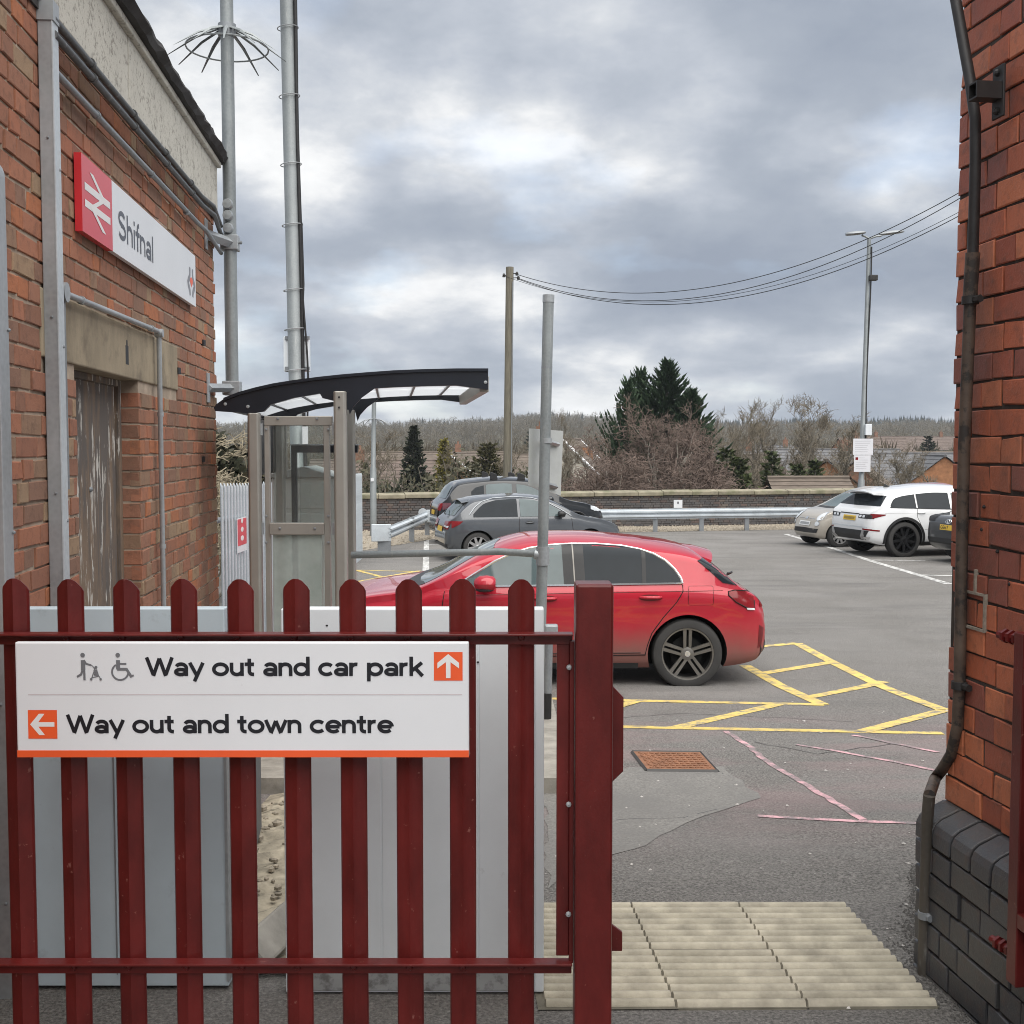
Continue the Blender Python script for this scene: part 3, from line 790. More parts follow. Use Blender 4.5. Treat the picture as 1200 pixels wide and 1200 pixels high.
    for y, z in ((7.2, 1.63), (6.46, 2.13), (7.28, 2.36)): h.box(LW(y, z, .0015), (.02, .05, .035), 0)
    h.build('wall_plugs', M['black'], root)
left_building()

def pipe(name, path, r, m, label, cat, clips=(), n=10, group=None, clip_r=None):
    root = thing(name, label, cat, tuple(path[0]), group=group)
    MB().tube(path, r, n).build('tube', m, root, smooth=60)
    for c, d in clips:
        c = Vector(c); d = Vector(d).normalized()
        o = MB().tube([c-d*.011, c+d*.011], (clip_r or r*1.35), n).build('clip', m, root, smooth=50)
    return root
def left_fittings():
    off = .04
    for k, (z, o, lab) in enumerate(((3.205, .045, 'uppermost dark conduit tucked under the fascia'), (3.150, .05, 'dark conduit second below the fascia'))):
        P = [LW(4.10, z-.008, o), LW(4.3, z-.006, o), LW(7.05, z+.012, o), LW(7.3, z+.005, o+.03)]
        P += [POLE_A(z-.03-.0*k) + Vector((-.05, -.045, .01))]
        pipe('cable_conduit', P, .0145, M['conduit_dark'], lab, 'conduit', [(LW(y, z-.004+.02*(y-4.2)/3, o), LU) for y in (4.6, 5.3, 6.0, 6.7)], group='conduits on the station wall')
    z = 3.03
    P = [LW(4.10, z, .035), LW(6.95, z+.012, .035), LW(7.15, z+.005, .05), POLE_A(2.985)+Vector((-.05, -.045, .02))]
    pipe('cable_conduit', P, .0135, M['galv_dark'], 'pale galvanised conduit running below the pair under the fascia', 'conduit',
         [(LW(y, z+.005, .035), LU) for y in (4.7, 5.7, 6.6)], group='conduits on the station wall')
    # conduit framing the door
    root = pipe('door_conduit', [LW(4.22, 2.262, .03), LW(5.80, 2.285, .03), LW(5.83, 2.275, .03), LW(5.84, 2.25, .03), LW(5.85, -.12, .03)], .0125, M['galv'],
         'galvanised conduit running over and down the right of the old door', 'conduit',
         [(LW(4.45, 2.265, .03), LU), (LW(5.66, 2.283, .03), LU)]+[(LW(5.848, zz, .03), (0, 0, 1)) for zz in (1.87, 1.2, .5)])
    b = MB().lathe([(.001, 0), (.036, 0), (.036, .045), (.001, .045)], 18, 0, Matrix.Translation(LW(4.2, 2.262, .005)) @ LN.to_track_quat('Z', 'Y').to_matrix().to_4x4())
    b.build('junction_box', M['galv'], root, smooth=40)
    MB().tube([LW(4.2, 2.24, .03), LW(4.205, 1.55, .03)], .0125, 8).build('tube', M['galv_dark'], root, smooth=60)
    b = MB().lathe([(.001, 0), (.022, 0), (.022, .04), (.001, .04)], 14, 0, Matrix.Translation(LW(5.835, 2.277, .012)) @ LN.to_track_quat('Z', 'Y').to_matrix().to_4x4())
    b.build('junction_box', M['galv'], root, smooth=40)
    # steel trunkings
    for (ya, yb, pr, zt, lab) in ((4.075, 4.135, .05, 3.225, 'tall galvanised trunking rising to the fascia beside the door'), (3.47, 3.555, .055, 2.58, 'short galvanised trunking at the left edge with a rounded top')):
        r = thing('cable_trunking', lab, 'trunking', tuple(LW(ya, 0, .02)), group='steel trunkings on the station wall')
        c = MB(); P = [LW(ya, -.1, .002), LW(yb, -.1, .002), LW(yb, -.1, pr), LW(ya, -.1, pr)]
        if zt < 3:
            n = 6; prof = [(0, -.1), (0, zt)]; Q = []
            for i in range(n+1):
                a = pi/2*i/n; Q.append(LW(ya, zt-.05+.05*sin(pi/2-a) if False else zt-.06*(1-cos(a)), .002+(pr-.002)*sin(a)))
            Q = [LW(ya, -.1, .002)] + Q + [LW(ya, -.1, pr)]
            c.prism(Q, LU*(yb-ya)*LC)
        else: c.prism(P, (0, 0, zt+.1))
        c.build('channel', M['galv'], r, bevel=.003)
        if zt > 3:
            l = MB(); P = [LW(ya-.004, -.1, pr), LW(yb+.004, -.1, pr), LW(yb+.004, -.1, pr+.004), LW(ya-.004, -.1, pr+.004)]; l.prism(P, (0, 0, zt+.08)); l.build('lid', M['fence_galv'], r)
            t = MB(); P = [LW(ya-.006, zt-.045, .002), LW(yb+.006, zt-.045, .002), LW(yb+.006, zt-.045, pr+.008), LW(ya-.006, zt-.045, pr+.008)]; t.prism(P, (0, 0, .07)); t.build('end_cap', M['galv'], r)
        for z in np.arange(.2, zt-.1, .62):
            s = MB().ball(LW(yb-.012, z, pr+.004), .006, 6, 4); s.build('screw', M['galv_dark'], r)
            s = MB().ball(LW(ya-.003, z+.1, pr*.6), .005, 6, 4); s.build('screw', M['galv_dark'], r)
def POLE_A(z): 
    # leaning slightly: passes the pixels (272, 440) and (266, 0) at 7.86 m
    a, b = pt(272, 445, 7.86), pt(265.5, 0, 7.86); t = (z-a.z)/(b.z-a.z); return a.lerp(b, t)
left_fittings()

def pole_a():
    a, b = POLE_A(pt(272, 462, 7.86).z), POLE_A(4.9)
    root = thing('wall_pole', 'galvanised pole clamped to the corner of the station building with a spiked collar', 'pole', tuple(a))
    MB().tube([a, b], .0435, 16).build('tube', M['steel_pole'], root, smooth=50)
    for zc, full in ((pt(260, 285, 7.86).z, 1), (pt(260, 455, 7.86).z, 0)):
        p = POLE_A(zc); w = LW(7.45 if full else 7.5, zc, 0)
        br = MB()
        pl = LW(7.42, zc-.02, .006); br.box(pl, (.012, .075, .19), -atan2(-LK, 1)*0+.092)
        arm = p - Vector((.0, .0, 0)); d = (arm-pl); d.z = 0
        br.tube([pl, Vector((arm.x, arm.y-.035, zc))], .036 if full else .03, 4)
        br.build('bracket', M['galv'], root, bevel=.003)
        cl = MB(); cl.box(p, (.118, .112, .10 if full else .095), .09); cl.build('clamp', M['galv'], root, bevel=.006)
        bo = MB()
        if full: bo.tube([p+Vector((.055, -.02, 0)), p+Vector((.085, -.02, 0))], .011, 6)
        bo.lathe([(.001, .016), (.012, .014), (.016, 0)], 10, 0, Matrix.Translation(p+Vector((0, -.056, 0))) @ Matrix.Rotation(pi/2, 4, 'X'))
        bo.build('bolt', M['galv_dark'], root, smooth=50)
    for py in (241, 254, 269):
        p = POLE_A(pt(268, py, 7.86).z)
        MB().lathe([(.001, .0), (.034, 0), (.036, .02), (.030, .04), (.001, .042)], 16, 0, Matrix.Translation(p+Vector((-.0, -.035, 0))) @ Matrix.Rotation(pi/2, 4, 'X')).build('junction_box', M['galv'], root, smooth=50)
    c = POLE_A(pt(266, 34, 7.86).z); rg = random.Random(2)
    MB().tube([c-Vector((0, 0, .045)), c+Vector((0, 0, .03))], .06, 14).build('spike_collar', M['galv_dark'], root, smooth=50)
    ring = MB(); ring.tube([c+Vector((.27*cos(a), .27*sin(a), -.125)) for a in [2*pi*i/32 for i in range(33)]], .006, 5, caps=False); ring.build('spike_ring', M['steel_pole'], root, smooth=60)
    for i in range(12):
        a = 2*pi*(i+.35)/12; e = c+Vector((.385*cos(a), .385*sin(a), -.19)); d = Vector((cos(a), sin(a), 0))
        f = c+d*.05; k = MB(); s_ = Vector((-sin(a), cos(a), 0))*.012
        pth = [f+Vector((0, 0, .0)), c+d*.2+Vector((0, 0, -.065)), e]
        rows = [[q-s_, q-s_*.2+Vector((0, 0, .012)), q+s_] for q in pth]; rows[-1] = [e-s_*.3, e, e+s_*.3]
        k.grid(rows); k.grid([[q+Vector((0, 0, -.003)) for q in r][::-1] for r in rows]); k.build('spike', M['steel_pole'], root)
pole_a()

# ---- right brick pier with its blue brick plinth
RX, RY = 1.419, 3.72
RU = Vector((.13, -1, 0)).normalized(); RN = Vector((-1, -.13, 0)).normalized()
def RW(s, z, off=0.0): return Vector((RX, RY, z)) + RU*s + RN*off
def right_pier():
    root = thing('brick_pier', 'tall red brick pier of the station wall on a blue brick plinth', 'wall', tuple(RW(.5, 0)))
    rng = random.Random(9); L = 3.0; c = .0845
    def blk(mb, s0, s1, z0, z1, o0, o1):
        P = [RW(s0, z0, o0), RW(s1, z0, o0), RW(s1, z0, o1), RW(s0, z0, o1)]; mb.prism(P, (0, 0, z1-z0))
    w = MB(); blk(w, .006, L, .3, 4.3, -1.6, -.006); core = w.build('wall', M['mortar_dark'], root)
    zt = .548
    # the broken corner between y 700 and 745 in the photo is a gap in the first brick of two courses
    brickwork(core, RW(0, 0), RU, zt+.004, zt+.004+c*44, L, c, .226, .113, .0075, M['brick_red'], 33, holes=[(-.1, .034, 1.12, 1.225), (-.1, .02, 1.225, 1.26)], jitter=.0016, limit=290)
    w = MB(); blk(w, .014, L, -.3, .43, -.05, .088); pc = w.build('plinth', M['mortar_dark'], root)
    brickwork(pc, RW(0, 0, .10), RU, -.16, -.16+c*7, L, c, .226, .113, .009, M['brick_blue'], 35, jitter=.0022, limit=150)
    # bullnosed header coping
    prof = [(-.03, .552), (.012, .550), (.072, .522), (.092, .506), (.101, .484), (.102, .437), (-.03, .437)]
    for k in range(26):
        s0 = .004+k*.114; dz = rng.uniform(-.003, .003); P = [RW(s0, z+dz, o+rng.uniform(-.0015, .0015)) for o, z in prof]
        mb = MB(); mb.prism(P, RU*.1035); o = mb.build('coping_brick', M['brick_blue'], pc, bevel=.004)
    # pointing repair and a pale mortar edge
    g = MB(); q = RW(.115, 1.20, .004)
    for a, b in (((.0, .05), (.11, .05)), ((.11, .05), (.11, -.06)), ((0, -.06), (.11, -.06)), ((.05, .05), (.055, .12))):
        A = q+RU*a[0]+Vector((0, 0, a[1])); B = q+RU*b[0]+Vector((0, 0, b[1])); g.box((A+B)/2-RN*.002, (.011, abs((B-A).y)+.009 if abs((B-A).z) < .01 else .010, abs((B-A).z)+.008), .13)
    g.build('mortar_repair', mat('pale_repair_mortar', (.25, .22, .18), .95, var=.4, vscale=40, bmp=.6), root)
    h = MB()
    for s, z in ((.19, 1.45), (.2, 1.52), (.28, 1.39), (.35, 1.30)): h.ball(RW(s, z, .0), (.006, .006, .006), 6, 4)
    h.build('plug_holes', M['black'], root)
right_pier()

def pier_fittings():
    def on(px, py, off, pl=0.0):
        u = (px-600)/F
        Y = (RX+.13*RY-pl-off)/(u+.13); return pt(px, py, Y)
    low = [(1137,352),(1135,400),(1133,450),(1130,520),(1128,600),(1126,700),(1124.5,800),(1122,852),(1115,884),(1104,902),(1096,912)]
    P = [on(x, y, .03) for x, y in low] + [on(x, y, .03, .10) for x, y in ((1089,932),(1086.5,960),(1086,1000),(1084,1060),(1082,1147))]
    root = thing('pier_conduit', 'old rusty conduit and black cable running down the brick pier', 'conduit', tuple(P[-1]))
    MB().tube(P[:12], .0185, 12).build('painted_conduit', M['pipe_rust'], root, smooth=70)
    MB().tube(P[11:], .0188, 12).build('galvanised_conduit', M['conduit_grey'], root, smooth=70)
    Q = [on(x, y, .03) for x, y in ((1112,-40),(1120,0),(1128,45),(1137,95),(1143,140),(1143,190),(1141.5,250),(1140,300),(1137,355))]
    MB().tube(Q, .0165, 12).build('cable_sheath', M['pipe_black'], root, smooth=70)
    MB().tube([on(1140,296,.03), on(1136.5,354,.03)], .0215, 12).build('sleeve', M['pipe_rust'], root, smooth=70)
    for x, y in ((1137, 352), (1124.5, 803)):
        k = MB(); a = on(x, y, .03); k.tube([a+Vector((0, 0, -.012)), a+Vector((0, 0, .012))], .026, 10); k.tube([a, a+RU*.05+RN*-.005], .012, 6); k.build('clamp', M['pipe_black'], root, smooth=50)
    k = MB(); a = on(1084.5, 1072, .03, .10); k.tube([a, a+RU*.035], .012, 6); k.tube([a+Vector((0, 0, -.011)), a+Vector((0, 0, .011))], .0245, 10); k.build('clamp', M['galv_dark'], root, smooth=50)
    # square steel arm
    c = on(1172, 108, .004)
    r2 = thing('steel_bracket', 'black square steel bracket arm bolted high on the brick pier', 'bracket', tuple(c))
    pl = MB(); pl.prism([c+RU*a+Vector((0, 0, z)) for a, z in ((-.03, -.075), (.03, -.075), (.03, .075), (-.03, .075))], RN*.008); pl.build('back_plate', M['pipe_black'], r2, bevel=.002)
    t = MB(); A = c+RN*.008; E = A+RN*.078; s_ = .024; i_ = .019
    def sq(o, k): return [o+RU*a*k+Vector((0, 0, z*k)) for a, z in ((-1, -1), (1, -1), (1, 1), (-1, 1))]
    rows = [sq(A, s_), sq(E, s_), sq(E, i_), sq(A, i_)]; rows = [r+[r[0]] for r in rows]
    t.grid(rows); t.build('square_tube', M['pipe_black'], r2)
    b = MB()
    for z in (-.055, .055): b.ball(c+Vector((0, 0, z))+RN*.01, .011, 7, 5)
    b.build('bolt', M['pipe_black'], r2)
pier_fittings()
# ------------------------------------------------------------------ stroke lettering
def arc(cx, cy, rx, ry, a0, a1, n=14):
    return [(cx+rx*cos(radians(a0+(a1-a0)*i/n)), cy+ry*sin(radians(a0+(a1-a0)*i/n))) for i in range(n+1)]
GL = {
 'a': (.90, [arc(.44, .62, .29, .27, 158, 90, 6)+arc(.46, .60, .30, .29, 80, 0, 7)+[(.76, 0)], arc(.43, .30, .30, .19, 0, 360, 24)]),
 'n': (.90, [[(.14, 0), (.14, 1)], [(.14, .5)]+arc(.45, .57, .31, .32, 170, 0, 14)+[(.76, 0)]]),
 'h': (.90, [[(.14, 0), (.14, 1.45)], [(.14, .5)]+arc(.45, .57, .31, .32, 170, 0, 14)+[(.76, 0)]]),
 'u': (.90, [[(.76, 1), (.76, 0)], [(.14, 1), (.14, .43)]+arc(.45, .43, .31, .32, 180, 350, 14)]),
 'd': (1.03, [arc(.50, .5, .37, .385, 0, 360, 28), [(.89, 0), (.89, 1.45)]]),
 'p': (1.03, [arc(.53, .5, .37, .385, 0, 360, 28), [(.14, -.40), (.14, 1)]]),
 'o': (1.04, [arc(.52, .5, .40, .385, 0, 360, 28)]),
 'c': (.93, [arc(.52, .5, .40, .385, 42, 318, 24)]),
 'e': (1.00, [[(.14, .49), (.88, .49)], arc(.52, .5, .39, .385, 0, 318, 26)]),
 'r': (.60, [[(.14, 0), (.14, 1)], [(.14, .45)]+arc(.46, .55, .32, .33, 165, 78, 8)]),
 't': (.64, [[(.30, 1.30), (.30, .34)]+arc(.52, .34, .22, .22, 180, 275, 7)+[(.58, .12)], [(.02, .88), (.58, .88)]]),
 'k': (.88, [[(.14, 0), (.14, 1.45)], [(.78, 1.0), (.20, .42)], [(.38, .58), (.82, 0)]]),
 'w': (1.34, [[(.06, 1), (.37, .10)], [(.37, 0), (.67, .93)], [(.67, .93), (.97, 0)], [(.97, .10), (1.28, 1)]]),
 'y': (.92, [[(.07, 1), (.47, .06)], [(.86, 1), (.34, -.40)]]),
 'W': (1.68, [[(.08, 1.40), (.47, .08)], [(.47, 0), (.84, 1.32)], [(.84, 1.32), (1.21, 0)], [(1.21, .08), (1.60, 1.40)]]),
 'S': (1.10, [arc(.54, 1.04, .37, .27, 25, 262, 14)+arc(.55, .42, .41, .31, 98, -155, 16)]),
 'i': (.34, [[(.17, 0), (.17, 1)], [(.17, 1.22), (.17, 1.44)]]),
 'f': (.58, [[(.28, 0), (.28, 1.14)]+arc(.5, 1.14, .22, .25, 180, 90, 7), [(.02, .90), (.56, .90)]]),
 'l': (.34, [[(.17, 0), (.17, 1.45)]]),
 ' ': (.46, []),
 'G': (1.2, [arc(.62, .70, .48, .60, 45, 340, 22)+[(1.08, .68), (.66, .68)]]),
 'E': (.95, [[(.16, 0), (.16, 1.4)], [(.1, 1.30), (.82, 1.30)], [(.1, .70), (.76, .70)], [(.1, .10), (.82, .10)]]),
 '6': (1.0, [arc(.5, .43, .36, .36, 0, 360, 20), [(.14, .45)]+arc(.62, .7, .48, .65, 175, 100, 8)]),
 '7': (.95, [[(.08, 1.30), (.82, 1.30), (.34, 0)]]),
}
def stroke(mb, pts, w, place, lift, mi=0):
    n = len(pts)
    closed = n > 3 and abs(pts[0][0]-pts[-1][0])+abs(pts[0][1]-pts[-1][1]) < 1e-6
    rows = []
    for i, p in enumerate(pts):
        a = Vector(pts[(i-1) % (n-1) if closed else max(i-1, 0)]); b = Vector(pts[(i+1) % (n-1) if closed else min(i+1, n-1)]); p = Vector(p)
        d1 = (p-a); d2 = (b-p)
        if d1.length < 1e-9: d1 = d2
        if d2.length < 1e-9: d2 = d1
        d1 = d1.normalized(); d2 = d2.normalized(); t = (d1+d2)
        t = t.normalized() if t.length > 1e-6 else d1
        nn = Vector((-t.y, t.x)); k = 1/max(.55, abs(nn.dot(Vector((-d1.y, d1.x)))))
        rows.append([place(p.x+nn.x*w/2*k, p.y+nn.y*w/2*k, lift), place(p.x-nn.x*w/2*k, p.y-nn.y*w/2*k, lift)])
    mb.grid(rows, mi)
def text_mesh(mb, s, x0, x1, zbase, xh, wt, place, letters=None):
    """write s between x0 and x1 on the baseline; place(x, z, lift) gives the world point"""
    tot = sum(GL[c][0] for c in s) - .2
    sx = (x1-x0)/tot; x = x0 - .08*sx; k = 0
    for ch in s:
        adv, st = GL[ch]
        if letters: mb = MB()
        for p in st:
            k += 1
            stroke(mb, [(q[0]*sx, q[1]*xh) for q in p], wt*xh, lambda a, b, l, x=x: place(x+a, zbase+b, l), .0010+.00007*(k % 9))
        x += adv*sx
        if letters and st: mb.build('letter', letters[0], letters[1], fix=False)

# ------------------------------------------------------------------ maroon palisade gate
GY0 = 3.05; PXM = 442.6
def gx(px): return (px-600)/PXM
def gzv(py): return EYE-(py-525)/PXM
def pale_mesh(name, h, w=.070, m=None):
    """a W-section pale with a rounded head; base at z = 0, face towards -y"""
    xs = [-w/2, -w/2+.004, -w*.24, -w*.10, 0, w*.10, w*.24, w/2-.004, w/2]; ys = [.010, .004, -.002, -.005, -.009, -.005, -.002, .004, .010]
    rows = []
    tops = [h - .030*(abs(x)/(w/2))**2.2 - .004*(abs(x) > w*.47) for x in xs]
    front = [[(x, y, t*h if t < 1 else tp) for x, y, tp in zip(xs, ys, tops)] for t in (0, .5, 1)]
    back = [[(x, y+.004, t*h if t < 1 else tp) for x, y, tp in zip(xs, ys, tops)] for t in (0, .5, 1)]
    mb = MB(); mb.grid(front); mb.grid([r[::-1] for r in back])
    for c in (0, -1): mb.grid([[front[i][c], back[i][c]] for i in range(3)])
    mb.grid([front[2], back[2]])
    return mb.mesh(name, m, smooth=22)
def gate():
    root = thing('palisade_gate', 'maroon steel palisade gate with rounded pales carrying the way out sign', 'gate', (-.5, GY0, 0))
    m = M['red_gate']
    h = gzv(680)+.10
    me = pale_mesh('pale', h, .0715, m)
    for i, (cx, wob) in enumerate(((-57.5, 0), (9, 2), (74, 0), (140.5, 0), (209, 1), (276.5, 0), (343, 1), (410, 0), (477, 0), (541, 1), (611, 0))):
        o = bpy.data.objects.new('pale', me); COL.objects.link(o); o.parent = root; o.matrix_parent_inverse = ROOTINV[root.name]
        o.location = (gx(cx), GY0+.022, -.10+wob*.001)
    for (pt_, pb, nm) in ((738.5, 757, 'upper'), (1133.5, 1155, 'lower')):
        r = MB(); x0, x1 = gx(-90), gx(671.5); z1, z0 = gzv(pt_+3.5), gzv(pb)
        r.bounds((x0, GY0-.034, z1-.006), (x1, GY0+.008, z1)); r.bounds((x0, GY0+.000, z0), (x1, GY0+.0075, z1-.0062)); r.build('rail', m, root, bevel=.0015)
    for px, y in ((477, 0), (541, 0), (611, 0), (410, 0), (343, 0), (276, 0), (209, 0), (140, 0), (74, 0)):
        b = MB()
        for py in (748, 1147): b.lathe([(.001, .007), (.007, .006), (.010, 0)], 8, 0, Matrix.Translation((gx(px), GY0-.001, gzv(py))) @ Matrix.Rotation(pi/2, 4, 'X'))
        props(b.build('rail_bolts', m, root, smooth=50))
    p = MB(); p.bounds((gx(674), GY0-.05, -.3), (gx(718), GY0+.052, gzv(683))); p.build('post', m, root, bevel=.007)
    s = MB(); s.bounds((gx(653), GY0+.004, gzv(1134)), (gx(668), GY0+.014, gzv(757))); s.bounds((gx(668), GY0-.012, gzv(1140)), (gx(673.4), GY0+.014, gzv(752))); s.build('stile', m, root, bevel=.002)
    for P in (((717, 805), (733, 822), (733, 911), (717, 927)), ((717, 1096), (733, 1108), (733, 1131), (717, 1131))):
        k = MB(); k.prism([(gx(a), GY0+.018, gzv(b)) for a, b in P], (0, .012, 0)); k.build('slam_plate', m, root, bevel=.0015)
    for py in (783, 947, 1080):
        b = MB(); b.lathe([(.001, .006), (.006, .005), (.008, 0)], 8, 0, Matrix.Translation((gx(667.2), GY0-.012, gzv(py))) @ Matrix.Rotation(pi/2, 4, 'X')); b.build('bolt', M['galv'], root, smooth=50)
gate()
def side_gate():
    """the other leaf: swung open, seen edge-on against the pier"""
    root = thing('palisade_gate', 'edge of the maroon gate leaf folded back against the brick pier', 'gate', (1.37, 2.6, 0))
    m = M['red_gate']; U = Vector((.10, -1, 0)).normalized(); o = Vector((1.343, 3.06, 0))
    def at(s, z, off=0): return o+U*s+Vector((-U.y, U.x, 0))*off+Vector((0, 0, z))
    st = MB()
    for s in (0, 1.15): MB().prism([at(s, .255), at(s+.05, .255), at(s+.05, .255, .05), at(s, .255, .05)], (0, 0, .955)).build('stile', m, root, bevel=.003)
    for z in (.42, 1.08):
        r = MB(); r.prism([at(.05, z), at(1.15, z), at(1.15, z, .04), at(.05, z, .04)], (0, 0, .04)); r.build('rail', m, root, bevel=.002)
    me = pale_mesh('pale', 1.0, .07, m)
    for k in range(7):
        q = bpy.data.objects.new('pale', me); COL.objects.link(q); q.parent = root; q.matrix_parent_inverse = ROOTINV[root.name]
        q.location = at(.16+.15*k, .26, .06); q.rotation_euler = (0, 0, atan2(U.y, U.x))
    for py in (752, 1132):
        h = MB(); c = at(.0, gzv(py), .025)
        h.tube([c, c+Vector((-.025, .09, 0))], .012, 8)
        for t in (.2, .45, .7): h.tube([c+Vector((-.025, .09, 0))*(t-.05), c+Vector((-.025, .09, 0))*(t+.05)], .02, 6)
        h.build('hinge_bolt', m, root)
side_gate()

def arrow_mark(mb, cx, cz, s, ang, place, lift):
    """arrow glyph of half-size s pointing along ang (0 = right)"""
    ca, sa = cos(ang), sin(ang)
    def tr(x, y): return place(cx+(x*ca-y*sa)*s, cz+(x*sa+y*ca)*s, lift)
    # chevron
    for sg in (1, -1):
        P = [(.92, 0), (.26, .80*sg), (-.16, .80*sg), (.28, .22*sg), (.40, 0)]
        if sg < 0: P = P[::-1]
        mb.add([tr(*q) for q in P], [tuple(range(5))])
    l2 = lift+.0001
    def tr2(x, y): return place(cx+(x*ca-y*sa)*s, cz+(x*sa+y*ca)*s, l2)
    mb.add([tr2(*q) for q in ((-.88, -.17), (.62, -.17), (.62, .17), (-.88, .17))], [(0,1,2,3)])
def way_out_sign():
    y = 3.0; k = F/ (y*cP)                     # pixels per metre on the face
    def X(px): return (px-600)/k
    def Z(py): return pt(600, py, y).z
    root = thing('way_out_sign', 'long white way out sign with an orange bottom edge fixed to the maroon gate', 'sign', (X(280), y, Z(887)))
    pn = MB(); pn.bounds((X(11.5), y, Z(887.5)), (X(549), y+.018, Z(752.5))); pn.build('panel', M['sign_white'], root, bevel=.004)
    place = lambda a, b, l: Vector((a, y-l, b))
    st = MB(); st.bounds((X(11.8), y-.0012, Z(887.3)), (X(548.7), y+.01, Z(879.3))); st.build('orange_edge', M['orange'], root)
    xh = 15.9/k
    text_mesh(None, 'Way out and car park', X(167.5), X(493), Z(792), xh, .27, place, (M['ink'], root))
    text_mesh(None, 'Way out and town centre', X(72.5), X(457), Z(859), xh, .27, place, (M['ink'], root))
    for (a, b, c, d, ang) in ((507.5, 541.5, 764, 797.5, pi/2), (25.5, 60, 832, 865.5, pi)):
        q = MB(); q.quad(place(X(a), Z(d), .001), place(X(b), Z(d), .001), place(X(b), Z(c), .001), place(X(a), Z(c), .001)); o = q.build('arrow_square', M['orange'], root)
        w = MB(); arrow_mark(w, X((a+b)/2), Z((c+d)/2), 16.0/k, ang, place, .0016); w.build('arrow', M['white_print'], o, fix=False)
    ln = MB(); ln.quad(place(X(26), Z(814.3), .001), place(X(541), Z(814.3), .001), place(X(541), Z(813.7), .001), place(X(26), Z(813.7), .001)); ln.build('rule_line', mat('faint_pink_rule', (.45, .36, .38), .4), root)
    # pushchair pictogram
    u = 1/k
    def pic(name, strokes, discs, ox, oz):
        mb = MB(); n = 0
        for w, P in strokes:
            n += 1; stroke(mb, [(a*u, b*u) for a, b in P], w*u, lambda a, b, l: place(X(ox)+a, Z(oz)+b, l), .001+.00008*n)
        for cx, cz, r in discs:
            n += 1; P = [place(X(ox)+(cx+r*cos(2*pi*i/18))*u, Z(oz)+(cz+r*sin(2*pi*i/18))*u, .001+.00008*n) for i in range(18)]
            mb.add(P, [tuple(range(18))])
        mb.build(name, M['grey_print'], root, fix=False)
    pic('pushchair_symbol', [(5.2, [(7.2, 12), (7.2, 24)]), (2.3, [(8.0, 24), (11, 19.5), (16.5, 18)]), (2.6, [(8.4, 12), (8.6, 0)]), (2.6, [(6.4, 12), (4.8, 7), (-.2, 4)]),
        (1.1, [(16.5, 18.5), (19, 16.5), (27.5, 2)]), (1.1, [(17.5, 3), (26, 5)]), (1.1, [(21, 13), (17, 2)]), (4.5, [(21.5, 12.5), (23.5, 6)]), (2.5, [(20, 7), (25, 6)])],
        [(7, 30, 2.7), (22.5, 15.5, 1.8), (16.6, 1.3, 1.5), (27.8, 1.3, 1.5)], 85, 797)
    pic('wheelchair_symbol', [(4.6, [(8.2, 13), (8.2, 24)]), (2.2, [(8, 19.5), (18, 19.5)]), (3.4, [(7, 13.2), (18.2, 13.2)]), (3.2, [(17.6, 14), (24, 3.6)]), (2.2, [(23, 4.6), (26.5, 6)][::-1]), (2.1, arc(10.5, 10, 9.6, 9.6, 120, 352, 26))],
        [(8, 30, 2.7)], 125.5, 797)
way_out_sign()

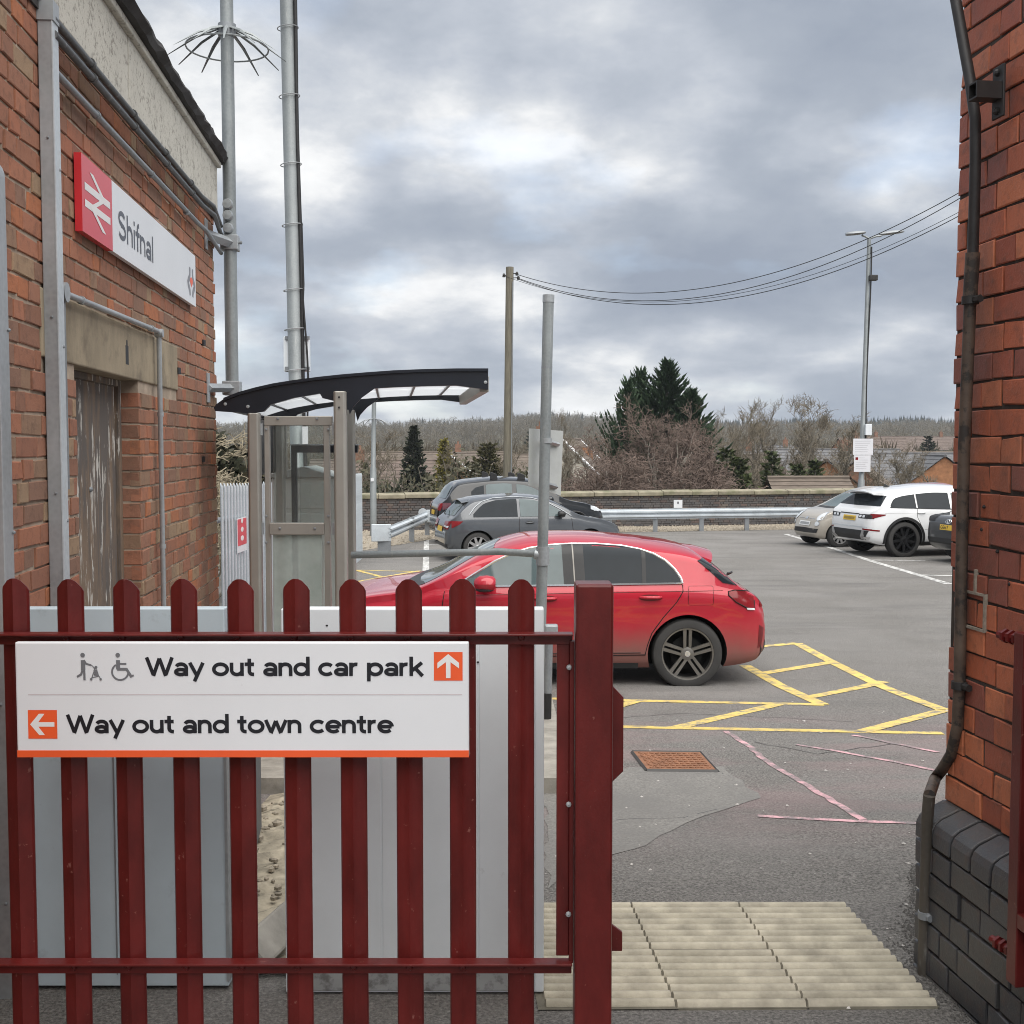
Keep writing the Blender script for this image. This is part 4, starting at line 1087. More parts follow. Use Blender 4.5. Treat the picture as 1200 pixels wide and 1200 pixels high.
# ------------------------------------------------------------------ grey steel panels behind the gate
def steel_boxes():
    r = thing('steel_hoarding', 'blue grey steel panel behind the left of the gate by the brick wall', 'panel', (-1.2, 3.55, 0))
    yf = 3.53
    a = Vector((pt(14, 800, yf).x, yf, 0)); b = Vector((pt(263.5, 800, yf).x, yf, 0))
    zt = pt(0, 713.5, yf).z; z0 = .012
    body = MB(); body.bounds((a.x, yf, z0), (b.x, yf+.045, zt)); body.build('sheet', M['board_blue'], r, bevel=.004)
    l = MB(); l.bounds((a.x-.002, yf-.004, zt-.075), (b.x+.002, yf+.047, zt+.002)); l.build('top_lip', M['board_blue'], r, bevel=.004)
    e = MB(); e.bounds((b.x-.006, yf-.006, .03), (b.x+.003, yf+.04, zt-.08)); e.build('edge_trim', M['galv'], r)
    for x in (-1.05, -1.24):
        hs = MB(); hs.bounds((x, yf-.003, .05), (x+.004, yf+.001, zt-.09)); hs.build('seam', M['galv_dark'], r)
    # low bin standing behind it, its side seen through the gap
    d = Vector((-.135, 1, 0))*1.42; a2 = Vector((-1.42, yf+.09, .01)); b2 = Vector((pt(265, 1165, yf+.09).x, yf+.09, .01))
    r = thing('steel_bin', 'low dark grey steel bin behind the blue grey panel, beside the broken concrete', 'bin', (-1.2, 4.2, 0))
    m = mat('dark_grey_steel', (.075, .085, .10), .5, var=.25, vscale=3, dirt=((.16, .15, .13), 9, .6, .72, .4))
    q = MB(); q.prism([a2, b2, b2+d, a2+d], (0, 0, .60)); q.build('body', m, r, bevel=.012)
    q = MB(); q.prism([p_+Vector((0, 0, .605)) for p_ in (a2+Vector((-.01, -.01, 0)), b2+Vector((.012, -.01, 0)), b2+d+Vector((.012, .01, 0)), a2+d+Vector((-.01, .01, 0)))], (0, 0, .03)); q.build('lid', m, r, bevel=.008)
    r = thing('steel_hoarding', 'pale grey steel panel behind the right of the gate by the sign pole', 'panel', (-.3, 3.52, 0))
    yf = 3.50; x0, x1 = pt(331, 800, yf).x, pt(636.5, 800, yf).x; zt = pt(0, 714, yf).z
    body = MB(); body.bounds((x0, yf, .006), (x1, yf+.05, zt)); body.build('sheet', M['board_pale'], r, bevel=.004)
    l = MB(); l.bounds((x0-.002, yf-.005, zt-.073), (x1+.002, yf+.052, zt+.002)); l.build('top_lip', M['board_pale'], r, bevel=.004)
    l = MB(); l.bounds((x0+.02, yf-.003, .012), (x1-.026, yf+.02, .075)); l.build('kick_plate', mat('scuffed_kick_plate', (.33, .34, .34), .6, dirt=((.1, .095, .09), 16, .5, .62, .7)), r, bevel=.003)
    e = MB(); e.bounds((x1-.024, yf-.006, .01), (x1+.003, yf+.05, zt-.078)); e.build('edge_trim', M['board_pale'], r, bevel=.003)
    for xa, xb in ((x0+.015, x0+.30), (x0+.304, x0+.60), (x0+.604, x1-.028)):
        pp = MB(); pp.bounds((xa, yf-.003, .08), (xb, yf+.01, zt-.08)); pp.build('sheet', M['board_pale'], r, bevel=.0015)
    for px, py in ((480, 728), (383, 733), (560, 776), (452, 866)):
        mk = MB(); q_ = pt(px, py, yf-.006); mk.ball(q_, (.004, .0015, .003), 6, 4); mk.build('paint_chip', M['trim'], r)
steel_boxes()

# ------------------------------------------------------------------ station name board on the left wall
def name_board():
    off = .034
    def ywall(px):           # depth at which the board's face shows at pixel column px
        u = (px-600)/F; x0 = LX0+off*LN.x - LK*off*LN.y
        return x0/(u-LK)
    def on(px, py, o=0.0):
        return pt(px, py, ywall(px)) + LN*o
    ya, yb = ywall(102.6), ywall(232.6)
    zt = (on(102.6, 181.5).z+on(232.6, 298).z)/2; zb = (on(106.5, 275.6).z+on(233.3, 358.5).z)/2
    root = thing('station_name_board', 'white station name board with a red railway arrows panel on the brick wall', 'sign', tuple(LW((ya+yb)/2, zb, off)))
    pl = lambda y, z, o: LW(y, z, off+o)
    ydiv = ywall(137.2)
    bd = MB(); bd.prism([pl(ydiv+.0005, zb, -.022), pl(yb, zb, -.022), pl(yb, zb, 0), pl(ydiv+.0005, zb, 0)], (0, 0, zt-zb)); bd.build('panel', M['sign_white'], root)
    rd = MB(); rd.prism([pl(ya, zb, -.028), pl(ydiv, zb, -.028), pl(ydiv, zb, 0), pl(ya, zb, 0)], (0, 0, zt-zb)); red = rd.build('red_panel', M['sign_red'], root)
    bk = MB()
    for y in (ya+.3, yb-.3): bk.prism([pl(y, zb+.05, -.033), pl(y+.04, zb+.05, -.033), pl(y+.04, zb+.05, -.024), pl(y, zb+.05, -.024)], (0, 0, zt-zb-.1))
    bk.build('fixing_rails', M['galv'], root)
    H = zt-zb; W = ydiv-ya
    place = lambda a, b, l: pl(ya+a, zb+b, l)
    t = MB()
    # double arrow: coordinates 62 x 39, y down
    sc = W*.84/62; vz = H*.60/39*1.0; ox, oz = W*.08, H*.80
    def q(x, y): return (ox+x*sc, oz-y*vz)
    th = 6.2
    def slant(P, l):
        # horizontal-width stroke, as in the emblem
        rows = [[place(q(x-4.4, y)[0], q(x, y)[1], l), place(q(x+4.4, y)[0], q(x, y)[1], l)] for x, y in P]; t.grid(rows)
    for y0, l in ((12.4, .0010), (26.6, .0011)):
        t.add([place(*q(0, y0-3.1), l), place(*q(62, y0-3.1), l), place(*q(62, y0+3.1), l), place(*q(0, y0+3.1), l)], [(0,1,2,3)])
    slant([(16.5, -2.5), (46, 12.4)], .0012); slant([(46, 12.4), (16, 26.6)], .0013); slant([(16, 26.6), (45.5, 41.5)], .0014)
    t.build('railway_arrows', M['white_print'], red, fix=False)
    tx = MB(); y0, y1 = ywall(144), ywall(183.5)
    zbase = pt(148, 270, ywall(148)).z - 0
    zb1 = on(144.5, 274).z; 
    text_mesh(None, 'Shifnal', y0, y1, zb+H*.25, H*.295, .235, lambda a, b, l: pl(a, b, l), (mat('dark_grey_sign_print', (.075, .08, .10), .4), root))
    # small operator emblem at the far end: two grey curves with a red heart between
    em = MB(); yc = (ywall(223.5)+ywall(231.5))/2; hw = (ywall(231.5)-ywall(223.5))/2; zc = zb+H*.42; hh = H*.27
    for sg in (1, -1):
        stroke(em, [(sg*(.38+.55*math.exp(-((-1+i/8+.15)/.36)**2))*hw, -hh+2*hh*i/16) for i in range(17)], hw*.34, lambda a, b, l: pl(yc+a, zc+b, l), .001+.0001*(sg > 0))
    em.build('operator_emblem', mat('mid_grey_sign_print', (.22, .225, .25), .4), root, fix=False)
    e2 = MB(); e2.add([pl(yc+a*hw*.42, zc+b*hh*.6, .0014) for a, b in ((0, -.6), (1, 0), (.9, .4), (0, .6), (-.9, .4), (-1, 0))], [tuple(range(6))]); e2.build('operator_emblem', M['orange'], root, fix=False)
name_board()

# ------------------------------------------------------------------ waiting canopy with ticket machine
SH_Y = 7.0
def shelter():
    rz = atan2(-LK, 1)*1.0
    root = thing('glazed_shelter', 'small glazed shelter with a curved navy canopy and bronze posts', 'shelter', (-1.0, 7.2, gz(7.2)))
    AX = Vector((LK*1.15, 1, 0))                      # depth direction, as the station wall
    def at(px, py, d=0.0):                             # a point of the near frame, pushed d metres back
        return pt(px, py, SH_Y) + AX*d
    topc = [(250.5,478),(253,474),(262,467.5),(280,460.5),(300,455),(320,450.5),(345,446.5),(372,443),(400,440),(430,437.5),(462,435.2),(496,433.8),(535,433),(572,433)]
    botc = [(252,481.5),(258,482),(274,483),(292,484.5),(309,482),(317,474),(345,466),(375,461),(400,458),(430,455.5),(462,453.6),(496,452.4),(535,451.6),(572,456.5)]
    def beam(d, th, name, mtl, cut=0):
        mb = MB(); t = topc[cut:]; b_ = botc[cut:]
        rows = [[at(*p, d), at(*q, d), at(*q, d+th), at(*p, d+th), at(*p, d)] for p, q in zip(t, b_)]
        mb.grid(rows)
        for r in (rows[0], rows[-1]): mb.quad(*r[:4])
        return mb.build(name, mtl, root, smooth=35)
    D = 2.05
    beam(0, .06, 'canopy_beam', M['canopy']); beam(D, .06, 'canopy_beam', M['canopy'])
    # top cover strip of the near edge
    mb = MB(); rows = [[at(p[0], p[1]-1.2, -.012), at(p[0], p[1]+2.2, -.012), at(p[0], p[1]+2.2, .1), at(p[0], p[1]-1.2, .1), at(p[0], p[1]-1.2, -.012)] for p in topc[2:]]
    mb.grid(rows); mb.build('edge_capping', M['canopy'], root, smooth=40)
    # roof sheets between the beams, with glazing bars running along the shelter
    def lerpc(c, px):
        return (px, float(np.interp(px, [a for a, _ in c], [b for _, b in c])))
    cuts = [262, 300, 345, 392, 440, 488, 532, 570]
    for a, b in zip(cuts[:-1], cuts[1:]):
        for d0, d1 in ((.065, .975), (1.035, D-.005)):
            xs = np.linspace(a+1.5, b-1.5, 4); s = MB()
            rows = [[at(x, lerpc(topc, x)[1]+11, d0), at(x, lerpc(topc, x)[1]+11, d1)] for x in xs]
            rows2 = [[at(x, lerpc(topc, x)[1]+12, d1), at(x, lerpc(topc, x)[1]+12, d0)] for x in xs]
            s.grid(rows); s.grid(rows2); s.build('roof_sheet', M['poly'], root)
    for a in cuts[1:-1]:
        g = MB(); y = lerpc(topc, a)[1]
        P = [at(a-1.4, y+10, .06), at(a+1.4, y+10, .06), at(a+1.4, y+13.5, .06), at(a-1.4, y+13.5, .06)]
        g.prism(P, AX*(D-.06)); g.build('glazing_bar', M['canopy'], root)
    g = MB(); P = [at(561, 446, .04), at(573.5, 440, .04), at(573.5, 459, .04), at(563, 459, .04)]
    g.prism(P, AX*(D+.0)); g.build('gutter', M['bronze'], root, bevel=.004)
    g = MB(); P = [at(258, 473, .05), at(268, 470, .05), at(268, 481, .05), at(258, 480, .05)]; g.prism(P, AX*(D-.05)); g.build('gutter', M['canopy'], root)
    bo = MB()
    for px, py in ((264, 473.5), (290.5, 476.5), (569, 448)):
        b = MB(); b.lathe([(.001, .006), (.009, .005), (.011, 0)], 10, 0, Matrix.Translation(at(px, py, -.001)) @ Matrix.Rotation(pi/2, 4, 'X')); b.build('bolt', M['galv'], root, smooth=50)
    # posts
    def post(pxa, pxb, pyt, d, w=.0, zt=None):
        a, b = at(pxa, pyt, d), at(pxb, pyt, d); mb = MB(); z0 = gz(a.y)-.02
        c = (a+b)/2; r = (b.x-a.x)/2
        prof = [(-1, .9), (-1, -.5), (-.72, -.95), (.72, -.95), (1, -.5), (1, .9)]
        mb.prism([Vector((c.x+x*r, c.y+y*r, z0)) for x, y in prof], (0, 0, c.z-z0)); o = mb.build('post', M['bronze'], root, bevel=.006)
        return c, r
    c1, r1 = post(391.5, 406, 459, -.03); post(290.5, 304.5, 484, .02); post(391.5, 406, 470, 1.62); post(290.5, 304.5, 480, 1.62)
    # dark rear liner beside the left posts
    k = MB(); k.prism([at(289.5, 488, .02), at(291, 488, .02), at(291, 560, .02), at(289.5, 560, .02)], AX*1.6); k.build('side_panel', M['canopy'], root)
    # bracket plates between post and beam
    for d in (-.01, D-.4):
        g = MB(); P = [at(374, 459.5, d), at(392, 457, d), at(418, 456, d), at(440, 454.5, d), at(424, 466, d), at(414, 477, d), at(410, 486, d), at(406, 470, d), at(392, 470, d), at(378, 466.5, d)]
        g.prism(P, AX*.03); g.build('gusset', M['canopy'], root)
    sc = MB()
    for py in (466, 478):
        b = MB(); b.lathe([(.001, .004), (.006, .003), (.007, 0)], 8, 0, Matrix.Translation(at(398, py, -.075)) @ Matrix.Rotation(pi/2, 4, 'X')); b.build('bolt', M['trim'], root)
    # end screen: bronze frame with two glass panes
    d = .03
    def rail(x0, y0, x1, y1, dd=.0, t=.04, name='screen_frame', mtl=None):
        a, b = at(x0, y0, d+dd), at(x1, y1, d+dd); mb = MB(); mb.bounds((min(a.x, b.x), a.y, min(a.z, b.z)), (max(a.x, b.x), a.y+t, max(a.z, b.z))); return mb.build(name, mtl or M['bronze'], root, bevel=.004)
    zb = 905
    rail(308.5, 488, 319.5, zb); rail(378.5, 488, 389, zb); rail(308.5, 487.5, 389, 498.5, -.004, .048); rail(315, 613, 380, 627, -.012, .06); rail(317, 880, 379, zb, -.003)
    for (y0, y1, m) in ((498, 614, M['glass']), (626, 881, M['glass_low'])):
        g = MB(); a, b = at(319, y0, d+.02), at(379, y1, d+.02); g.bounds((a.x, a.y, b.z), (b.x, a.y+.006, a.z)); g.build('pane', m, root)
    for px in (306, 390.3):
        for py in (503, 620, 735):
            h = MB(); a, b = at(px-1.5, py-7, d), at(px+1.5, py+7, d); h.bounds((a.x, a.y-.006, b.z), (b.x, a.y+.02, a.z)); h.build('hinge', M['galv'], root)
    for px, py in ((325, 490.5), (371, 490.5), (311.5, 503), (384.5, 503), (311.5, 605), (384.5, 605), (327.5, 619.5), (368.5, 619.5), (311.5, 636), (384.5, 636)):
        b = MB(); b.lathe([(.001, .005), (.007, .004), (.009, 0)], 8, 0, Matrix.Translation(at(px, py, d-.016)) @ Matrix.Rotation(pi/2, 4, 'X')); b.build('screw', M['galv_dark'], root, smooth=50)
    # rear screen with a black frame
    yb = 8.62
    def bq(x0, y0, x1, y1, nm, m, t=.035):
        a, b = pt(x0, y0, yb), pt(x1, y1, yb); mb = MB(); mb.bounds((min(a.x, b.x), a.y, min(a.z, b.z)), (max(a.x, b.x), a.y+t, max(a.z, b.z))); mb.build(nm, m, root, bevel=.002)
    bq(341, 522, 419, 530.5, 'rear_screen_frame', M['canopy']); bq(341, 530.5, 350.5, 830, 'rear_screen_frame', M['canopy']); bq(340, 520.4, 420, 522, 'rear_screen_frame', M['galv'])
    bq(351, 531, 418, 820, 'rear_pane', M['glass'], .006)
    bq(327, 497, 336, 560, 'rear_screen_frame', M['bronze'])
shelter()
def ticket_machine():
    Y = 9.0; a, b = pt(318, 560, Y), pt(380, 560, Y); z0 = gz(Y)+.08; zt = pt(350, 560, Y).z; zp = pt(350, 551, Y).z
    root = thing('ticket_machine', 'grey ticket machine housing with a sloping hood inside the shelter', 'ticket machine', ((a.x+b.x)/2, Y, z0))
    m = mat('warm_grey_machine_casing', (.74, .735, .71), .5, var=.06, vscale=2)
    bd = MB(); bd.bounds((a.x, Y, z0), (b.x+.1, Y+.55, zt)); bd.build('housing', m, root, bevel=.012)
    hd = MB(); P = [(a.x-.01, Y-.02, zt+.002), (b.x+.11, Y-.02, zt+.002), (b.x+.0, Y-.02, zp-.02), ((a.x+b.x)/2+.05, Y-.02, zp+.03), (a.x-.01, Y-.02, zp-.03)]
    hd.prism(P, (0, .6, 0)); hd.build('hood', mat('grey_hood', (.42, .42, .41), .5), root, bevel=.006)
    f = MB(); f.bounds((a.x+.03, Y-.008, z0+.1), (b.x-.0, Y+.001, zt-.28)); f.build('service_door', mat('pale_machine_door', (.80, .81, .79), .5, var=.05), root, bevel=.004)
    s = MB(); s.bounds((a.x+.03, Y-.006, zt-.24), (b.x, Y+.001, zt-.04)); s.build('upper_panel', m, root, bevel=.004)
ticket_machine()

# ------------------------------------------------------------------ poles, rails and signs in the middle ground
def tall_column():
    Y = 13.0; a, b = pt(347.5, 470, Y), pt(335.8, -30, Y); d = (b-a)/(b.z-a.z)
    base = a + d*(gz(Y)-a.z); top = a+d*(6.9-a.z)
    root = thing('camera_column', 'tall galvanised column rising behind the shelter with a black cable strapped to it', 'column', tuple(base))
    P = [base, base+d*(1.3), base+d*1.34, top]
    MB().tube(P, [.105, .105, .083, .080], 20).build('tube', M['steel_pole'], root, smooth=60)
    cb = MB(); e = Vector((.088, -.03, 0)); zs = np.linspace(1.2, 6.8, 30); rg = random.Random(4)
    cb.tube([a+d*(z-a.z)+e+Vector((.006*sin(z*2.1), 0, 0)) for z in zs], .022, 7); cb.build('cable', M['black'], root, smooth=60)
    c2 = MB(); c2.tube([a+d*(z-a.z)+e+Vector((.035+.02*sin((z-2.0)*3) if z < 3.4 else .03-.01*(z-3.4), -.01, 0)) for z in np.linspace(2.0, 4.2, 14)], .011, 6); c2.build('cable', M['black'], root, smooth=60)
    for py in (33, 113, 193, 264, 340, 386, 434):
        z = pt(340, py, Y).z; p = a+d*(z-a.z); k = MB(); k.tube([p+Vector((.114*cos(t), .105*sin(t), .012*cos(t))) for t in np.linspace(0, 2*pi, 21)], .006, 5, caps=False); k.build('strap', M['galv'], root)
    for x0, x1 in ((331.5, 338), (353, 361.5)):
        q0, q1 = pt(x0, 394, Y), pt(x1, 435, Y); bx = MB(); bx.bounds((q0.x, Y+.02, q1.z), (q1.x, Y+.14, q0.z)); bx.build('equipment_box', M['board_pale'], root, bevel=.01)
    br = MB()
    for py in (395, 431): q0, q1 = pt(332, py-2, Y-.09), pt(361, py+2, Y-.09); br.bounds((q0.x, Y-.0, q1.z), (q1.x, Y+.02, q0.z))
    br.build('box_bracket', M['galv_dark'], root)
    q0, q1 = pt(356.5, 500, Y), pt(363, 523, Y); l = MB(); l.bounds((q0.x, Y-.12, q1.z), (q1.x, Y-.10, q0.z)); l.build('label_plate', M['sign_white'], root)
tall_column()
def sign_pole():
    Y = 8.0; a, b = pt(631.5, 830, Y), pt(642.8, 347, Y)
    root = thing('sign_pole', 'galvanised sign pole by the red car with a handrail teed into it', 'pole', tuple(a))
    MB().tube([a, a.lerp(b, .955), b], .0375, 18).build('tube', M['steel_pole'], root, smooth=50)
    k = a.lerp(b, .83); MB().tube([k-Vector((0, 0, .006)), k+Vector((0, 0, .006))], .0385, 18).build('joint_ring', M['galv_dark'], root)
    k = a.lerp(b, .985); MB().tube([k, b+Vector((0, 0, .008))], .0405, 18).build('cap', M['galv'], root, smooth=50)
    t = pt(636, 650.5, Y); MB().tube([t+Vector((0, 0, -.07)), t+Vector((0, 0, .06))], .046, 16).build('tee_fitting', M['galv'], root, smooth=50)
    MB().tube([t+Vector((-.06, .0, .008)), t], .036, 14).build('tee_fitting', M['galv'], root, smooth=50)
    MB().tube([t+Vector((-.05, 0, .008)), t+Vector((-.30, .15, .011)), pt(412, 650.5, 8.2)], .025, 12).build('handrail', M['steel_pole'], root, smooth=50)
    bc = MB(); bc.tube([Vector((a.x, a.y, gz(Y)-.05)), a], .0375, 14); bc.build('foot', M['black'], root)
    # sign plate seen from the back
    r2 = thing('sign_plate', 'back of a pale sign plate clamped to the galvanised pole', 'sign', tuple(pt(650, 580, 8.1)))
    Yp = 8.1
    A, B, C, D = pt(627.5, 502, 7.98), pt(667, 505, 8.36), pt(664, 581, 8.36), pt(626.5, 569, 7.98)
    n = (B-A).cross(D-A).normalized(); n = -n if n.y < 0 else n
    mb = MB(); mb.prism([p+n*.05 for p in (A, B, C, D)], n*.004); mb.build('plate', mat('back_of_sign', (.43, .445, .44), .5, var=.1, dirt=((.25, .26, .2), 6, .5, .7, .4)), r2)
    for t0, t1 in (((640, 516), (658.5, 521)), ((640, 566), (656, 571))):
        ch = MB(); p, q = pt(*t0, 8.03)+n*.03, pt(*t1, 8.30)+n*.03
        ch.tube([p, q], .017, 4); ch.build('channel', M['galv_dark'] if t0[1] > 540 else M['galv'], r2)
    cl = MB(); c = pt(640.2, 516, Y); cl.tube([c+Vector((0, 0, -.02)), c+Vector((0, 0, .016))], .041, 16); cl.build('clamp', M['galv'], r2, smooth=50)
    # second short stanchion beside the pale cabinet
    Y3 = 7.4; r3 = thing('stanchion', 'short galvanised stanchion half hidden behind the pale steel cabinet', 'post', tuple(pt(641, 828, Y3)))
    p = MB(); p.tube([pt(641.5, 830, Y3), pt(643.5, 742, Y3)], .026, 10); p.build('tube', M['galv_dark'], r3, smooth=50)
    p = MB(); p.box(pt(646, 738, Y3), (.085, .07, .07)); p.build('clamp', M['galv'], r3, bevel=.01)
    p = MB(); p.tube([pt(640.5, 842, Y3), pt(641, 812, Y3)], .031, 10); p.build('foot', M['black'], r3, smooth=50)
sign_pole()

def far_fence():
    """galvanised palisade running away from the corner of the station building"""
    A, B = Vector((-2.80, 11.0, 0)), Vector((-3.27, 25.0, 0))
    root = thing('palisade_fence', 'galvanised palisade fence running away beside the station building', 'fence', tuple(A)+()) 
    d = (B-A); n = int(d.length/.15); me = pale_mesh('fence_pale', 1.84, .068, M['fence_galv']); u = d.normalized()
    for i in range(n):
        p = A+u*(.15*i); o = bpy.data.objects.new('pale', me); COL.objects.link(o); o.parent = root; o.matrix_parent_inverse = ROOTINV[root.name]
        o.location = (p.x+.02, p.y, gz(p.y)+.02); o.rotation_euler = (0, 0, atan2(u.y, u.x)+pi)
    for h in (.45, 1.5):
        r = MB(); P = []
        for i in range(8):
            p = A.lerp(B, i/7); P.append((p.x-.03, p.y, gz(p.y)+h))
        r.tube(P, .028, 4); r.build('rail', M['galv'], root)
    for i in range(6):
        p = A.lerp(B, i/5); q = MB(); q.bounds((p.x-.12, p.y-.05, gz(p.y)-.1), (p.x-.04, p.y+.05, gz(p.y)+1.75)); q.build('post', M['galv'], root)
    q = pt(281, 625, 11.9)
    s = thing('warning_sign', 'narrow red and white warning sign on the galvanised fence', 'sign', (-2.80, 11.8, .4))
    Yp = 11.75; xx = -2.80-.0336*(Yp-11)+.045
    z1, z0 = pt(600, 607, Yp).z, pt(600, 647, Yp).z
    m = MB(); m.bounds((xx, Yp-.14, z0), (xx+.006, Yp+.26, z1)); m.build('panel', M['sign_white'], s)
    m = MB(); m.bounds((xx+.004, Yp-.13, z0+.07), (xx+.008, Yp+.25, z1-.01)); pnl = m.build('red_panel', mat('faded_red_sign', (.60, .07, .09), .4), s)
    m = MB()
    for k in range(3): m.ball((xx+.0085, Yp+.06, z0+.14+.09*k), (.002, .07-.012*k, .028), 8, 4)
    m.build('symbol', M['white_print'], pnl)
far_fence()
def barrier():
    """crash barrier along the verge"""
    def bx(x): return 32.7+.257*(x+2.5)
    root = thing('crash_barrier', 'galvanised crash barrier along the gravel verge with an angled end', 'barrier', (-2.5, 32.7, gz(32.7)))
    prof = [(0, -.155), (.0, -.115), (.075, -.085), (.075, -.045), (.005, -.012), (.005, .012), (.075, .045), (.075, .085), (0, .115), (0, .155)]
    def run(path, name):
        rows = []
        for i, p in enumerate(path):
            p = Vector(p); t = Vector(path[min(i+1, len(path)-1)])-Vector(path[max(i-1, 0)]); t.z = 0; t.normalize(); nn = Vector((t.y, -t.x, 0))
            rows.append([p+nn*o+Vector((0, 0, z)) for o, z in prof])
        mb = MB(); mb.grid(rows); mb.grid([[q+Vector((0, .004, 0)) for q in r][::-1] for r in rows]); return mb.build(name, M['fence_galv'], root, smooth=30)
    zc = lambda y: gz(y)+.545
    for k in range(6):
        x0, x1 = -2.5+k*3.4, -2.5+(k+1)*3.4
        run([(x0-.05, bx(x0), zc(bx(x0))), (x1+.05, bx(x1)-.012*(k % 2), zc(bx(x1)))], 'beam')
    A, E = Vector((-2.42, bx(-2.42), zc(32.7))), pt(455, 634, 26.6); E.z = gz(26.6)+.46
    run([E, E.lerp(A, .5), A+Vector((-.02, -.03, 0))], 'beam')
    # end plates
    m = MB(); c = E; m.box(c+Vector((-.16, -.02, 0)), (.46, .05, .40), .3); m.build('end_plate', M['fence_galv'], root, bevel=.012)
    m = MB(); m.box(A+Vector((.34, -.06, .02)), (.72, .02, .36), .25); m.build('joint_plate', M['fence_galv'], root, bevel=.01)
    def post(p, h=.66, w=.13):
        b = MB(); b.bounds((p.x-w/2, p.y+.02, gz(p.y)-.1), (p.x+w/2, p.y+.12, gz(p.y)+h)); b.build('post', M['galv_dark'], root)
    for x in (-1.0, 1.55, 2.9, 4.3, 5.75, 7.2, 9.2, 12, 15): post(Vector((x, bx(x), 0)))
    post(E+Vector((-.1, .0, 0)), .30, .3); post(E.lerp(A, .55)); post(A)
    e = MB(); e.lathe([(.001, .05), (.12, .05), (.12, 0), (.001, 0)], 14, 0, Matrix.Translation(A+Vector((-.12, -.02, .12))) @ Matrix.Rotation(pi/2, 4, 'X')); e.build('end_cap', M['fence_galv'], root)
barrier()

def parapet():
    root = thing('parapet_wall', 'long dark brick parapet wall with mossy stone coping behind the car park', 'wall', (2, wall_y(2), gz(36)))
    x0, x1 = -9.0, 20.0
    A, B = Vector((x0, wall_y(x0), 0)), Vector((x1, wall_y(x1), 0)); u = (B-A).normalized(); L = (B-A).length; nn = Vector((u.y, -u.x, 0))
    zt = .165
    core = MB(); P = [A+nn*-.02, B+nn*-.02, B+nn*-.42, A+nn*-.42]; core.prism([p+Vector((0, 0, -4.5)) for p in P], (0, 0, 4.5+zt)); w = core.build('wall', M['mortar_dark'], root)
    u2 = u
    brickwork(w, Vector((A.x, A.y, 0)), u2, zt-.0755*17, zt, L, .0755, .228, .114, .011, M['brick_dark'], 51, jitter=.004, limit=300)
    rng = random.Random(7); x = 0.0
    while x < L:
        l = rng.uniform(.75, 1.6); l = min(l, L-x); dz = rng.uniform(-.008, .008)
        c = MB(); p0, p1 = A+u*(x+.006), A+u*(x+l-.006)
        prof = [(.07, 0), (.07, .12), (-.18, .175), (-.47, .12), (-.47, 0)]
        c.prism([p0+nn*o+Vector((0, 0, zt+z+dz+.002)) for o, z in prof], p1-p0); c.build('coping_stone', M['coping'], root, bevel=.015)
        x += l
    s = thing('wall_notice', 'small white notice fixed to the parapet wall above the crash barrier', 'sign', (5.3, wall_y(5.3)-.02, -.1))
    q = pt(794.5, 590.5, wall_y(5.35)); q.y = wall_y(q.x)-.02
    m = MB(); m.box(q, (.30, .012, .26), atan2(u.y, u.x)); m.build('panel', M['sign_white'], s)
    m = MB(); m.box(q+Vector((0, -.010, .04)), (.06, .004, .07), atan2(u.y, u.x)); m.build('symbol', M['grey_print'], s)
parapet()

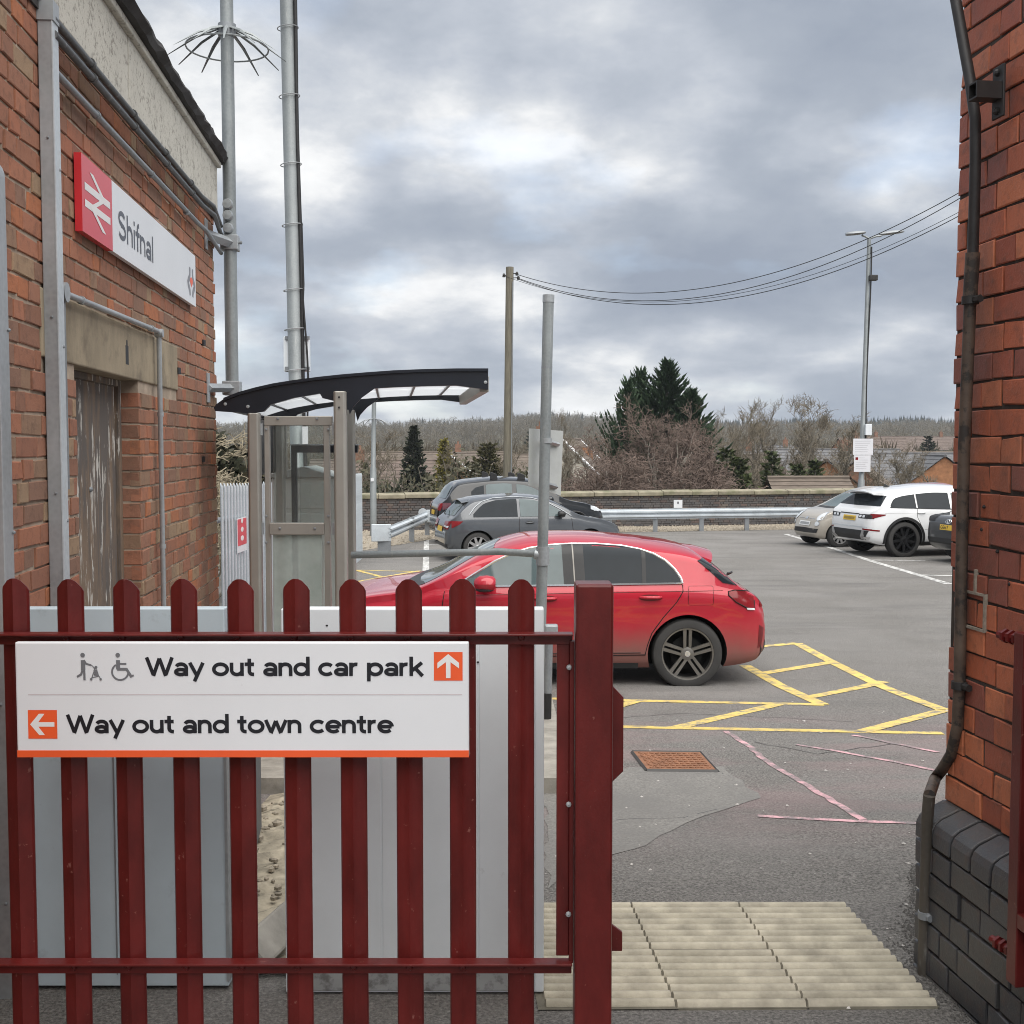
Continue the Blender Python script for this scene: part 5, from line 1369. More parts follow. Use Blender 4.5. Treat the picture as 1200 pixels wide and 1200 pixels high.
def lamp_posts():
    Y = 34.0; base = pt(1007.8, 596, Y); base.z = gz(Y); top = pt(1018.6, 279, Y)
    root = thing('lamp_post', 'tall grey lamp post with twin lantern heads behind the white SUV', 'lamp post', tuple(base))
    MB().tube([base, base.lerp(top, .18), base.lerp(top, .185), top], [.10, .10, .08, .055], 14).build('column', M['steel_pole'], root, smooth=60)
    for sg, dx, dy, lab in ((-1, -.50, -.12, 'l'), (1, .80, .12, 'r')):
        h = MB(); c = top+Vector((dx*.55, dy, .10+.02*sg)); e = Vector((dx, dy, .10+(.14 if sg > 0 else .02)))
        h.tube([top+Vector((0, 0, -.02)), top+Vector((dx*.25, 0, .05)), top+Vector((dx*.45, dy*.4, .07))], .03, 8); arm = h.build('lantern_arm', M['steel_pole'], root, smooth=60)
        R = Matrix.Rotation(-.12*sg if sg > 0 else -.1, 3, 'Y')
        k = MB(); cc = top+Vector((dx*.86, dy, .10 + (.06 if sg > 0 else 0)))
        rows = []
        for t, w, hh in ((-.36, .06, .05), (-.3, .11, .07), (0, .15, .085), (.28, .13, .06), (.36, .06, .03)):
            ring = [(t*(1 if sg > 0 else .8), w*cos(a), hh*sin(a) if sin(a) > 0 else .4*hh*sin(a)) for a in [2*pi*i/12 for i in range(13)]]
            rows.append([cc+R @ Vector(p) for p in ring])
        k.grid(rows); k.add(rows[0], [tuple(range(12))]); k.add(rows[-1], [tuple(range(12))]); k.build('lantern', M['galv_dark'], root, smooth=50)
    b = MB(); p = base.lerp(top, .865); b.box(p+Vector((.12, -.1, 0)), (.24, .18, .16)); b.build('camera', M['pipe_black'], root, bevel=.02)
    c = MB(); c.tube([base.lerp(top, t)+Vector((.085*(1-.4*t)+.02*sin(t*9), -.05, 0)) for t in np.linspace(.24, .97, 24)], .022, 6); c.build('cable', M['black'], root, smooth=60)
    b = MB(); q0, q1 = pt(1013.5, 497, Y-.1), pt(1020.5, 510, Y-.1); b.bounds((q0.x, Y-.2, q1.z), (q1.x, Y-.05, q0.z)); b.build('equipment_box', M['board_pale'], root, bevel=.01)
    for (x0, y0, x1, y1, lab, red) in ((1000, 514, 1023, 533, 'upper of two white notices on the lamp post, with several lines of print', 0), (1001, 533.5, 1020, 553, 'lower of two white notices on the lamp post, with a small red mark', 1)):
        Yn = Y-.16; a, b2 = pt(x0, y0, Yn), pt(x1, y1, Yn)
        s = thing('notice', lab, 'sign', (a.x, Yn, b2.z), group='notices on the lamp post'); m = MB(); m.bounds((a.x, Yn, b2.z), (b2.x, Yn+.012, a.z)); m.build('panel', M['sign_white'], s)
        l = MB(); H = a.z-b2.z; W = b2.x-a.x; rg = random.Random(red)
        for k in range(6): l.bounds((a.x+W*(.1 if not (red and k < 2) else .32), Yn-.002, a.z-H*(.14+.13*k)), (a.x+W*rg.uniform(.6, .92), Yn+.001, a.z-H*(.17+.13*k)))
        l.build('print_lines', mat('faint_print', (.50, .51, .54), .5), s)
        if red: r = MB(); r.bounds((a.x+W*.08, Yn-.002, a.z-H*.28), (a.x+W*.24, Yn+.001, a.z-H*.12)); r.build('red_mark', M['lamp_red'], s)
    # shorter column at the left end of the barrier
    Y = 32.4; base = pt(437.5, 626, Y); base.z = gz(Y)
    top = Vector((base.x+.05, Y, 3.35))
    root = thing('camera_column', 'slim grey column with a spiked collar by the left end of the barrier', 'column', tuple(base))
    MB().tube([base, Vector((base.x+.01, Y, pt(437, 549, Y).z)), Vector((base.x+.012, Y, pt(437, 548, Y).z+.03)), top], [.092, .09, .066, .062], 12).build('tube', M['steel_pole'], root, smooth=60)
    c = Vector((base.x+.03, Y, pt(437, 490.5, Y).z))
    for i in range(12):
        a = 2*pi*(i+.4)/12; d = Vector((cos(a), sin(a), 0)); k = MB(); k.tube([c+d*.06, c+d*.25+Vector((0, 0, -.05)), c+d*.5+Vector((0, 0, -.19))], [.012, .012, .005], 4); k.build('spike', M['galv_dark'], root)
    b = MB(); b.bounds((base.x-.05, Y-.11, pt(437, 564, Y).z), (base.x+.04, Y-.085, pt(437, 560, Y).z)); b.build('label_plate', M['sign_white'], root)
    k = MB(); k.box(top+Vector((0, 0, .08)), (.22, .22, .16)); k.build('camera', M['galv_dark'], root, bevel=.03)
lamp_posts()

def utility_line():
    Y = 37.8; a, b = pt(593.6, 590, Y), pt(597.4, 313, Y); a.z = tz(a.x, Y)-.3
    root = thing('utility_pole', 'weathered timber utility pole rising beyond the parked dark SUV', 'utility pole', tuple(a))
    MB().tube([a, b], [.16, .125], 12).build('pole', M['wood_pole'], root, smooth=60)
    far = Vector((13.6, 25.9, -.6)); fr = thing('utility_pole', 'timber utility pole standing out beyond the red brick pier', 'utility pole', tuple(far)); MB().tube([far, far+Vector((0, 0, 11.0))], [.16, .12], 10).build('pole', M['wood_pole'], fr, smooth=60)
    st = MB(); st.tube([pt(601.0, 330, Y-.14), pt(599, 560, Y-.17)], .02, 5); st.build('cable', M['galv_dark'], root)
    ends = [((601.5, 321), 0.0), ((601.5, 323), .0), ((605, 324), .0), ((602, 327), 0)]
    for px, py in ((590.5, 322.5), (605.8, 320.5), (607.5, 325.5)):
        i = MB(); p = pt(px, py, Y-.05); i.lathe([(.01, -.07), (.05, -.06), (.05, -.02), (.035, -.015), (.05, 0), (.03, .05), (.01, .06)], 10, 0, Matrix.Translation(p)); i.tube([p, Vector((b.x, Y, p.z))], .015, 4); i.build('insulator', M['pipe_black'], root, smooth=50)
    # wires: quadratics through the points the photo shows, lying in one vertical plane
    labs = ('topmost overhead wire from the timber pole', 'second overhead wire from the top', 'third overhead wire from the top, thinner than its neighbours', 'lowest overhead wire from the timber pole')
    for k, (st_, mid, en, r) in enumerate((((604, 321), (777, 342.5), (1120, 224), .011), ((607, 326), (760, 352.5), (1120, 231), .011), ((590.5, 323), (760, 354), (1120, 247), .007), ((607, 327), (748, 356.5), (1120, 251.5), .011))):
        x0, y0 = (st_[0]-600)/F*Y, Y
        def tt(px):
            u = (px-600)/F; return (u*37.8-x0)/((13.6-x0)+u*11.9) if True else 0
        def zz(p):
            t = tt(p[0]); Yt = 37.8-11.9*t; return t, pt(p[0], p[1], Yt).z
        t0, z0 = zz(st_); t1, z1 = zz(mid); t2, z2 = zz(en); t0 = 0
        A = np.array([[t0*t0, t0, 1], [t1*t1, t1, 1], [t2*t2, t2, 1]]); co = np.linalg.solve(A, [z0, z1, z2])
        P = [(x0+(13.6-x0)*t, 37.8-11.9*t, float(np.polyval(co, t))) for t in np.linspace(0, 1, 48)]
        w = MB(); w.tube(P, r, 5); o = w.build('overhead_wire', M['black'], smooth=60); props(o, labs[k], 'wire', 'overhead wires')
utility_line()
# ------------------------------------------------------------------ cars
def pchip(xs, ys):
    xs = np.array(xs, float); ys = np.array(ys, float); h = np.diff(xs); d = np.diff(ys)/h; m = np.zeros(len(xs))
    for i in range(1, len(xs)-1):
        if d[i-1]*d[i] > 0:
            w1, w2 = 2*h[i]+h[i-1], h[i]+2*h[i-1]; m[i] = (w1+w2)/(w1/d[i-1]+w2/d[i])
    m[0], m[-1] = d[0], d[-1]
    def f(x):
        x = min(max(x, xs[0]), xs[-1]); i = min(max(int(np.searchsorted(xs, x))-1, 0), len(h)-1)
        t = (x-xs[i])/h[i]; a, b = ys[i], ys[i+1]
        return (2*t**3-3*t*t+1)*a + (t**3-2*t*t+t)*h[i]*m[i] + (-2*t**3+3*t*t)*b + (t**3-t*t)*h[i]*m[i+1]
    return f
class Car:
    """x forward, y to the car's left, z up, ground at 0; body surface = half width y(x, z) under a roof line"""
    def __init__(s, name, label, W, top, belt, plan, wheels, wr, arch, tumble=.34, bottom=None, paint=None, low=None, shoulder=.955):
        s.top = pchip(*zip(*top)); s.belt = pchip(*zip(*belt)); s.plan = pchip(*zip(*plan)); s.W = W; s.tumble = tumble
        s.x0, s.x1 = top[0][0], top[-1][0]; s.wheels, s.wr, s.arch = wheels, wr, arch
        s.bot = pchip(*zip(*(bottom or [(s.x0, .34), (s.x0+.12, .24), (s.x0+.5, .19), (s.x1-.6, .18), (s.x1-.15, .20), (s.x1, .27)])))
        s.low = pchip(*zip(*(low or [(0, .88), (.10, .955), (.28, .985), (.55, 1.0), (.80, .985), (.93, .97), (1, shoulder)])))
        s.sh = shoulder
        s.root = thing(name, label, 'car', local=True, group=None); s.paint = paint
    def yh(s, x, z):
        if x < s.x0 or x > s.x1: return -1
        zt, zb = s.top(x), s.bot(x)
        if z > zt or z < zb: return -1
        w = s.W/2*s.plan(x); zs = max(min(s.belt(x), zt-.085), zb+.02)
        if z <= zs: return w*s.low((z-zb)/(zs-zb))
        q = (z-zs)/(zt-zs); y = w*s.sh - s.tumble*(z-zs)*min(1, (zt-zs)/.3)
        q0 = .70
        if q > q0: y *= max(0, 1-((q-q0)/(1-q0))**2.4)**(1/2.4)
        return y
    def body(s, n=78, extra=()):
        xs = sorted(set(list(np.linspace(s.x0, s.x1, n)) + [s.x0+d for d in (.004, .012, .025, .045, .07, .1, .14)] + [s.x1-d for d in (.004, .012, .025, .045, .07, .1, .14)]+list(extra)))
        rows = []
        for x in xs:
            zt, zb = s.top(x), s.bot(x); zs = max(min(s.belt(x), zt-.085), zb+.02)
            zz = [zb+(zs-zb)*t for t in (0, .05, .10, .2, .32, .45, .6, .72, .82, .9, .96, 1)] + [zs+(zt-zs)*t for t in (.08, .2, .35, .5, .62, .7, .77, .83, .88, .92, .95, .975, .99, 1)]
            half = [(x, max(s.yh(x, min(max(z, zb), zt)), 0.0), z) for z in zz]
            half[-1] = (x, 0.0, zt)
            ring = [(x, 0.0, zb)] + half + [(a, -b, c) for a, b, c in half[:-1][::-1]]
            rows.append(ring)
        m = len(rows[0]); vs = [p for r in rows for p in r]
        fs = [(i*m+j, i*m+(j+1) % m, (i+1)*m+(j+1) % m, (i+1)*m+j) for i in range(len(rows)-1) for j in range(m)]
        fs += [tuple(range(m-1, -1, -1)), tuple(range((len(rows)-1)*m, len(rows)*m))]
        mb = MB(); mb.add(vs, fs); me = mb.mesh('body', [s.paint, M['liner']])
        bm = bmesh.new(); bm.from_mesh(me); bmesh.ops.remove_doubles(bm, verts=bm.verts, dist=1e-5); bmesh.ops.recalc_face_normals(bm, faces=bm.faces); bm.to_mesh(me); bm.free()
        o = link('body', me, s.root)
        cut = MB()
        for x in s.wheels:
            for sg in (1, -1):
                Mx = Matrix.Translation((x, sg*(s.W/2-.30), s.wr)) @ Matrix.Rotation(-sg*pi/2, 4, 'X')
                cut.lathe([(s.arch, 0), (s.arch, .6)], 40, 0, Mx, close=True)
        cm = cut.mesh('cut', [M['liner']]); bm = bmesh.new(); bm.from_mesh(cm); bmesh.ops.recalc_face_normals(bm, faces=bm.faces); bm.to_mesh(cm); bm.free()
        co = bpy.data.objects.new('cut', cm); COL.objects.link(co)
        bo = o.modifiers.new('b', 'BOOLEAN'); bo.operation = 'DIFFERENCE'; bo.object = co; bo.solver = 'EXACT'
        try: bo.material_mode = 'TRANSFER'
        except Exception: pass
        dg = bpy.context.evaluated_depsgraph_get(); dg.update()
        new = bpy.data.meshes.new_from_object(o.evaluated_get(dg)); o.modifiers.clear(); o.data = new; new.name = 'body'
        bpy.data.objects.remove(co)
        new.polygons.foreach_set('use_smooth', [True]*len(new.polygons)); new.set_sharp_from_angle(angle=radians(32))
        s.bo = o; return o
    # --- projecting outlines on to the body
    def ps(s, x, z, sg=1, e=.004):
        y = s.yh(x, z)
        if y < 0:
            for dz in (.005, .01, .02, .04, .06, .1):
                y = s.yh(x, z-dz)
                if y >= 0: break
            else: y = 0
        return (x, sg*(y+e), z)
    def pe(s, y, z, end=-1, e=.006):
        a = s.x0 if end < 0 else s.x1; n = 240; L = (s.x1-s.x0)*.62; prev = a
        for i in range(n+1):
            x = a - end*L*i/n
            if s.yh(x, z) >= abs(y):
                lo, hi = prev, x
                for _ in range(12):
                    m_ = (lo+hi)/2
                    if s.yh(m_, z) >= abs(y): hi = m_
                    else: lo = m_
                return (hi+end*e, y, z)
            prev = x
        return (a-end*L, y, z)
    def sheet(s, name, bot, top, f, n, m, mt, parent=None, smooth=180):
        """ruled patch between two outline curves in the flat, carried on to the body by f"""
        def samp(c, t):
            c = [Vector(p) for p in c]; d = [0]
            for a, b in zip(c, c[1:]): d.append(d[-1]+(b-a).length)
            q = t*d[-1]; i = min(max(int(np.searchsorted(d, q))-1, 0), len(c)-2); h = d[i+1]-d[i]
            return c[i].lerp(c[i+1], (q-d[i])/h if h else 0)
        rows = []
        for j in range(m+1):
            rows.append([])
            for i in range(n+1):
                p = samp(bot, i/n).lerp(samp(top, i/n), j/m); rows[-1].append(f(p[0], p[1]))
        mb = MB(); mb.grid(rows); return mb.build(name, mt, parent or s.root, smooth=smooth)
    def side(s, name, bot, top, mt, e=.005, n=16, m=6, parent=None, both=True):
        out = []
        for sg in ((1, -1) if both else (both_sg(both),)): out.append(s.sheet(name, bot, top, lambda x, z: s.ps(x, z, sg, e), n, m, mt, parent))
        return out
    def end(s, name, bot, top, mt, end=-1, e=.006, n=14, m=6, mirror=False, parent=None):
        for sg in ((1, -1) if mirror else (1,)): o = s.sheet(name, [(sg*a, b) for a, b in bot], [(sg*a, b) for a, b in top], lambda y, z: s.pe(y, z, end, e), n, m, mt, parent)
        return o
    def line(s, name, pts, r, mt, e=.0, closed=False, both=True, step=.05, parent=None):
        P = pts + [pts[0]] if closed else pts; Q = []
        for a, b in zip(P, P[1:]):
            k = max(1, int(math.hypot(b[0]-a[0], b[1]-a[1])/step)); Q += [(a[0]+(b[0]-a[0])*i/k, a[1]+(b[1]-a[1])*i/k) for i in range(k)]
        Q.append(P[-1])
        for sg in ((1, -1) if both else (1,)):
            mb = MB(); mb.tube([s.ps(x, z, sg, e) for x, z in Q], r, 5, caps=not closed); mb.build(name, mt, parent or s.root, smooth=70)
    def wheel_set(s, style='twin', rim=None, width=.20, rr=.72, tyre_in=.035):
        rim = rim or M['rim']; R = s.wr
        def one():
            t = MB(); r0 = R*rr; w = width/2
            t.lathe([(r0*.97, -w), (r0, -w), (R*.90, -w*1.03), (R*.965, -w*.92), (R, -w*.62), (R, w*.62), (R*.965, w*.92), (R*.90, w*1.03), (r0, w), (r0*.97, w*.9), (r0*.97, -w)], 44)
            for k in range(44*0): pass
            d = MB(); d.lathe([(r0*.985, w*.98), (r0*.93, w*.96), (r0*.90, w*.55), (r0*.88, -w*.7), (.03, -w*.7)], 36)
            d.m = [0 if q < 2*36 else 1 for q in range(len(d.f))]
            sp = MB(); n = 5 if style in ('twin', 'five') else 10
            pairs = ((-.20, -.075), (.20, .075)) if style == 'twin' else ((0, 0),)
            for k in range(5 if style != 'multi' else 9):
                a = 2*pi*k/(5 if style != 'multi' else 9) + pi/2 + (pi if style == 'twin' else .3)
                for (ao, ai) in pairs:
                    a1, a2 = (a+(1 if ao > 0 else -1)*.115, a+(1 if ao > 0 else -1)*.50) if style == 'twin' else (a, a)
                    p0 = Vector((r0*.20*cos(a2), r0*.20*sin(a2), w*.80)); p1 = Vector((r0*.93*cos(a1), r0*.93*sin(a1), w*.90))
                    u = (p1-p0); u.z = 0; u.normalize(); q = Vector((-u.y, u.x, 0)); b0, b1 = (.012, .0155) if style == 'twin' else (.030, .024)
                    v = [p0-q*b0, p0+q*b0, p1+q*b1, p1-q*b1]; dn = Vector((0, 0, -.035))
                    top_ = [x+Vector((0, 0, .004)) for x in v]
                    sp.add(v+[x+dn for x in v], [(0,1,2,3),(0,4,5,1),(1,5,6,2),(2,6,7,3),(3,7,4,0)])
            sp.lathe([(.001, w*.88), (r0*.14, w*.87), (r0*.25, w*.80), (r0*.26, w*.6)], 20)
            bd = MB(); bd.lathe([(.02, w*.10), (r0*.62, w*.10), (r0*.62, 0), (.02, 0)], 28)
            cap = MB(); cap.lathe([(.001, w*.93), (r0*.105, w*.92), (r0*.115, w*.86)], 16)
            return t, d, sp, bd, cap
        t, d, sp, bd, cap = one()
        me = [t.mesh('tyre', M['tyre'], 40), d.mesh('rim_barrel', [rim, M['liner']], 40), sp.mesh('spokes', rim, 30), bd.mesh('brake_disc', M['liner'], 40), cap.mesh('hub_cap', M['chrome'] if style == 'twin' else rim, 40)]
        for x in s.wheels:
            for sg in (1, -1):
                w = link('wheel', me[0], s.root); w.location = (x, sg*(s.W/2-tyre_in-width/2), R); w.rotation_euler = (-sg*pi/2, 0, 0)
                r = link('rim', me[1], w); r2 = link('spokes', me[2], w); link('brake_disc', me[3], w); link('hub_cap', me[4], w)
    def mirror(s, x, z, mt, sz=(.10, .085, .065)):
        for sg in (1, -1):
            y = s.yh(x, z-.02); mb = MB(); c = Vector((x, sg*(y+.13), z))
            rows = []
            for t, k in ((-1, .55), (-.8, .86), (-.2, 1), (.5, .9), (.9, .55), (1, .25)):
                rows.append([c+Vector((t*sz[0]*.75, k*sz[1]*cos(a), k*sz[2]*sin(a))) for a in [2*pi*i/14 for i in range(15)]])
            mb.grid(rows); mb.add(rows[0][:14], [tuple(range(14))]); mb.add(rows[-1][:14], [tuple(range(14))]); o = mb.build('mirror', mt, s.root, smooth=60)
            b = MB(); b.tube([Vector((x-.01, sg*(y-.02), z-.05)), c+Vector((0, -sg*.03, -.045))], [.03, .022], 8); b.ball(c+Vector((0, 0, -sz[2]*.72)), (sz[0]*.7, sz[1]*.85, sz[2]*.35), 10, 5); b.build('mirror_foot', M['trim'], s.root, smooth=60)
    def handle(s, x, z, mt, l=.105, recess=True):
        for sg in (1, -1):
            k = 20
            if recess:
                mb = MB(); P = [s.ps(x+l*1.02*cos(2*pi*i/k), z+.030*sin(2*pi*i/k), sg, .0022) for i in range(k)]; mb.add(P+[s.ps(x, z, sg, .0015)], [(i, (i+1) % k, k) for i in range(k)]); mb.build('handle_recess', s.recess if hasattr(s, 'recess') else M['trim'], s.root)
            mb = MB(); mb.tube([Vector(s.ps(x+l*t, z+.004, sg, o)) for t, o in ((-.95, .0), (-.75, .022), (0, .030), (.75, .022), (.95, 0))], [.008, .014, .015, .014, .008], 8); mb.build('door_handle', mt, s.root, smooth=60)
    def place(s, x, y, heading):
        s.root.location = (x, y, gz(y)); dz = (gz(y+1)-gz(y-1))/2
        s.root.rotation_euler = (0, 0, heading); return s
def red_hatch():
    p = car_paint('red_metallic_paint', (.42, .008, .025), .10, .78)
    c = Car('hatchback', 'shiny red hatchback parked side-on with a dusty lower body and dark twin-spoke wheels', 1.80,
      top=[(-2.20, .46), (-2.195, .58), (-2.165, .70), (-2.12, .80), (-2.05, .872), (-1.95, .925), (-1.66, 1.165), (-1.50, 1.258), (-1.20, 1.318), (-.9, 1.352), (-.42, 1.384), (0, 1.375), (.22, 1.335), (.42, 1.262), (1.06, .935), (1.2, .905), (1.45, .872), (1.75, .82), (2.0, .74), (2.13, .64), (2.18, .55), (2.20, .46)],
      belt=[(-2.2, .80), (-1.9, .90), (-1.4, .955), (-.4, .945), (.7, .925), (1.1, .89), (1.8, .78), (2.2, .60)],
      plan=[(-2.20, .62), (-2.17, .76), (-2.09, .875), (-1.95, .945), (-1.6, .985), (-1.2, 1.0), (.9, 1.0), (1.5, .985), (1.85, .93), (2.05, .84), (2.15, .74), (2.20, .62)],
      wheels=(-1.43, 1.30), wr=.322, arch=.365, tumble=.36, paint=p,
      low=[(0, .87), (.08, .93), (.16, .955), (.30, .968), (.5, .985), (.68, .985), (.80, .992), (.86, .998), (.93, .985), (1, .955)])
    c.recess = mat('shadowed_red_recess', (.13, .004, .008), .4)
    c.body(extra=[-1.43+.01*i for i in range(-36, 37, 4)])
    G_ = M['car_glass']
    ub = .955
    upper = [(.70, .942), (.55, 1.035), (.336, 1.165), (.18, 1.235), (.015, 1.283), (-.18, 1.308), (-.375, 1.318), (-.6, 1.317), (-.836, 1.30), (-1.0, 1.272), (-1.12, 1.235), (-1.227, 1.177), (-1.31, 1.10), (-1.365, 1.02), (-1.378, .972)]
    def up(x): return float(np.interp(-x, [-a for a, _ in upper], [b for _, b in upper]))
    def lo(x): return float(np.interp(x, [-1.38, .70], [.972, .940]))
    def win(xa, xb, mt, n=14):
        xs = np.linspace(xa, xb, n); c.side('side_window', [(x, lo(x)) for x in xs], [(x, up(x)) for x in xs], mt, .009, n, 8)
    win(.66, -.31, M['car_glass_light']); win(-.465, -1.015, G_); win(-1.045, -1.365, G_, 10)
    xs = np.linspace(-.300, -.495, 6); c.side('pillar_trim', [(x, lo(x)) for x in xs], [(x+.02, up(x)) for x in xs], M['trim'], .011, 6, 8)
    xs = (-.392, -.404); c.side('pillar_gap', [(x, lo(x)) for x in xs], [(x+.02, up(x)) for x in xs], M['rim'], .0135, 2, 8)
    xs = (-1.012, -1.048); c.side('pillar_trim', [(x, lo(x)) for x in xs], [(x, up(x)) for x in xs], M['trim'], .012, 2, 8)
    c.line('chrome_trim', upper + [(x, lo(x)) for x in np.linspace(-1.378, .70, 20)], .0105, M['chrome'], .007)
    # seams
    for P in ([(-.44, .935), (-.435, .80), (-.42, .55), (-.41, .30)], [(-1.38, .955), (-1.38, .90), (-1.32, .80), (-1.20, .66), (-1.10, .52), (-1.06, .40), (-1.04, .31)], [(-.41, .305), (-1.04, .315)], [(.79, .90), (.82, .7), (.80, .45), (.74, .30), (-.41, .305)]):
        c.line('shut_line', P, .0048, M['seam'], -.001)
    cap = [(-1.545+.115*cos(a)*min(1, 1.25*abs(cos(a))**-.0), .862+.085*sin(a)) for a in [2*pi*i/24 for i in range(24)]]
    cap = [(-1.545+.115*max(-.85, min(.85, 1.2*cos(a)))/.85, .862+.085*max(-.85, min(.85, 1.2*sin(a)))/.85) for a in [2*pi*i/28 for i in range(28)]]
    c.line('fuel_flap', cap, .003, c.recess, -.001, closed=True, both=True)
    c.line('shoulder_crease', [(-1.75, .905), (-1.3, .90), (-.4, .885), (.6, .865)], .004, c.recess, -.0025)
    c.line('sill_crease', [(-1.0, .335), (0, .325), (.85, .33)], .006, M['trim'], -.003)
    c.handle(-1.085, .845, p); c.handle(-.13, .835, p)
    # lamps, glass, plates
    c.side('tail_lamp', [(-1.80, .862), (-1.87, .80), (-1.97, .745), (-2.05, .735)], [(-1.80, .895), (-1.86, .905), (-1.95, .898), (-2.04, .872)], M['lamp_red'], .006, 10, 5)
    c.line('lamp_edge', [(-1.80, .862), (-1.87, .80), (-1.97, .745), (-2.05, .735), (-2.05, .872), (-1.95, .90), (-1.86, .907), (-1.80, .897)], .006, M['seam'], .004, closed=True)
    c.side('tail_lamp_lens', [(-1.975, .728), (-2.05, .722)], [(-1.965, .748), (-2.045, .74)], M['lamp_clear'], .010, 4, 3)
    c.end('tail_lamp', [(.52, .75), (.74, .74)], [(.50, .84), (.74, .85)], M['lamp_red'], mirror=True)
    c.end('rear_window', [(-.62, .955), (0, .945), (.62, .955)], [(-.50, 1.165), (0, 1.18), (.50, 1.165)], G_, -1, .008, 20, 8)
    xs = np.linspace(-1.615, -1.915, 12); c.side('rear_window_edge', [(-1.525-.225*t, 1.175-.20*t) for t in np.linspace(0, 1, 12)], [(x, c.top(x)-.004) for x in xs], G_, .007, 14, 5)
    c.end('number_plate', [(-.26, .60), (.26, .60)], [(-.26, .71), (.26, .71)], M['plate_y'])
    c.end('rear_bumper_insert', [(-.7, .27), (0, .25), (.7, .27)], [(-.75, .40), (0, .42), (.75, .40)], M['trim'])
    c.side('bumper_vent', [(-2.09, .36), (-2.13, .37)], [(-2.10, .58), (-2.155, .54)], c.recess, .003, 4, 6)
    c.end('windscreen', [(-.70, .955), (-.35, .935), (0, .93), (.35, .935), (.70, .955)], [(-.52, 1.275), (0, 1.318), (.52, 1.275)], M['car_glass_light'], 1, .006, 24, 12)
    c.end('wiper_cowl', [(-.70, .925), (0, .905), (.70, .925)], [(-.72, .958), (0, .94), (.72, .958)], M['trim'], 1, .008, 16, 3)
    c.end('headlamp', [(.46, .62), (.76, .66)], [(.46, .68), (.78, .74)], M['lamp_clear'], 1, mirror=True)
    c.end('grille', [(-.42, .42), (.42, .42)], [(-.5, .62), (.5, .62)], M['trim'], 1)
    # roof spoiler
    sp = MB(); rows = []
    for y in np.linspace(-.56, .56, 15):
        k = 1-(abs(y)/.56)**3*.35; zf = 1.262-.06*(abs(y)/.56)**2.2; rows.append([(-1.44, y, zf+.006-.01*(1-k)), (-1.60, y, zf-.012), (-1.60-.145*k, y, zf-.048), (-1.60-.14*k, y, zf-.062), (-1.56, y, zf-.075)])
    sp.grid(rows); sp.add(rows[0], [tuple(range(5))]); sp.add(rows[-1], [tuple(range(5))]); sp.build('roof_spoiler', p, c.root, smooth=40)
    c.mirror(.42, .985, p, (.13, .095, .075))
    w = MB(); w.tube([(-1.93, .0, .95), (-1.99, .02, .985)], .012, 5); w.tube([(-1.99, .02, .985), (-1.9, .25, 1.0)], .008, 4); w.build('rear_wiper', M['trim'], c.root)
    sk = MB(); sk.bounds((-.98, -.83, .185), (.85, .83, .235)); sk.build('underfloor', M['liner'], c.root)
    c.wheel_set('twin', M['rim'], .205, .755)
    c.place(.175, 11.30, pi)
red_hatch()

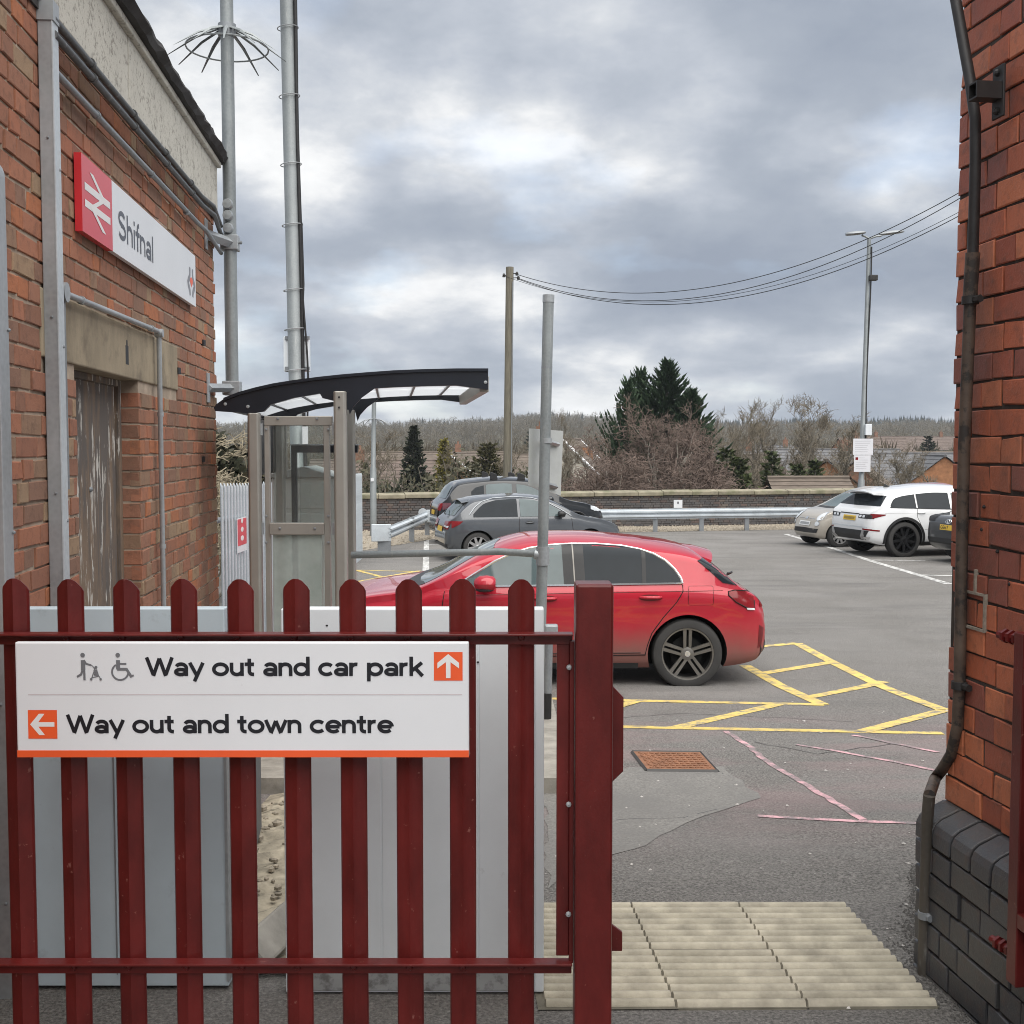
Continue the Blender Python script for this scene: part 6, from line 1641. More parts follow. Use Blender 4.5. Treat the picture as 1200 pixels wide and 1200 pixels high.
def grey_hatch():
    p = car_paint('blue_grey_metallic_paint', (.085, .091, .10), .4)
    c = Car('hatchback', 'grey blue three-door hatchback parked beyond the bonnet of the red car', 1.74,
      top=[(-1.975, .46), (-1.965, .62), (-1.93, .80), (-1.87, .90), (-1.80, .95), (-1.48, 1.27), (-1.34, 1.345), (-.9, 1.395), (-.3, 1.416), (.1, 1.385), (.36, 1.31), (1.0, .965), (1.15, .93), (1.5, .87), (1.8, .75), (1.92, .62), (1.975, .46)],
      belt=[(-1.975, .80), (-1.5, .93), (-.5, .94), (.7, .92), (1.1, .88), (1.975, .6)],
      plan=[(-1.975, .70), (-1.93, .83), (-1.85, .91), (-1.6, .97), (-1.2, 1), (1.0, 1), (1.5, .96), (1.8, .86), (1.975, .62)],
      wheels=(-1.304, 1.165), wr=.315, arch=.36, tumble=.36, paint=p)
    c.body(64)
    up = [(.66, .95), (.4, 1.13), (.15, 1.24), (-.1, 1.30), (-.5, 1.325), (-.9, 1.30), (-1.15, 1.235), (-1.3, 1.12), (-1.42, .99), (-1.44, .955)]
    U = lambda x: float(np.interp(-x, [-a for a, _ in up], [b for _, b in up])); Lo = lambda x: .95
    for xa, xb, mt in ((.62, -.38, M['car_glass_light']), (-.44, -1.40, M['car_glass'])):
        xs = np.linspace(xa, xb, 14); c.side('side_window', [(x, Lo(x)) for x in xs], [(x, U(x)) for x in xs], mt, .010, 14, 7)
    c.line('shut_line', [(-.41, .945), (-.42, .6), (-.40, .3)], .005, M['seam'], 0)
    c.line('shut_line', [(.75, .9), (.78, .6), (.70, .3)], .005, M['seam'], 0)
    arch_pts = [(-1.48, 1.0), (-1.36, 1.15), (-1.2, 1.27), (-.95, 1.335), (-.5, 1.362), (-.1, 1.34), (.2, 1.26), (.5, 1.10), (.74, .95)]
    c.line('roof_arch', arch_pts, .013, car_paint('silver_arch_paint', (.25, .27, .29), .5), .002)
    c.end('rear_window', [(-.58, .98), (0, .97), (.58, .98)], [(-.47, 1.24), (0, 1.27), (.47, 1.24)], M['car_glass_light'], -1, .010, 16, 7)
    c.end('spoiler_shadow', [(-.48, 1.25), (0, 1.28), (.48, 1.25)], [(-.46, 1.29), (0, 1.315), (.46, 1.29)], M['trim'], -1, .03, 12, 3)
    c.end('tail_lamp', [(.36, .70), (.72, .69)], [(.36, .85), (.76, .87)], M['lamp_red'], -1, .008, mirror=True)
    c.side('tail_lamp', [(-1.86, .72), (-1.70, .80)], [(-1.86, .875), (-1.62, .865)], M['lamp_red'], .006, 6, 4)
    c.end('tail_lamp_lens', [(.40, .735), (.72, .73)], [(.40, .765), (.73, .77)], M['lamp_clear'], -1, .013, mirror=True)
    c.end('number_plate', [(-.26, .62), (.26, .62)], [(-.26, .73), (.26, .73)], M['plate_y'], -1, .012)
    c.end('bumper_insert', [(-.76, .30), (.76, .30)], [(-.8, .38), (.8, .38)], M['trim'], -1, .008)
    c.end('windscreen', [(-.66, .975), (0, .955), (.66, .975)], [(-.5, 1.30), (0, 1.345), (.5, 1.30)], M['car_glass_light'], 1, .006, 18, 9)
    sp = MB(); rows = []
    for y in np.linspace(-.54, .54, 11):
        zf = 1.352-.06*(abs(y)/.54)**2.2; rows.append([(-1.26, y, zf+.004), (-1.45, y, zf-.025), (-1.60, y, zf-.055), (-1.59, y, zf-.07), (-1.45, y, zf-.075)])
    sp.grid(rows); sp.build('roof_spoiler', p, c.root, smooth=40)
    c.mirror(.50, 1.0, M['trim'], (.11, .085, .07)); c.handle(-.18, .82, p, .1)
    w = MB(); w.tube([(-1.83, 0, .97), (-1.86, .05, 1.0), (-1.73, .4, 1.08)], .012, 4); w.build('rear_wiper', M['trim'], c.root)
    c.wheel_set('multi', M['rim_silver'], .2, .72)
    c.place(.35, 25.3, radians(14))
grey_hatch()

def dark_suv():
    p = car_paint('charcoal_paint', (.006, .0068, .0085), .2)
    c = Car('compact_suv', 'charcoal compact SUV with roof bar feet parked against the crash barrier', 1.90,
      top=[(-2.22, .55), (-2.21, .75), (-2.16, .98), (-2.08, 1.06), (-1.98, 1.14), (-1.82, 1.40), (-1.68, 1.52), (-1.2, 1.60), (-.5, 1.65), (.1, 1.62), (.45, 1.53), (1.1, 1.12), (1.25, 1.07), (1.7, .99), (2.0, .88), (2.15, .74), (2.22, .55)],
      belt=[(-2.22, 1.0), (-1.6, 1.12), (-.5, 1.07), (.8, 1.02), (1.2, 1.0), (2.22, .7)],
      plan=[(-2.22, .72), (-2.17, .84), (-2.05, .93), (-1.7, .98), (-1.2, 1), (1.2, 1), (1.7, .96), (2.0, .86), (2.22, .62)],
      wheels=(-1.36, 1.34), wr=.36, arch=.41, tumble=.33, paint=p)
    c.body(60)
    up = [(.78, 1.05), (.5, 1.25), (.25, 1.38), (0, 1.45), (-.5, 1.49), (-.95, 1.465), (-1.25, 1.39), (-1.38, 1.28), (-1.42, 1.16)]
    U = lambda x: float(np.interp(-x, [-a for a, _ in up], [b for _, b in up])); Lo = lambda x: float(np.interp(x, [-1.42, .78], [1.11, 1.045]))
    for xa, xb, mt in ((.72, -.18, M['car_glass_light']), (-.30, -.98, M['car_glass_light']), (-1.03, -1.36, M['car_glass'])):
        xs = np.linspace(xa, xb, 10); c.side('side_window', [(x, Lo(x)) for x in xs], [(x, U(x)) for x in xs], mt, .011, 10, 7)
    c.end('rear_window', [(-.66, 1.13), (0, 1.12), (.66, 1.13)], [(-.56, 1.42), (0, 1.45), (.56, 1.42)], M['car_glass_light'], -1, .012, 16, 6)
    c.end('tail_lamp', [(.58, .86), (.82, .84)], [(.58, 1.02), (.84, 1.02)], M['lamp_red'], -1, .008, mirror=True)
    c.side('tail_lamp', [(-2.10, .86), (-1.90, .90)], [(-2.09, 1.03), (-1.88, 1.03)], mat('smoked_tail_lamp', (.10, .02, .03), .12, coat=1), .007, 6, 4)
    c.end('number_plate', [(-.26, .72), (.26, .72)], [(-.26, .83), (.26, .83)], M['plate_y'], -1, .012)
    c.end('windscreen', [(-.72, 1.13), (0, 1.10), (.72, 1.13)], [(-.56, 1.51), (0, 1.56), (.56, 1.51)], M['car_glass_light'], 1, .006, 18, 9)
    c.end('headlamp', [(.50, .78), (.84, .80)], [(.50, .88), (.84, .92)], M['lamp_clear'], 1, .008, mirror=True)
    c.side('headlamp', [(2.02, .78), (1.78, .84)], [(2.02, .88), (1.78, .93)], M['lamp_clear'], .007, 6, 4)
    c.line('shut_line', [(-.24, 1.05), (-.25, .7), (-.2, .4)], .006, M['seam'], 0); c.line('shut_line', [(-1.02, 1.1), (-1.03, .9), (-.95, .6)], .006, M['seam'], 0)
    for x in (-.72, .0):
        for sg in (1, -1):
            f = MB(); y = sg*.62; z = c.top(x)-.10
            f.prism([(x-.10, y, z+.03), (x+.10, y, z+.03), (x+.06, y, z+.17), (x-.05, y, z+.21), (x-.10, y, z+.20)], (0, -sg*.07, 0)); f.build('roof_bar_foot', M['trim'], c.root, bevel=.012)
    c.mirror(.66, 1.10, p, (.12, .09, .08)); c.handle(-.42, .96, p); c.handle(-1.1, .98, p)
    for x in c.wheels: c.line('arch_trim', [(x+.43*cos(a), .36+.43*sin(a)) for a in np.linspace(-.1, pi+.1, 18)], .02, M['trim'], .0)
    c.wheel_set('five', M['rim'], .22, .70)
    c.place(.12, 30.3, radians(12))
    c.root.scale = (1.0, 1.0, 1.05)
dark_suv()

def white_suv():
    p = car_paint('white_paint', (.72, .73, .74), 0, .0)
    c = Car('white_suv', 'white SUV with black wheels parked nose-in, its tail towards us', 1.92,
      top=[(-2.18, .62), (-2.17, .80), (-2.13, .95), (-2.06, 1.05), (-1.98, 1.09), (-1.60, 1.42), (-1.45, 1.50), (-1.0, 1.55), (-.3, 1.60), (.2, 1.585), (.55, 1.50), (1.15, 1.12), (1.3, 1.08), (1.8, 1.0), (2.05, .88), (2.18, .6)],
      belt=[(-2.18, 1.0), (-1.6, 1.10), (-.5, 1.06), (.8, 1.0), (1.2, .98), (2.18, .7)],
      plan=[(-2.18, .70), (-2.13, .83), (-2.02, .92), (-1.75, .97), (-1.4, 1), (1.3, 1), (1.8, .95), (2.05, .84), (2.18, .62)],
      wheels=(-1.33, 1.33), wr=.395, arch=.445, tumble=.38, paint=p, bottom=[(-2.18, .46), (-2.05, .34), (-1.7, .27), (1.6, .25), (2.0, .30), (2.18, .4)])
    c.body(64)
    up = [(.80, 1.04), (.5, 1.25), (.25, 1.37), (0, 1.42), (-.6, 1.43), (-1.0, 1.40), (-1.35, 1.36), (-1.58, 1.30), (-1.62, 1.20), (-1.72, 1.115)]
    U = lambda x: float(np.interp(-x, [-a for a, _ in up], [b for _, b in up])); Lo = lambda x: float(np.interp(x, [-1.72, .8], [1.115, 1.03]))
    for xa, xb, mt in ((.75, -.10, M['car_glass_light']), (-.18, -1.0, M['car_glass']), (-1.04, -1.66, M['car_glass'])):
        xs = np.linspace(xa, xb, 10); c.side('side_window', [(x, Lo(x)) for x in xs], [(x, U(x)) for x in xs], mt, .011, 10, 7)
    xs = np.linspace(.78, -1.68, 24); c.side('window_surround', [(x, Lo(x)-.012) for x in xs], [(x, Lo(x)+.006) for x in xs], M['trim'], .007, 24, 1)
    c.end('rear_window', [(-.70, 1.14), (0, 1.13), (.70, 1.14)], [(-.58, 1.36), (0, 1.39), (.58, 1.36)], M['car_glass'], -1, .010, 16, 6)
    c.end('rear_window', [(-.86, 1.14), (-.70, 1.14)], [(-.70, 1.36), (-.58, 1.36)], M['car_glass'], -1, .012, 4, 6); c.end('rear_window', [(.70, 1.14), (.86, 1.14)], [(.58, 1.36), (.70, 1.36)], M['car_glass'], -1, .012, 4, 6)
    c.end('tail_lamp', [(.40, .87), (.86, .86)], [(.40, .95), (.88, .965)], M['trim'], -1, .008, mirror=True)
    c.end('tail_lamp_lens', [(.44, .885), (.53, .885)], [(.44, .935), (.53, .935)], M['lamp_clear'], -1, .014, mirror=True); c.end('tail_lamp_lens', [(.57, .885), (.66, .885)], [(.57, .935), (.66, .935)], M['lamp_clear'], -1, .014, mirror=True)
    c.side('tail_lamp', [(-2.10, .865), (-1.80, .94)], [(-2.10, .975), (-1.78, .96)], M['lamp_red'], .008, 8, 4)
    c.end('badge_strip', [(-.40, .945), (.40, .945)], [(-.40, .965), (.40, .965)], M['trim'], -1, .008)
    c.end('number_plate', [(-.30, .80), (.22, .80)], [(-.30, .91), (.22, .91)], M['plate_y'], -1, .010)
    c.end('plate_print', [(-.26, .825), (.18, .825)], [(-.26, .885), (.18, .885)], mat('plate_characters', (.30, .20, .03), .5), -1, .013, 6, 2)
    c.end('rear_bumper_step', [(-.75, .66), (.75, .66)], [(-.75, .685), (.75, .685)], M['lamp_clear'], -1, .006)
    c.end('rear_skid_plate', [(-.66, .38), (.66, .38)], [(-.80, .60), (.80, .60)], M['trim'], -1, .009)
    c.end('skid_trim', [(.50, .40), (.66, .38)], [(.60, .60), (.68, .60)], M['rim_silver'], -1, .014, mirror=True)
    c.end('exhaust_tip', [(.64, .40), (.80, .42)], [(.66, .45), (.82, .47)], M['chrome'], -1, .02, mirror=True)
    c.side('reflector', [(-2.12, .60), (-1.93, .585)], [(-2.12, .635), (-1.93, .615)], M['lamp_red'], .006, 5, 2)
    c.end('reflector', [(.62, .615), (.84, .605)], [(.62, .645), (.85, .635)], M['lamp_red'], -1, .010, mirror=True)
    c.end('windscreen', [(-.72, 1.11), (0, 1.09), (.72, 1.11)], [(-.56, 1.47), (0, 1.52), (.56, 1.47)], M['car_glass_light'], 1, .006, 18, 9)
    # black sill and arch cladding
    c.side('sill_cladding', [(-.90, .26), (.90, .26)], [(-.92, .345), (.92, .345)], M['trim'], .008, 14, 3)
    for x in c.wheels:
        for sg in (1, -1):
            a = np.linspace(-.18, pi+.18, 26); c.sheet('arch_cladding', [(x+.445*cos(t), .395+.445*sin(t)) for t in a], [(x+.505*cos(t), .395+.505*sin(t)) for t in a], lambda u, v: c.ps(u, max(v, c.bot(u)+.005), sg, .010), 40, 2, M['trim'])
    c.line('shut_line', [(-.14, 1.03), (-.16, .7), (-.1, .36)], .005, M['seam'], 0); c.line('shut_line', [(-1.02, 1.08), (-1.03, .9), (-.93, .7), (-.85, .36)], .005, M['seam'], 0)
    c.line('shoulder_crease', [(-1.8, .985), (-1.0, .965), (.9, .93)], .006, M['rim_silver'], -.004)
    c.line('door_crease', [(-.85, .62), (.85, .60)], .008, M['rim_silver'], -.006)
    sp = MB(); rows = []
    for y in np.linspace(-.60, .60, 13):
        zf = 1.505-.055*(abs(y)/.6)**2.2; rows.append([(-1.38, y, zf+.01), (-1.62, y, zf-.01), (-1.92, y, zf-.05), (-1.91, y, zf-.075), (-1.60, y, zf-.09)])
    sp.grid(rows); sp.add(rows[0], [tuple(range(5))]); sp.add(rows[-1], [tuple(range(5))]); sp.build('roof_spoiler', p, c.root, smooth=40)
    f = MB(); f.prism([(-1.30, -.02, 1.525), (-1.12, -.02, 1.53), (-1.26, -.02, 1.60)], (0, .04, 0)); f.build('roof_aerial', M['trim'], c.root, bevel=.01)
    c.mirror(.70, 1.08, p, (.13, .10, .09)); c.handle(-.30, .985, p, .1, False); c.handle(-1.12 if False else -.92, .99, p, .1, False)
    c.wheel_set('multi', M['rim_black'], .235, .76, .02)
    c.place(9.72, 26.55, radians(14))
white_suv()

def beige_car():
    p = car_paint('beige_paint', (.40, .365, .315), .15)
    c = Car('small_car', 'small rounded beige car facing us beside the white SUV', 1.63,
      top=[(-1.77, .5), (-1.75, .75), (-1.66, .95), (-1.3, 1.30), (-1.1, 1.41), (-.6, 1.475), (-.1, 1.48), (.2, 1.42), (.42, 1.32), (.98, .99), (1.10, .955), (1.35, .90), (1.58, .80), (1.70, .67), (1.77, .48)],
      belt=[(-1.77, .85), (-1, .97), (.5, .95), (.95, .92), (1.77, .58)],
      plan=[(-1.77, .62), (-1.68, .82), (-1.5, .92), (-1.1, 1), (.8, 1), (1.2, .97), (1.5, .88), (1.68, .76), (1.77, .60)],
      wheels=(-1.10, 1.20), wr=.30, arch=.345, tumble=.38, paint=p, bottom=[(-1.77, .34), (-1.6, .22), (1.5, .2), (1.7, .24), (1.77, .32)])
    c.body(56)
    c.end('windscreen', [(-.60, .995), (0, .985), (.60, .995)], [(-.46, 1.35), (0, 1.40), (.46, 1.35)], M['car_glass_light'], 1, .008, 18, 9)
    up = [(.62, 1.0), (.4, 1.17), (.15, 1.30), (-.2, 1.36), (-.7, 1.34), (-.95, 1.25), (-1.1, 1.02)]
    U = lambda x: float(np.interp(-x, [-a for a, _ in up], [b for _, b in up]))
    for xa, xb in ((.56, -.5), (-.56, -1.06)):
        xs = np.linspace(xa, xb, 10); c.side('side_window', [(x, .99) for x in xs], [(x, U(x)) for x in xs], M['car_glass'], .006, 10, 5)
    for sg in (1, -1):
        for (y, z, r, nm, mt) in ((.56, .765, .098, 'headlamp', M['lamp_clear']), (.55, .585, .055, 'fog_lamp', M['lamp_clear'])):
            for rr, e, n2, m2 in ((r*1.14, .006, nm+'_ring', M['chrome']), (r, .016, nm, mt)):
                mb = MB(); k = 22; P = [c.pe(sg*y+rr*cos(2*pi*i/k)*.95, z+rr*sin(2*pi*i/k), 1, e) for i in range(k)]; mb.add(P+[Vector(c.pe(sg*y, z, 1, e+.012))], [(i, (i+1) % k, k) for i in range(k)]); mb.build(n2, m2, c.root, smooth=60)
    c.end('number_plate', [(-.26, .525), (.26, .525)], [(-.26, .635), (.26, .635)], M['plate_w'], 1, .014)
    c.end('plate_print', [(-.22, .55), (.22, .55)], [(-.22, .61), (.22, .61)], mat('white_plate_characters', (.30, .31, .32), .5), 1, .017, 6, 2)
    c.end('lower_grille', [(-.56, .36), (0, .35), (.56, .36)], [(-.60, .46), (0, .475), (.60, .46)], M['trim'], 1, .008)
    c.end('bumper_trim', [(-.40, .70), (-.12, .70)], [(-.40, .713), (-.12, .713)], M['chrome'], 1, .010, mirror=True); c.end('badge', [(-.06, .68), (.06, .68)], [(-.06, .74), (.06, .74)], M['chrome'], 1, .012)
    c.end('wiper_cowl', [(-.6, .955), (0, .945), (.6, .955)], [(-.62, .99), (0, .98), (.62, .99)], M['trim'], 1, .01, 12, 2)
    c.mirror(.52, 1.03, p, (.1, .085, .07)); c.handle(-.4, .85, M['chrome'], .08, False)
    c.line('shut_line', [(-.53, .96), (-.55, .5), (-.5, .3)], .005, M['seam'], 0); c.line('shut_line', [(.75, .93), (.8, .6), (.72, .3)], .005, M['seam'], 0)
    c.wheel_set('multi', M['rim_silver'], .19, .70)
    c.place(9.05, 29.3, radians(14)+pi)
beige_car()

def grey_tail():
    p = car_paint('mid_grey_paint', (.075, .078, .083), .3)
    c = Car('hatchback', 'mid grey hatchback whose tail shows at the edge of the brick pier', 1.80,
      top=[(-2.15, .6), (-2.14, .78), (-2.10, .90), (-2.02, .97), (-1.85, 1.0), (-1.5, 1.05), (-1.15, 1.28), (-.7, 1.48), (-.2, 1.54), (.2, 1.50), (.5, 1.40), (1.1, 1.03), (1.3, .98), (1.8, .88), (2.05, .74), (2.15, .5)],
      belt=[(-2.15, .92), (-1.5, 1.06), (-.5, 1.0), (.8, .96), (2.15, .66)],
      plan=[(-2.15, .70), (-2.10, .84), (-2.0, .93), (-1.7, .98), (-1.3, 1), (1.2, 1), (1.7, .95), (2.0, .83), (2.15, .62)],
      wheels=(-1.32, 1.32), wr=.335, arch=.38, tumble=.38, paint=p, bottom=[(-2.15, .42), (-2.0, .3), (-1.7, .22), (1.7, .2), (2.15, .3)])
    c.body(56)
    up = [(.75, 1.0), (.4, 1.2), (0, 1.36), (-.5, 1.37), (-.9, 1.27), (-1.1, 1.15), (-1.2, 1.06)]
    U = lambda x: float(np.interp(-x, [-a for a, _ in up], [b for _, b in up]))
    for xa, xb in ((.7, -.2), (-.26, -1.1)):
        xs = np.linspace(xa, xb, 8); c.side('side_window', [(x, 1.02) for x in xs], [(x, max(U(x), 1.03)) for x in xs], M['car_glass'], .006, 8, 5)
    c.end('rear_window', [(-.60, 1.08), (0, 1.07), (.60, 1.08)], [(-.52, 1.28), (0, 1.31), (.52, 1.28)], M['car_glass'], -1, .010, 14, 6)
    c.end('tail_lamp', [(.48, .92), (.84, .90)], [(.48, .98), (.84, .985)], M['trim'], -1, .012, mirror=True)
    c.end('lamp_surround', [(.50, .86), (.84, .845)], [(.50, .915), (.84, .895)], M['trim'], -1, .010, mirror=True)
    c.end('number_plate', [(-.26, .69), (.26, .69)], [(-.26, .80), (.26, .80)], M['plate_y'], -1, .014)
    t = MB(); text_mesh(t, 'GE67', -.235, .02, .712, .050, .24, lambda a, b, l: Vector(c.pe(-a, b, -1, .016+l))); t.build('plate_print', M['ink'], c.root, fix=False)
    e = MB(); k = 20
    for P in ([c.pe(.09*cos(2*pi*i/k)-.0, .87+.045*sin(2*pi*i/k), -1, .016) for i in range(k+1)], [c.pe(.035*cos(2*pi*i/k), .875+.04*sin(2*pi*i/k), -1, .018) for i in range(k+1)]):
        e.tube(P, .008, 5, caps=False)
    e.build('oval_emblem', M['chrome'], c.root, smooth=60)
    c.end('bumper_recess', [(-.62, .66), (.62, .66)], [(-.66, .83), (.66, .83)], mat('darker_grey_recess', (.05, .052, .056), .4), -1, .006)
    c.end('diffuser', [(-.80, .40), (.80, .40)], [(-.74, .52), (.74, .52)], M['trim'], -1, .012)
    c.side('bumper_corner', [(-2.10, .42), (-1.95, .36)], [(-2.12, .52), (-1.9, .46)], M['trim'], .01, 5, 3)
    c.end('windscreen', [(-.7, 1.03), (0, 1.0), (.7, 1.03)], [(-.55, 1.38), (0, 1.44), (.55, 1.38)], M['car_glass_light'], 1, .006, 14, 8)
    c.wheel_set('five', M['rim'], .22, .72)
    c.place(11.1, 24.3, radians(14))
grey_tail()
def far_red_car():
    p = car_paint('dull_red_paint', (.30, .03, .03), .1)
    c = Car('hatchback', 'red car whose roof just shows between the beige car and the white SUV', 1.74,
      top=[(-2.0, .5), (-1.9, .95), (-1.4, 1.36), (-.8, 1.5), (-.1, 1.52), (.4, 1.36), (1.0, 1.0), (1.6, .88), (1.9, .7), (2.0, .5)],
      belt=[(-2, .85), (-1, .98), (.5, .96), (2, .6)], plan=[(-2, .65), (-1.85, .87), (-1.4, .98), (1.2, 1), (1.7, .93), (2, .62)], wheels=(-1.25, 1.25), wr=.31, arch=.355, paint=p)
    c.body(40)
    for xa, xb in ((.6, -.35), (-.42, -1.25)):
        xs = np.linspace(xa, xb, 8); c.side('side_window', [(x, 1.0) for x in xs], [(x, float(np.interp(x, [-1.3, -1.0, -.4, .2, .65], [1.02, 1.3, 1.38, 1.26, 1.01]))) for x in xs], M['car_glass'], .006, 8, 5)
    c.end('rear_window', [(-.6, 1.02), (.6, 1.02)], [(-.5, 1.32), (.5, 1.32)], M['car_glass'], -1, .01); c.end('windscreen', [(-.6, 1.02), (.6, 1.02)], [(-.5, 1.38), (.5, 1.38)], M['car_glass_light'], 1, .01)
    c.wheel_set('multi', M['rim_silver'], .19, .7); c.place(12.1, 32.6, radians(14))
far_red_car()
# ------------------------------------------------------------------ trees, houses and woods beyond the wall
def branch_tree(name, label, loc, h, spread, seed, bark, twig, levels=4, trunk_r=None, fork=.28, up=.55, n0=9, density=1.0, group=None, droop=0.0, leader=True, thick=1.0):
    """bare tree: tapered trunk with limbs, and a crown of branches and twigs"""
    rng = random.Random(seed); root = thing(name, label, 'tree', loc, group=group, local=True)
    tr, cr = MB(), MB(); r0 = trunk_r or h*.016
    def grow(p, d, L, r, lev):
        k = 4 if lev < 2 else 3; pts = [p]; q = p.copy(); dd = d.copy(); rad = [r]
        wob = .10+.09*lev
        for i in range(k):
            dd = (dd+Vector((rng.gauss(0, wob), rng.gauss(0, wob), rng.gauss(0, wob*.6) + (.10*up if lev else .05) - droop*lev*.13))).normalized()
            q = q+dd*(L/k); pts.append(q.copy()); rad.append(max(r*(1-.78*(i+1)/k), .008*thick))
        (tr if lev < 2 else cr).tube(pts, rad, 6 if lev == 0 else (4 if lev < 2 else 3), caps=False)
        if lev >= levels: return
        n = int((n0 if lev == 0 else rng.choice((5, 6, 7)) if lev == 1 else rng.choice((4, 5, 6)))*density)
        for i in range(n):
            t = rng.uniform(fork, 1.0) if lev == 0 else rng.uniform(.2, 1.0)
            x = t*k; j = min(int(x), k-1); b = pts[j].lerp(pts[j+1], x-j)
            ax = (pts[j+1]-pts[j]).normalized(); perp = ax.orthogonal().normalized(); perp.rotate(Matrix.Rotation(rng.random()*2*pi, 3, ax))
            ang = rng.uniform(.45, .95) if lev else rng.uniform(.5, 1.0)*(1.15-.45*t)
            nd = (ax*cos(ang)+perp*sin(ang)); nd.z += up*.35-droop*.35*lev; nd.normalize()
            l = (h*spread if lev == 0 else L*.62)*rng.uniform(.65, 1.1)*(1.0 if lev else (1.15-.5*t))
            grow(b, nd, l, max(r*(.50 if lev == 0 else .55)*(1-.5*t), .009*thick), lev+1)
    grow(Vector((0, 0, -.4)), Vector((rng.gauss(0, .04), rng.gauss(0, .04), 1)).normalized(), h*(.82 if leader else .55), r0, 0)
    tr.build('trunk', bark, root, smooth=60, fix=False); cr.build('crown', twig, root, fix=False)
    return root
def needle_tree(name, label, loc, h, r, seed, cols, shape='cone', n=260, group=None, spiky=0.0, leaf=.11, tips=0, base=.08):
    """evergreen: trunk, and a crown of many boughs carrying small needle sprays"""
    rng = random.Random(seed); root = thing(name, label, 'tree', loc, group=group, local=True)
    MB().tube([(0, 0, -.5), (0, 0, h*.45), (0, 0, h*.9)], [h*.022, h*.016, h*.004], 7).build('trunk', M['bark'], root, smooth=60)
    cr = MB()
    def spray(p, d, s):
        a = d.orthogonal().normalized(); a.rotate(Matrix.Rotation(rng.random()*6.28, 3, d))
        q = p+d*s; w = s*.30
        cr.add([p-a*w*.4, p+d*s*.45-a*w, q, p+d*s*.45+a*w], [(0,1,2,3)])
    for i in range(n):
        t = (i+rng.random())/n; z = h*(base+(1-base)*t)
        if shape == 'cone': rr = r*(1-t)**.8*rng.uniform(.75, 1.1)+.05*r
        elif shape == 'oval': rr = r*max(.12, sin(pi*min(1, (.12+.88*t))))**.7*rng.uniform(.75, 1.1)
        else: rr = r*(1-t**2.2)*rng.uniform(.55, 1.15)+.04*r
        a = i*2.39996+rng.gauss(0, .3); d = Vector((cos(a), sin(a), rng.uniform(.1, .5)+spiky*(.3+t))).normalized()
        m = max(3, int(rr/(leaf*.75)))
        p = Vector((0, 0, z-rr*.35)); 
        for k in range(m):
            f = (k+.5)/m; b = p+d*rr*f+Vector((0, 0, -.12*rr*f*f+spiky*.25*rr*f*f))
            for q in range(5 if f > .35 else 2):
                dd = (d*.9+Vector((rng.gauss(0, .65), rng.gauss(0, .65), rng.gauss(.12, .55)))).normalized(); spray(b, dd, leaf*rng.uniform(.9, 2.0))
        for q in range(4 if spiky else 1): spray(p+d*rr, (d+Vector((rng.gauss(0, .12), rng.gauss(0, .12), rng.gauss(.1, .1)))).normalized(), leaf*(2.2+2.4*spiky))
    cr.build('crown', leaf_mat(name+'_leaves', cols), root, fix=False)
    return root
def cypress(name, label, loc, h, r, seed, cols, n=150, lean=(0, 0), group=None, base=.15, up=.75, widest=.35):
    """ragged evergreen: long boughs that sweep out and up and end in bare pointed tips"""
    rng = random.Random(seed); root = thing(name, label, 'tree', loc, group=group, local=True)
    ax = lambda z: Vector((lean[0]*z/h, lean[1]*z/h, z))
    MB().tube([ax(-.5), ax(h*.5), ax(h*.95)], [h*.025, h*.016, h*.004], 7).build('trunk', M['bark'], root, smooth=60)
    cr = MB()
    def spray(p, d, s, k=.26):
        a = d.orthogonal().normalized(); a.rotate(Matrix.Rotation(rng.random()*6.28, 3, d)); w = s*k
        cr.add([p-a*w*.3, p+d*s*.4-a*w, p+d*s, p+d*s*.4+a*w], [(0,1,2,3)])
    for i in range(n):
        t = ((i+rng.random())/n)**.9; z = h*(base+(1-base)*t*.96)
        env = r*(t/widest)**.55 if t < widest else r*((1-t)/(1-widest))**.85
        rr = max(env*rng.uniform(.62, 1.18), .04*h*(1-t)+.12); a = i*2.39996+rng.gauss(0, .35)
        out = Vector((cos(a), sin(a), 0)); m = max(5, int(rr/.085)); o = ax(z-rr*up*.55)
        for k in range(m):
            f = (k+1)/m; p = o+out*rr*f+Vector((0, 0, up*rr*(.25*f+.75*f*f)*(.6+.6*t)))
            d = (out*(1.1-.3*f)+Vector((0, 0, up*(.3+1.3*f)))).normalized(); s0 = .30*(1-.55*f)+.05
            for q in range(5 if f > .25 else 2):
                dd = (d+Vector((rng.gauss(0, .42), rng.gauss(0, .42), rng.gauss(-.05, .36)))*(1.25-.8*f)).normalized(); spray(p, dd, s0*rng.uniform(.7, 1.35))
        for q in range(3): spray(p, (d+Vector((rng.gauss(0, .10), rng.gauss(0, .10), rng.gauss(0, .08)))).normalized(), .42*rng.uniform(.7, 1.2), .12)
    cr.build('crown', leaf_mat(name+'_leaves', cols), root, fix=False)
    return root
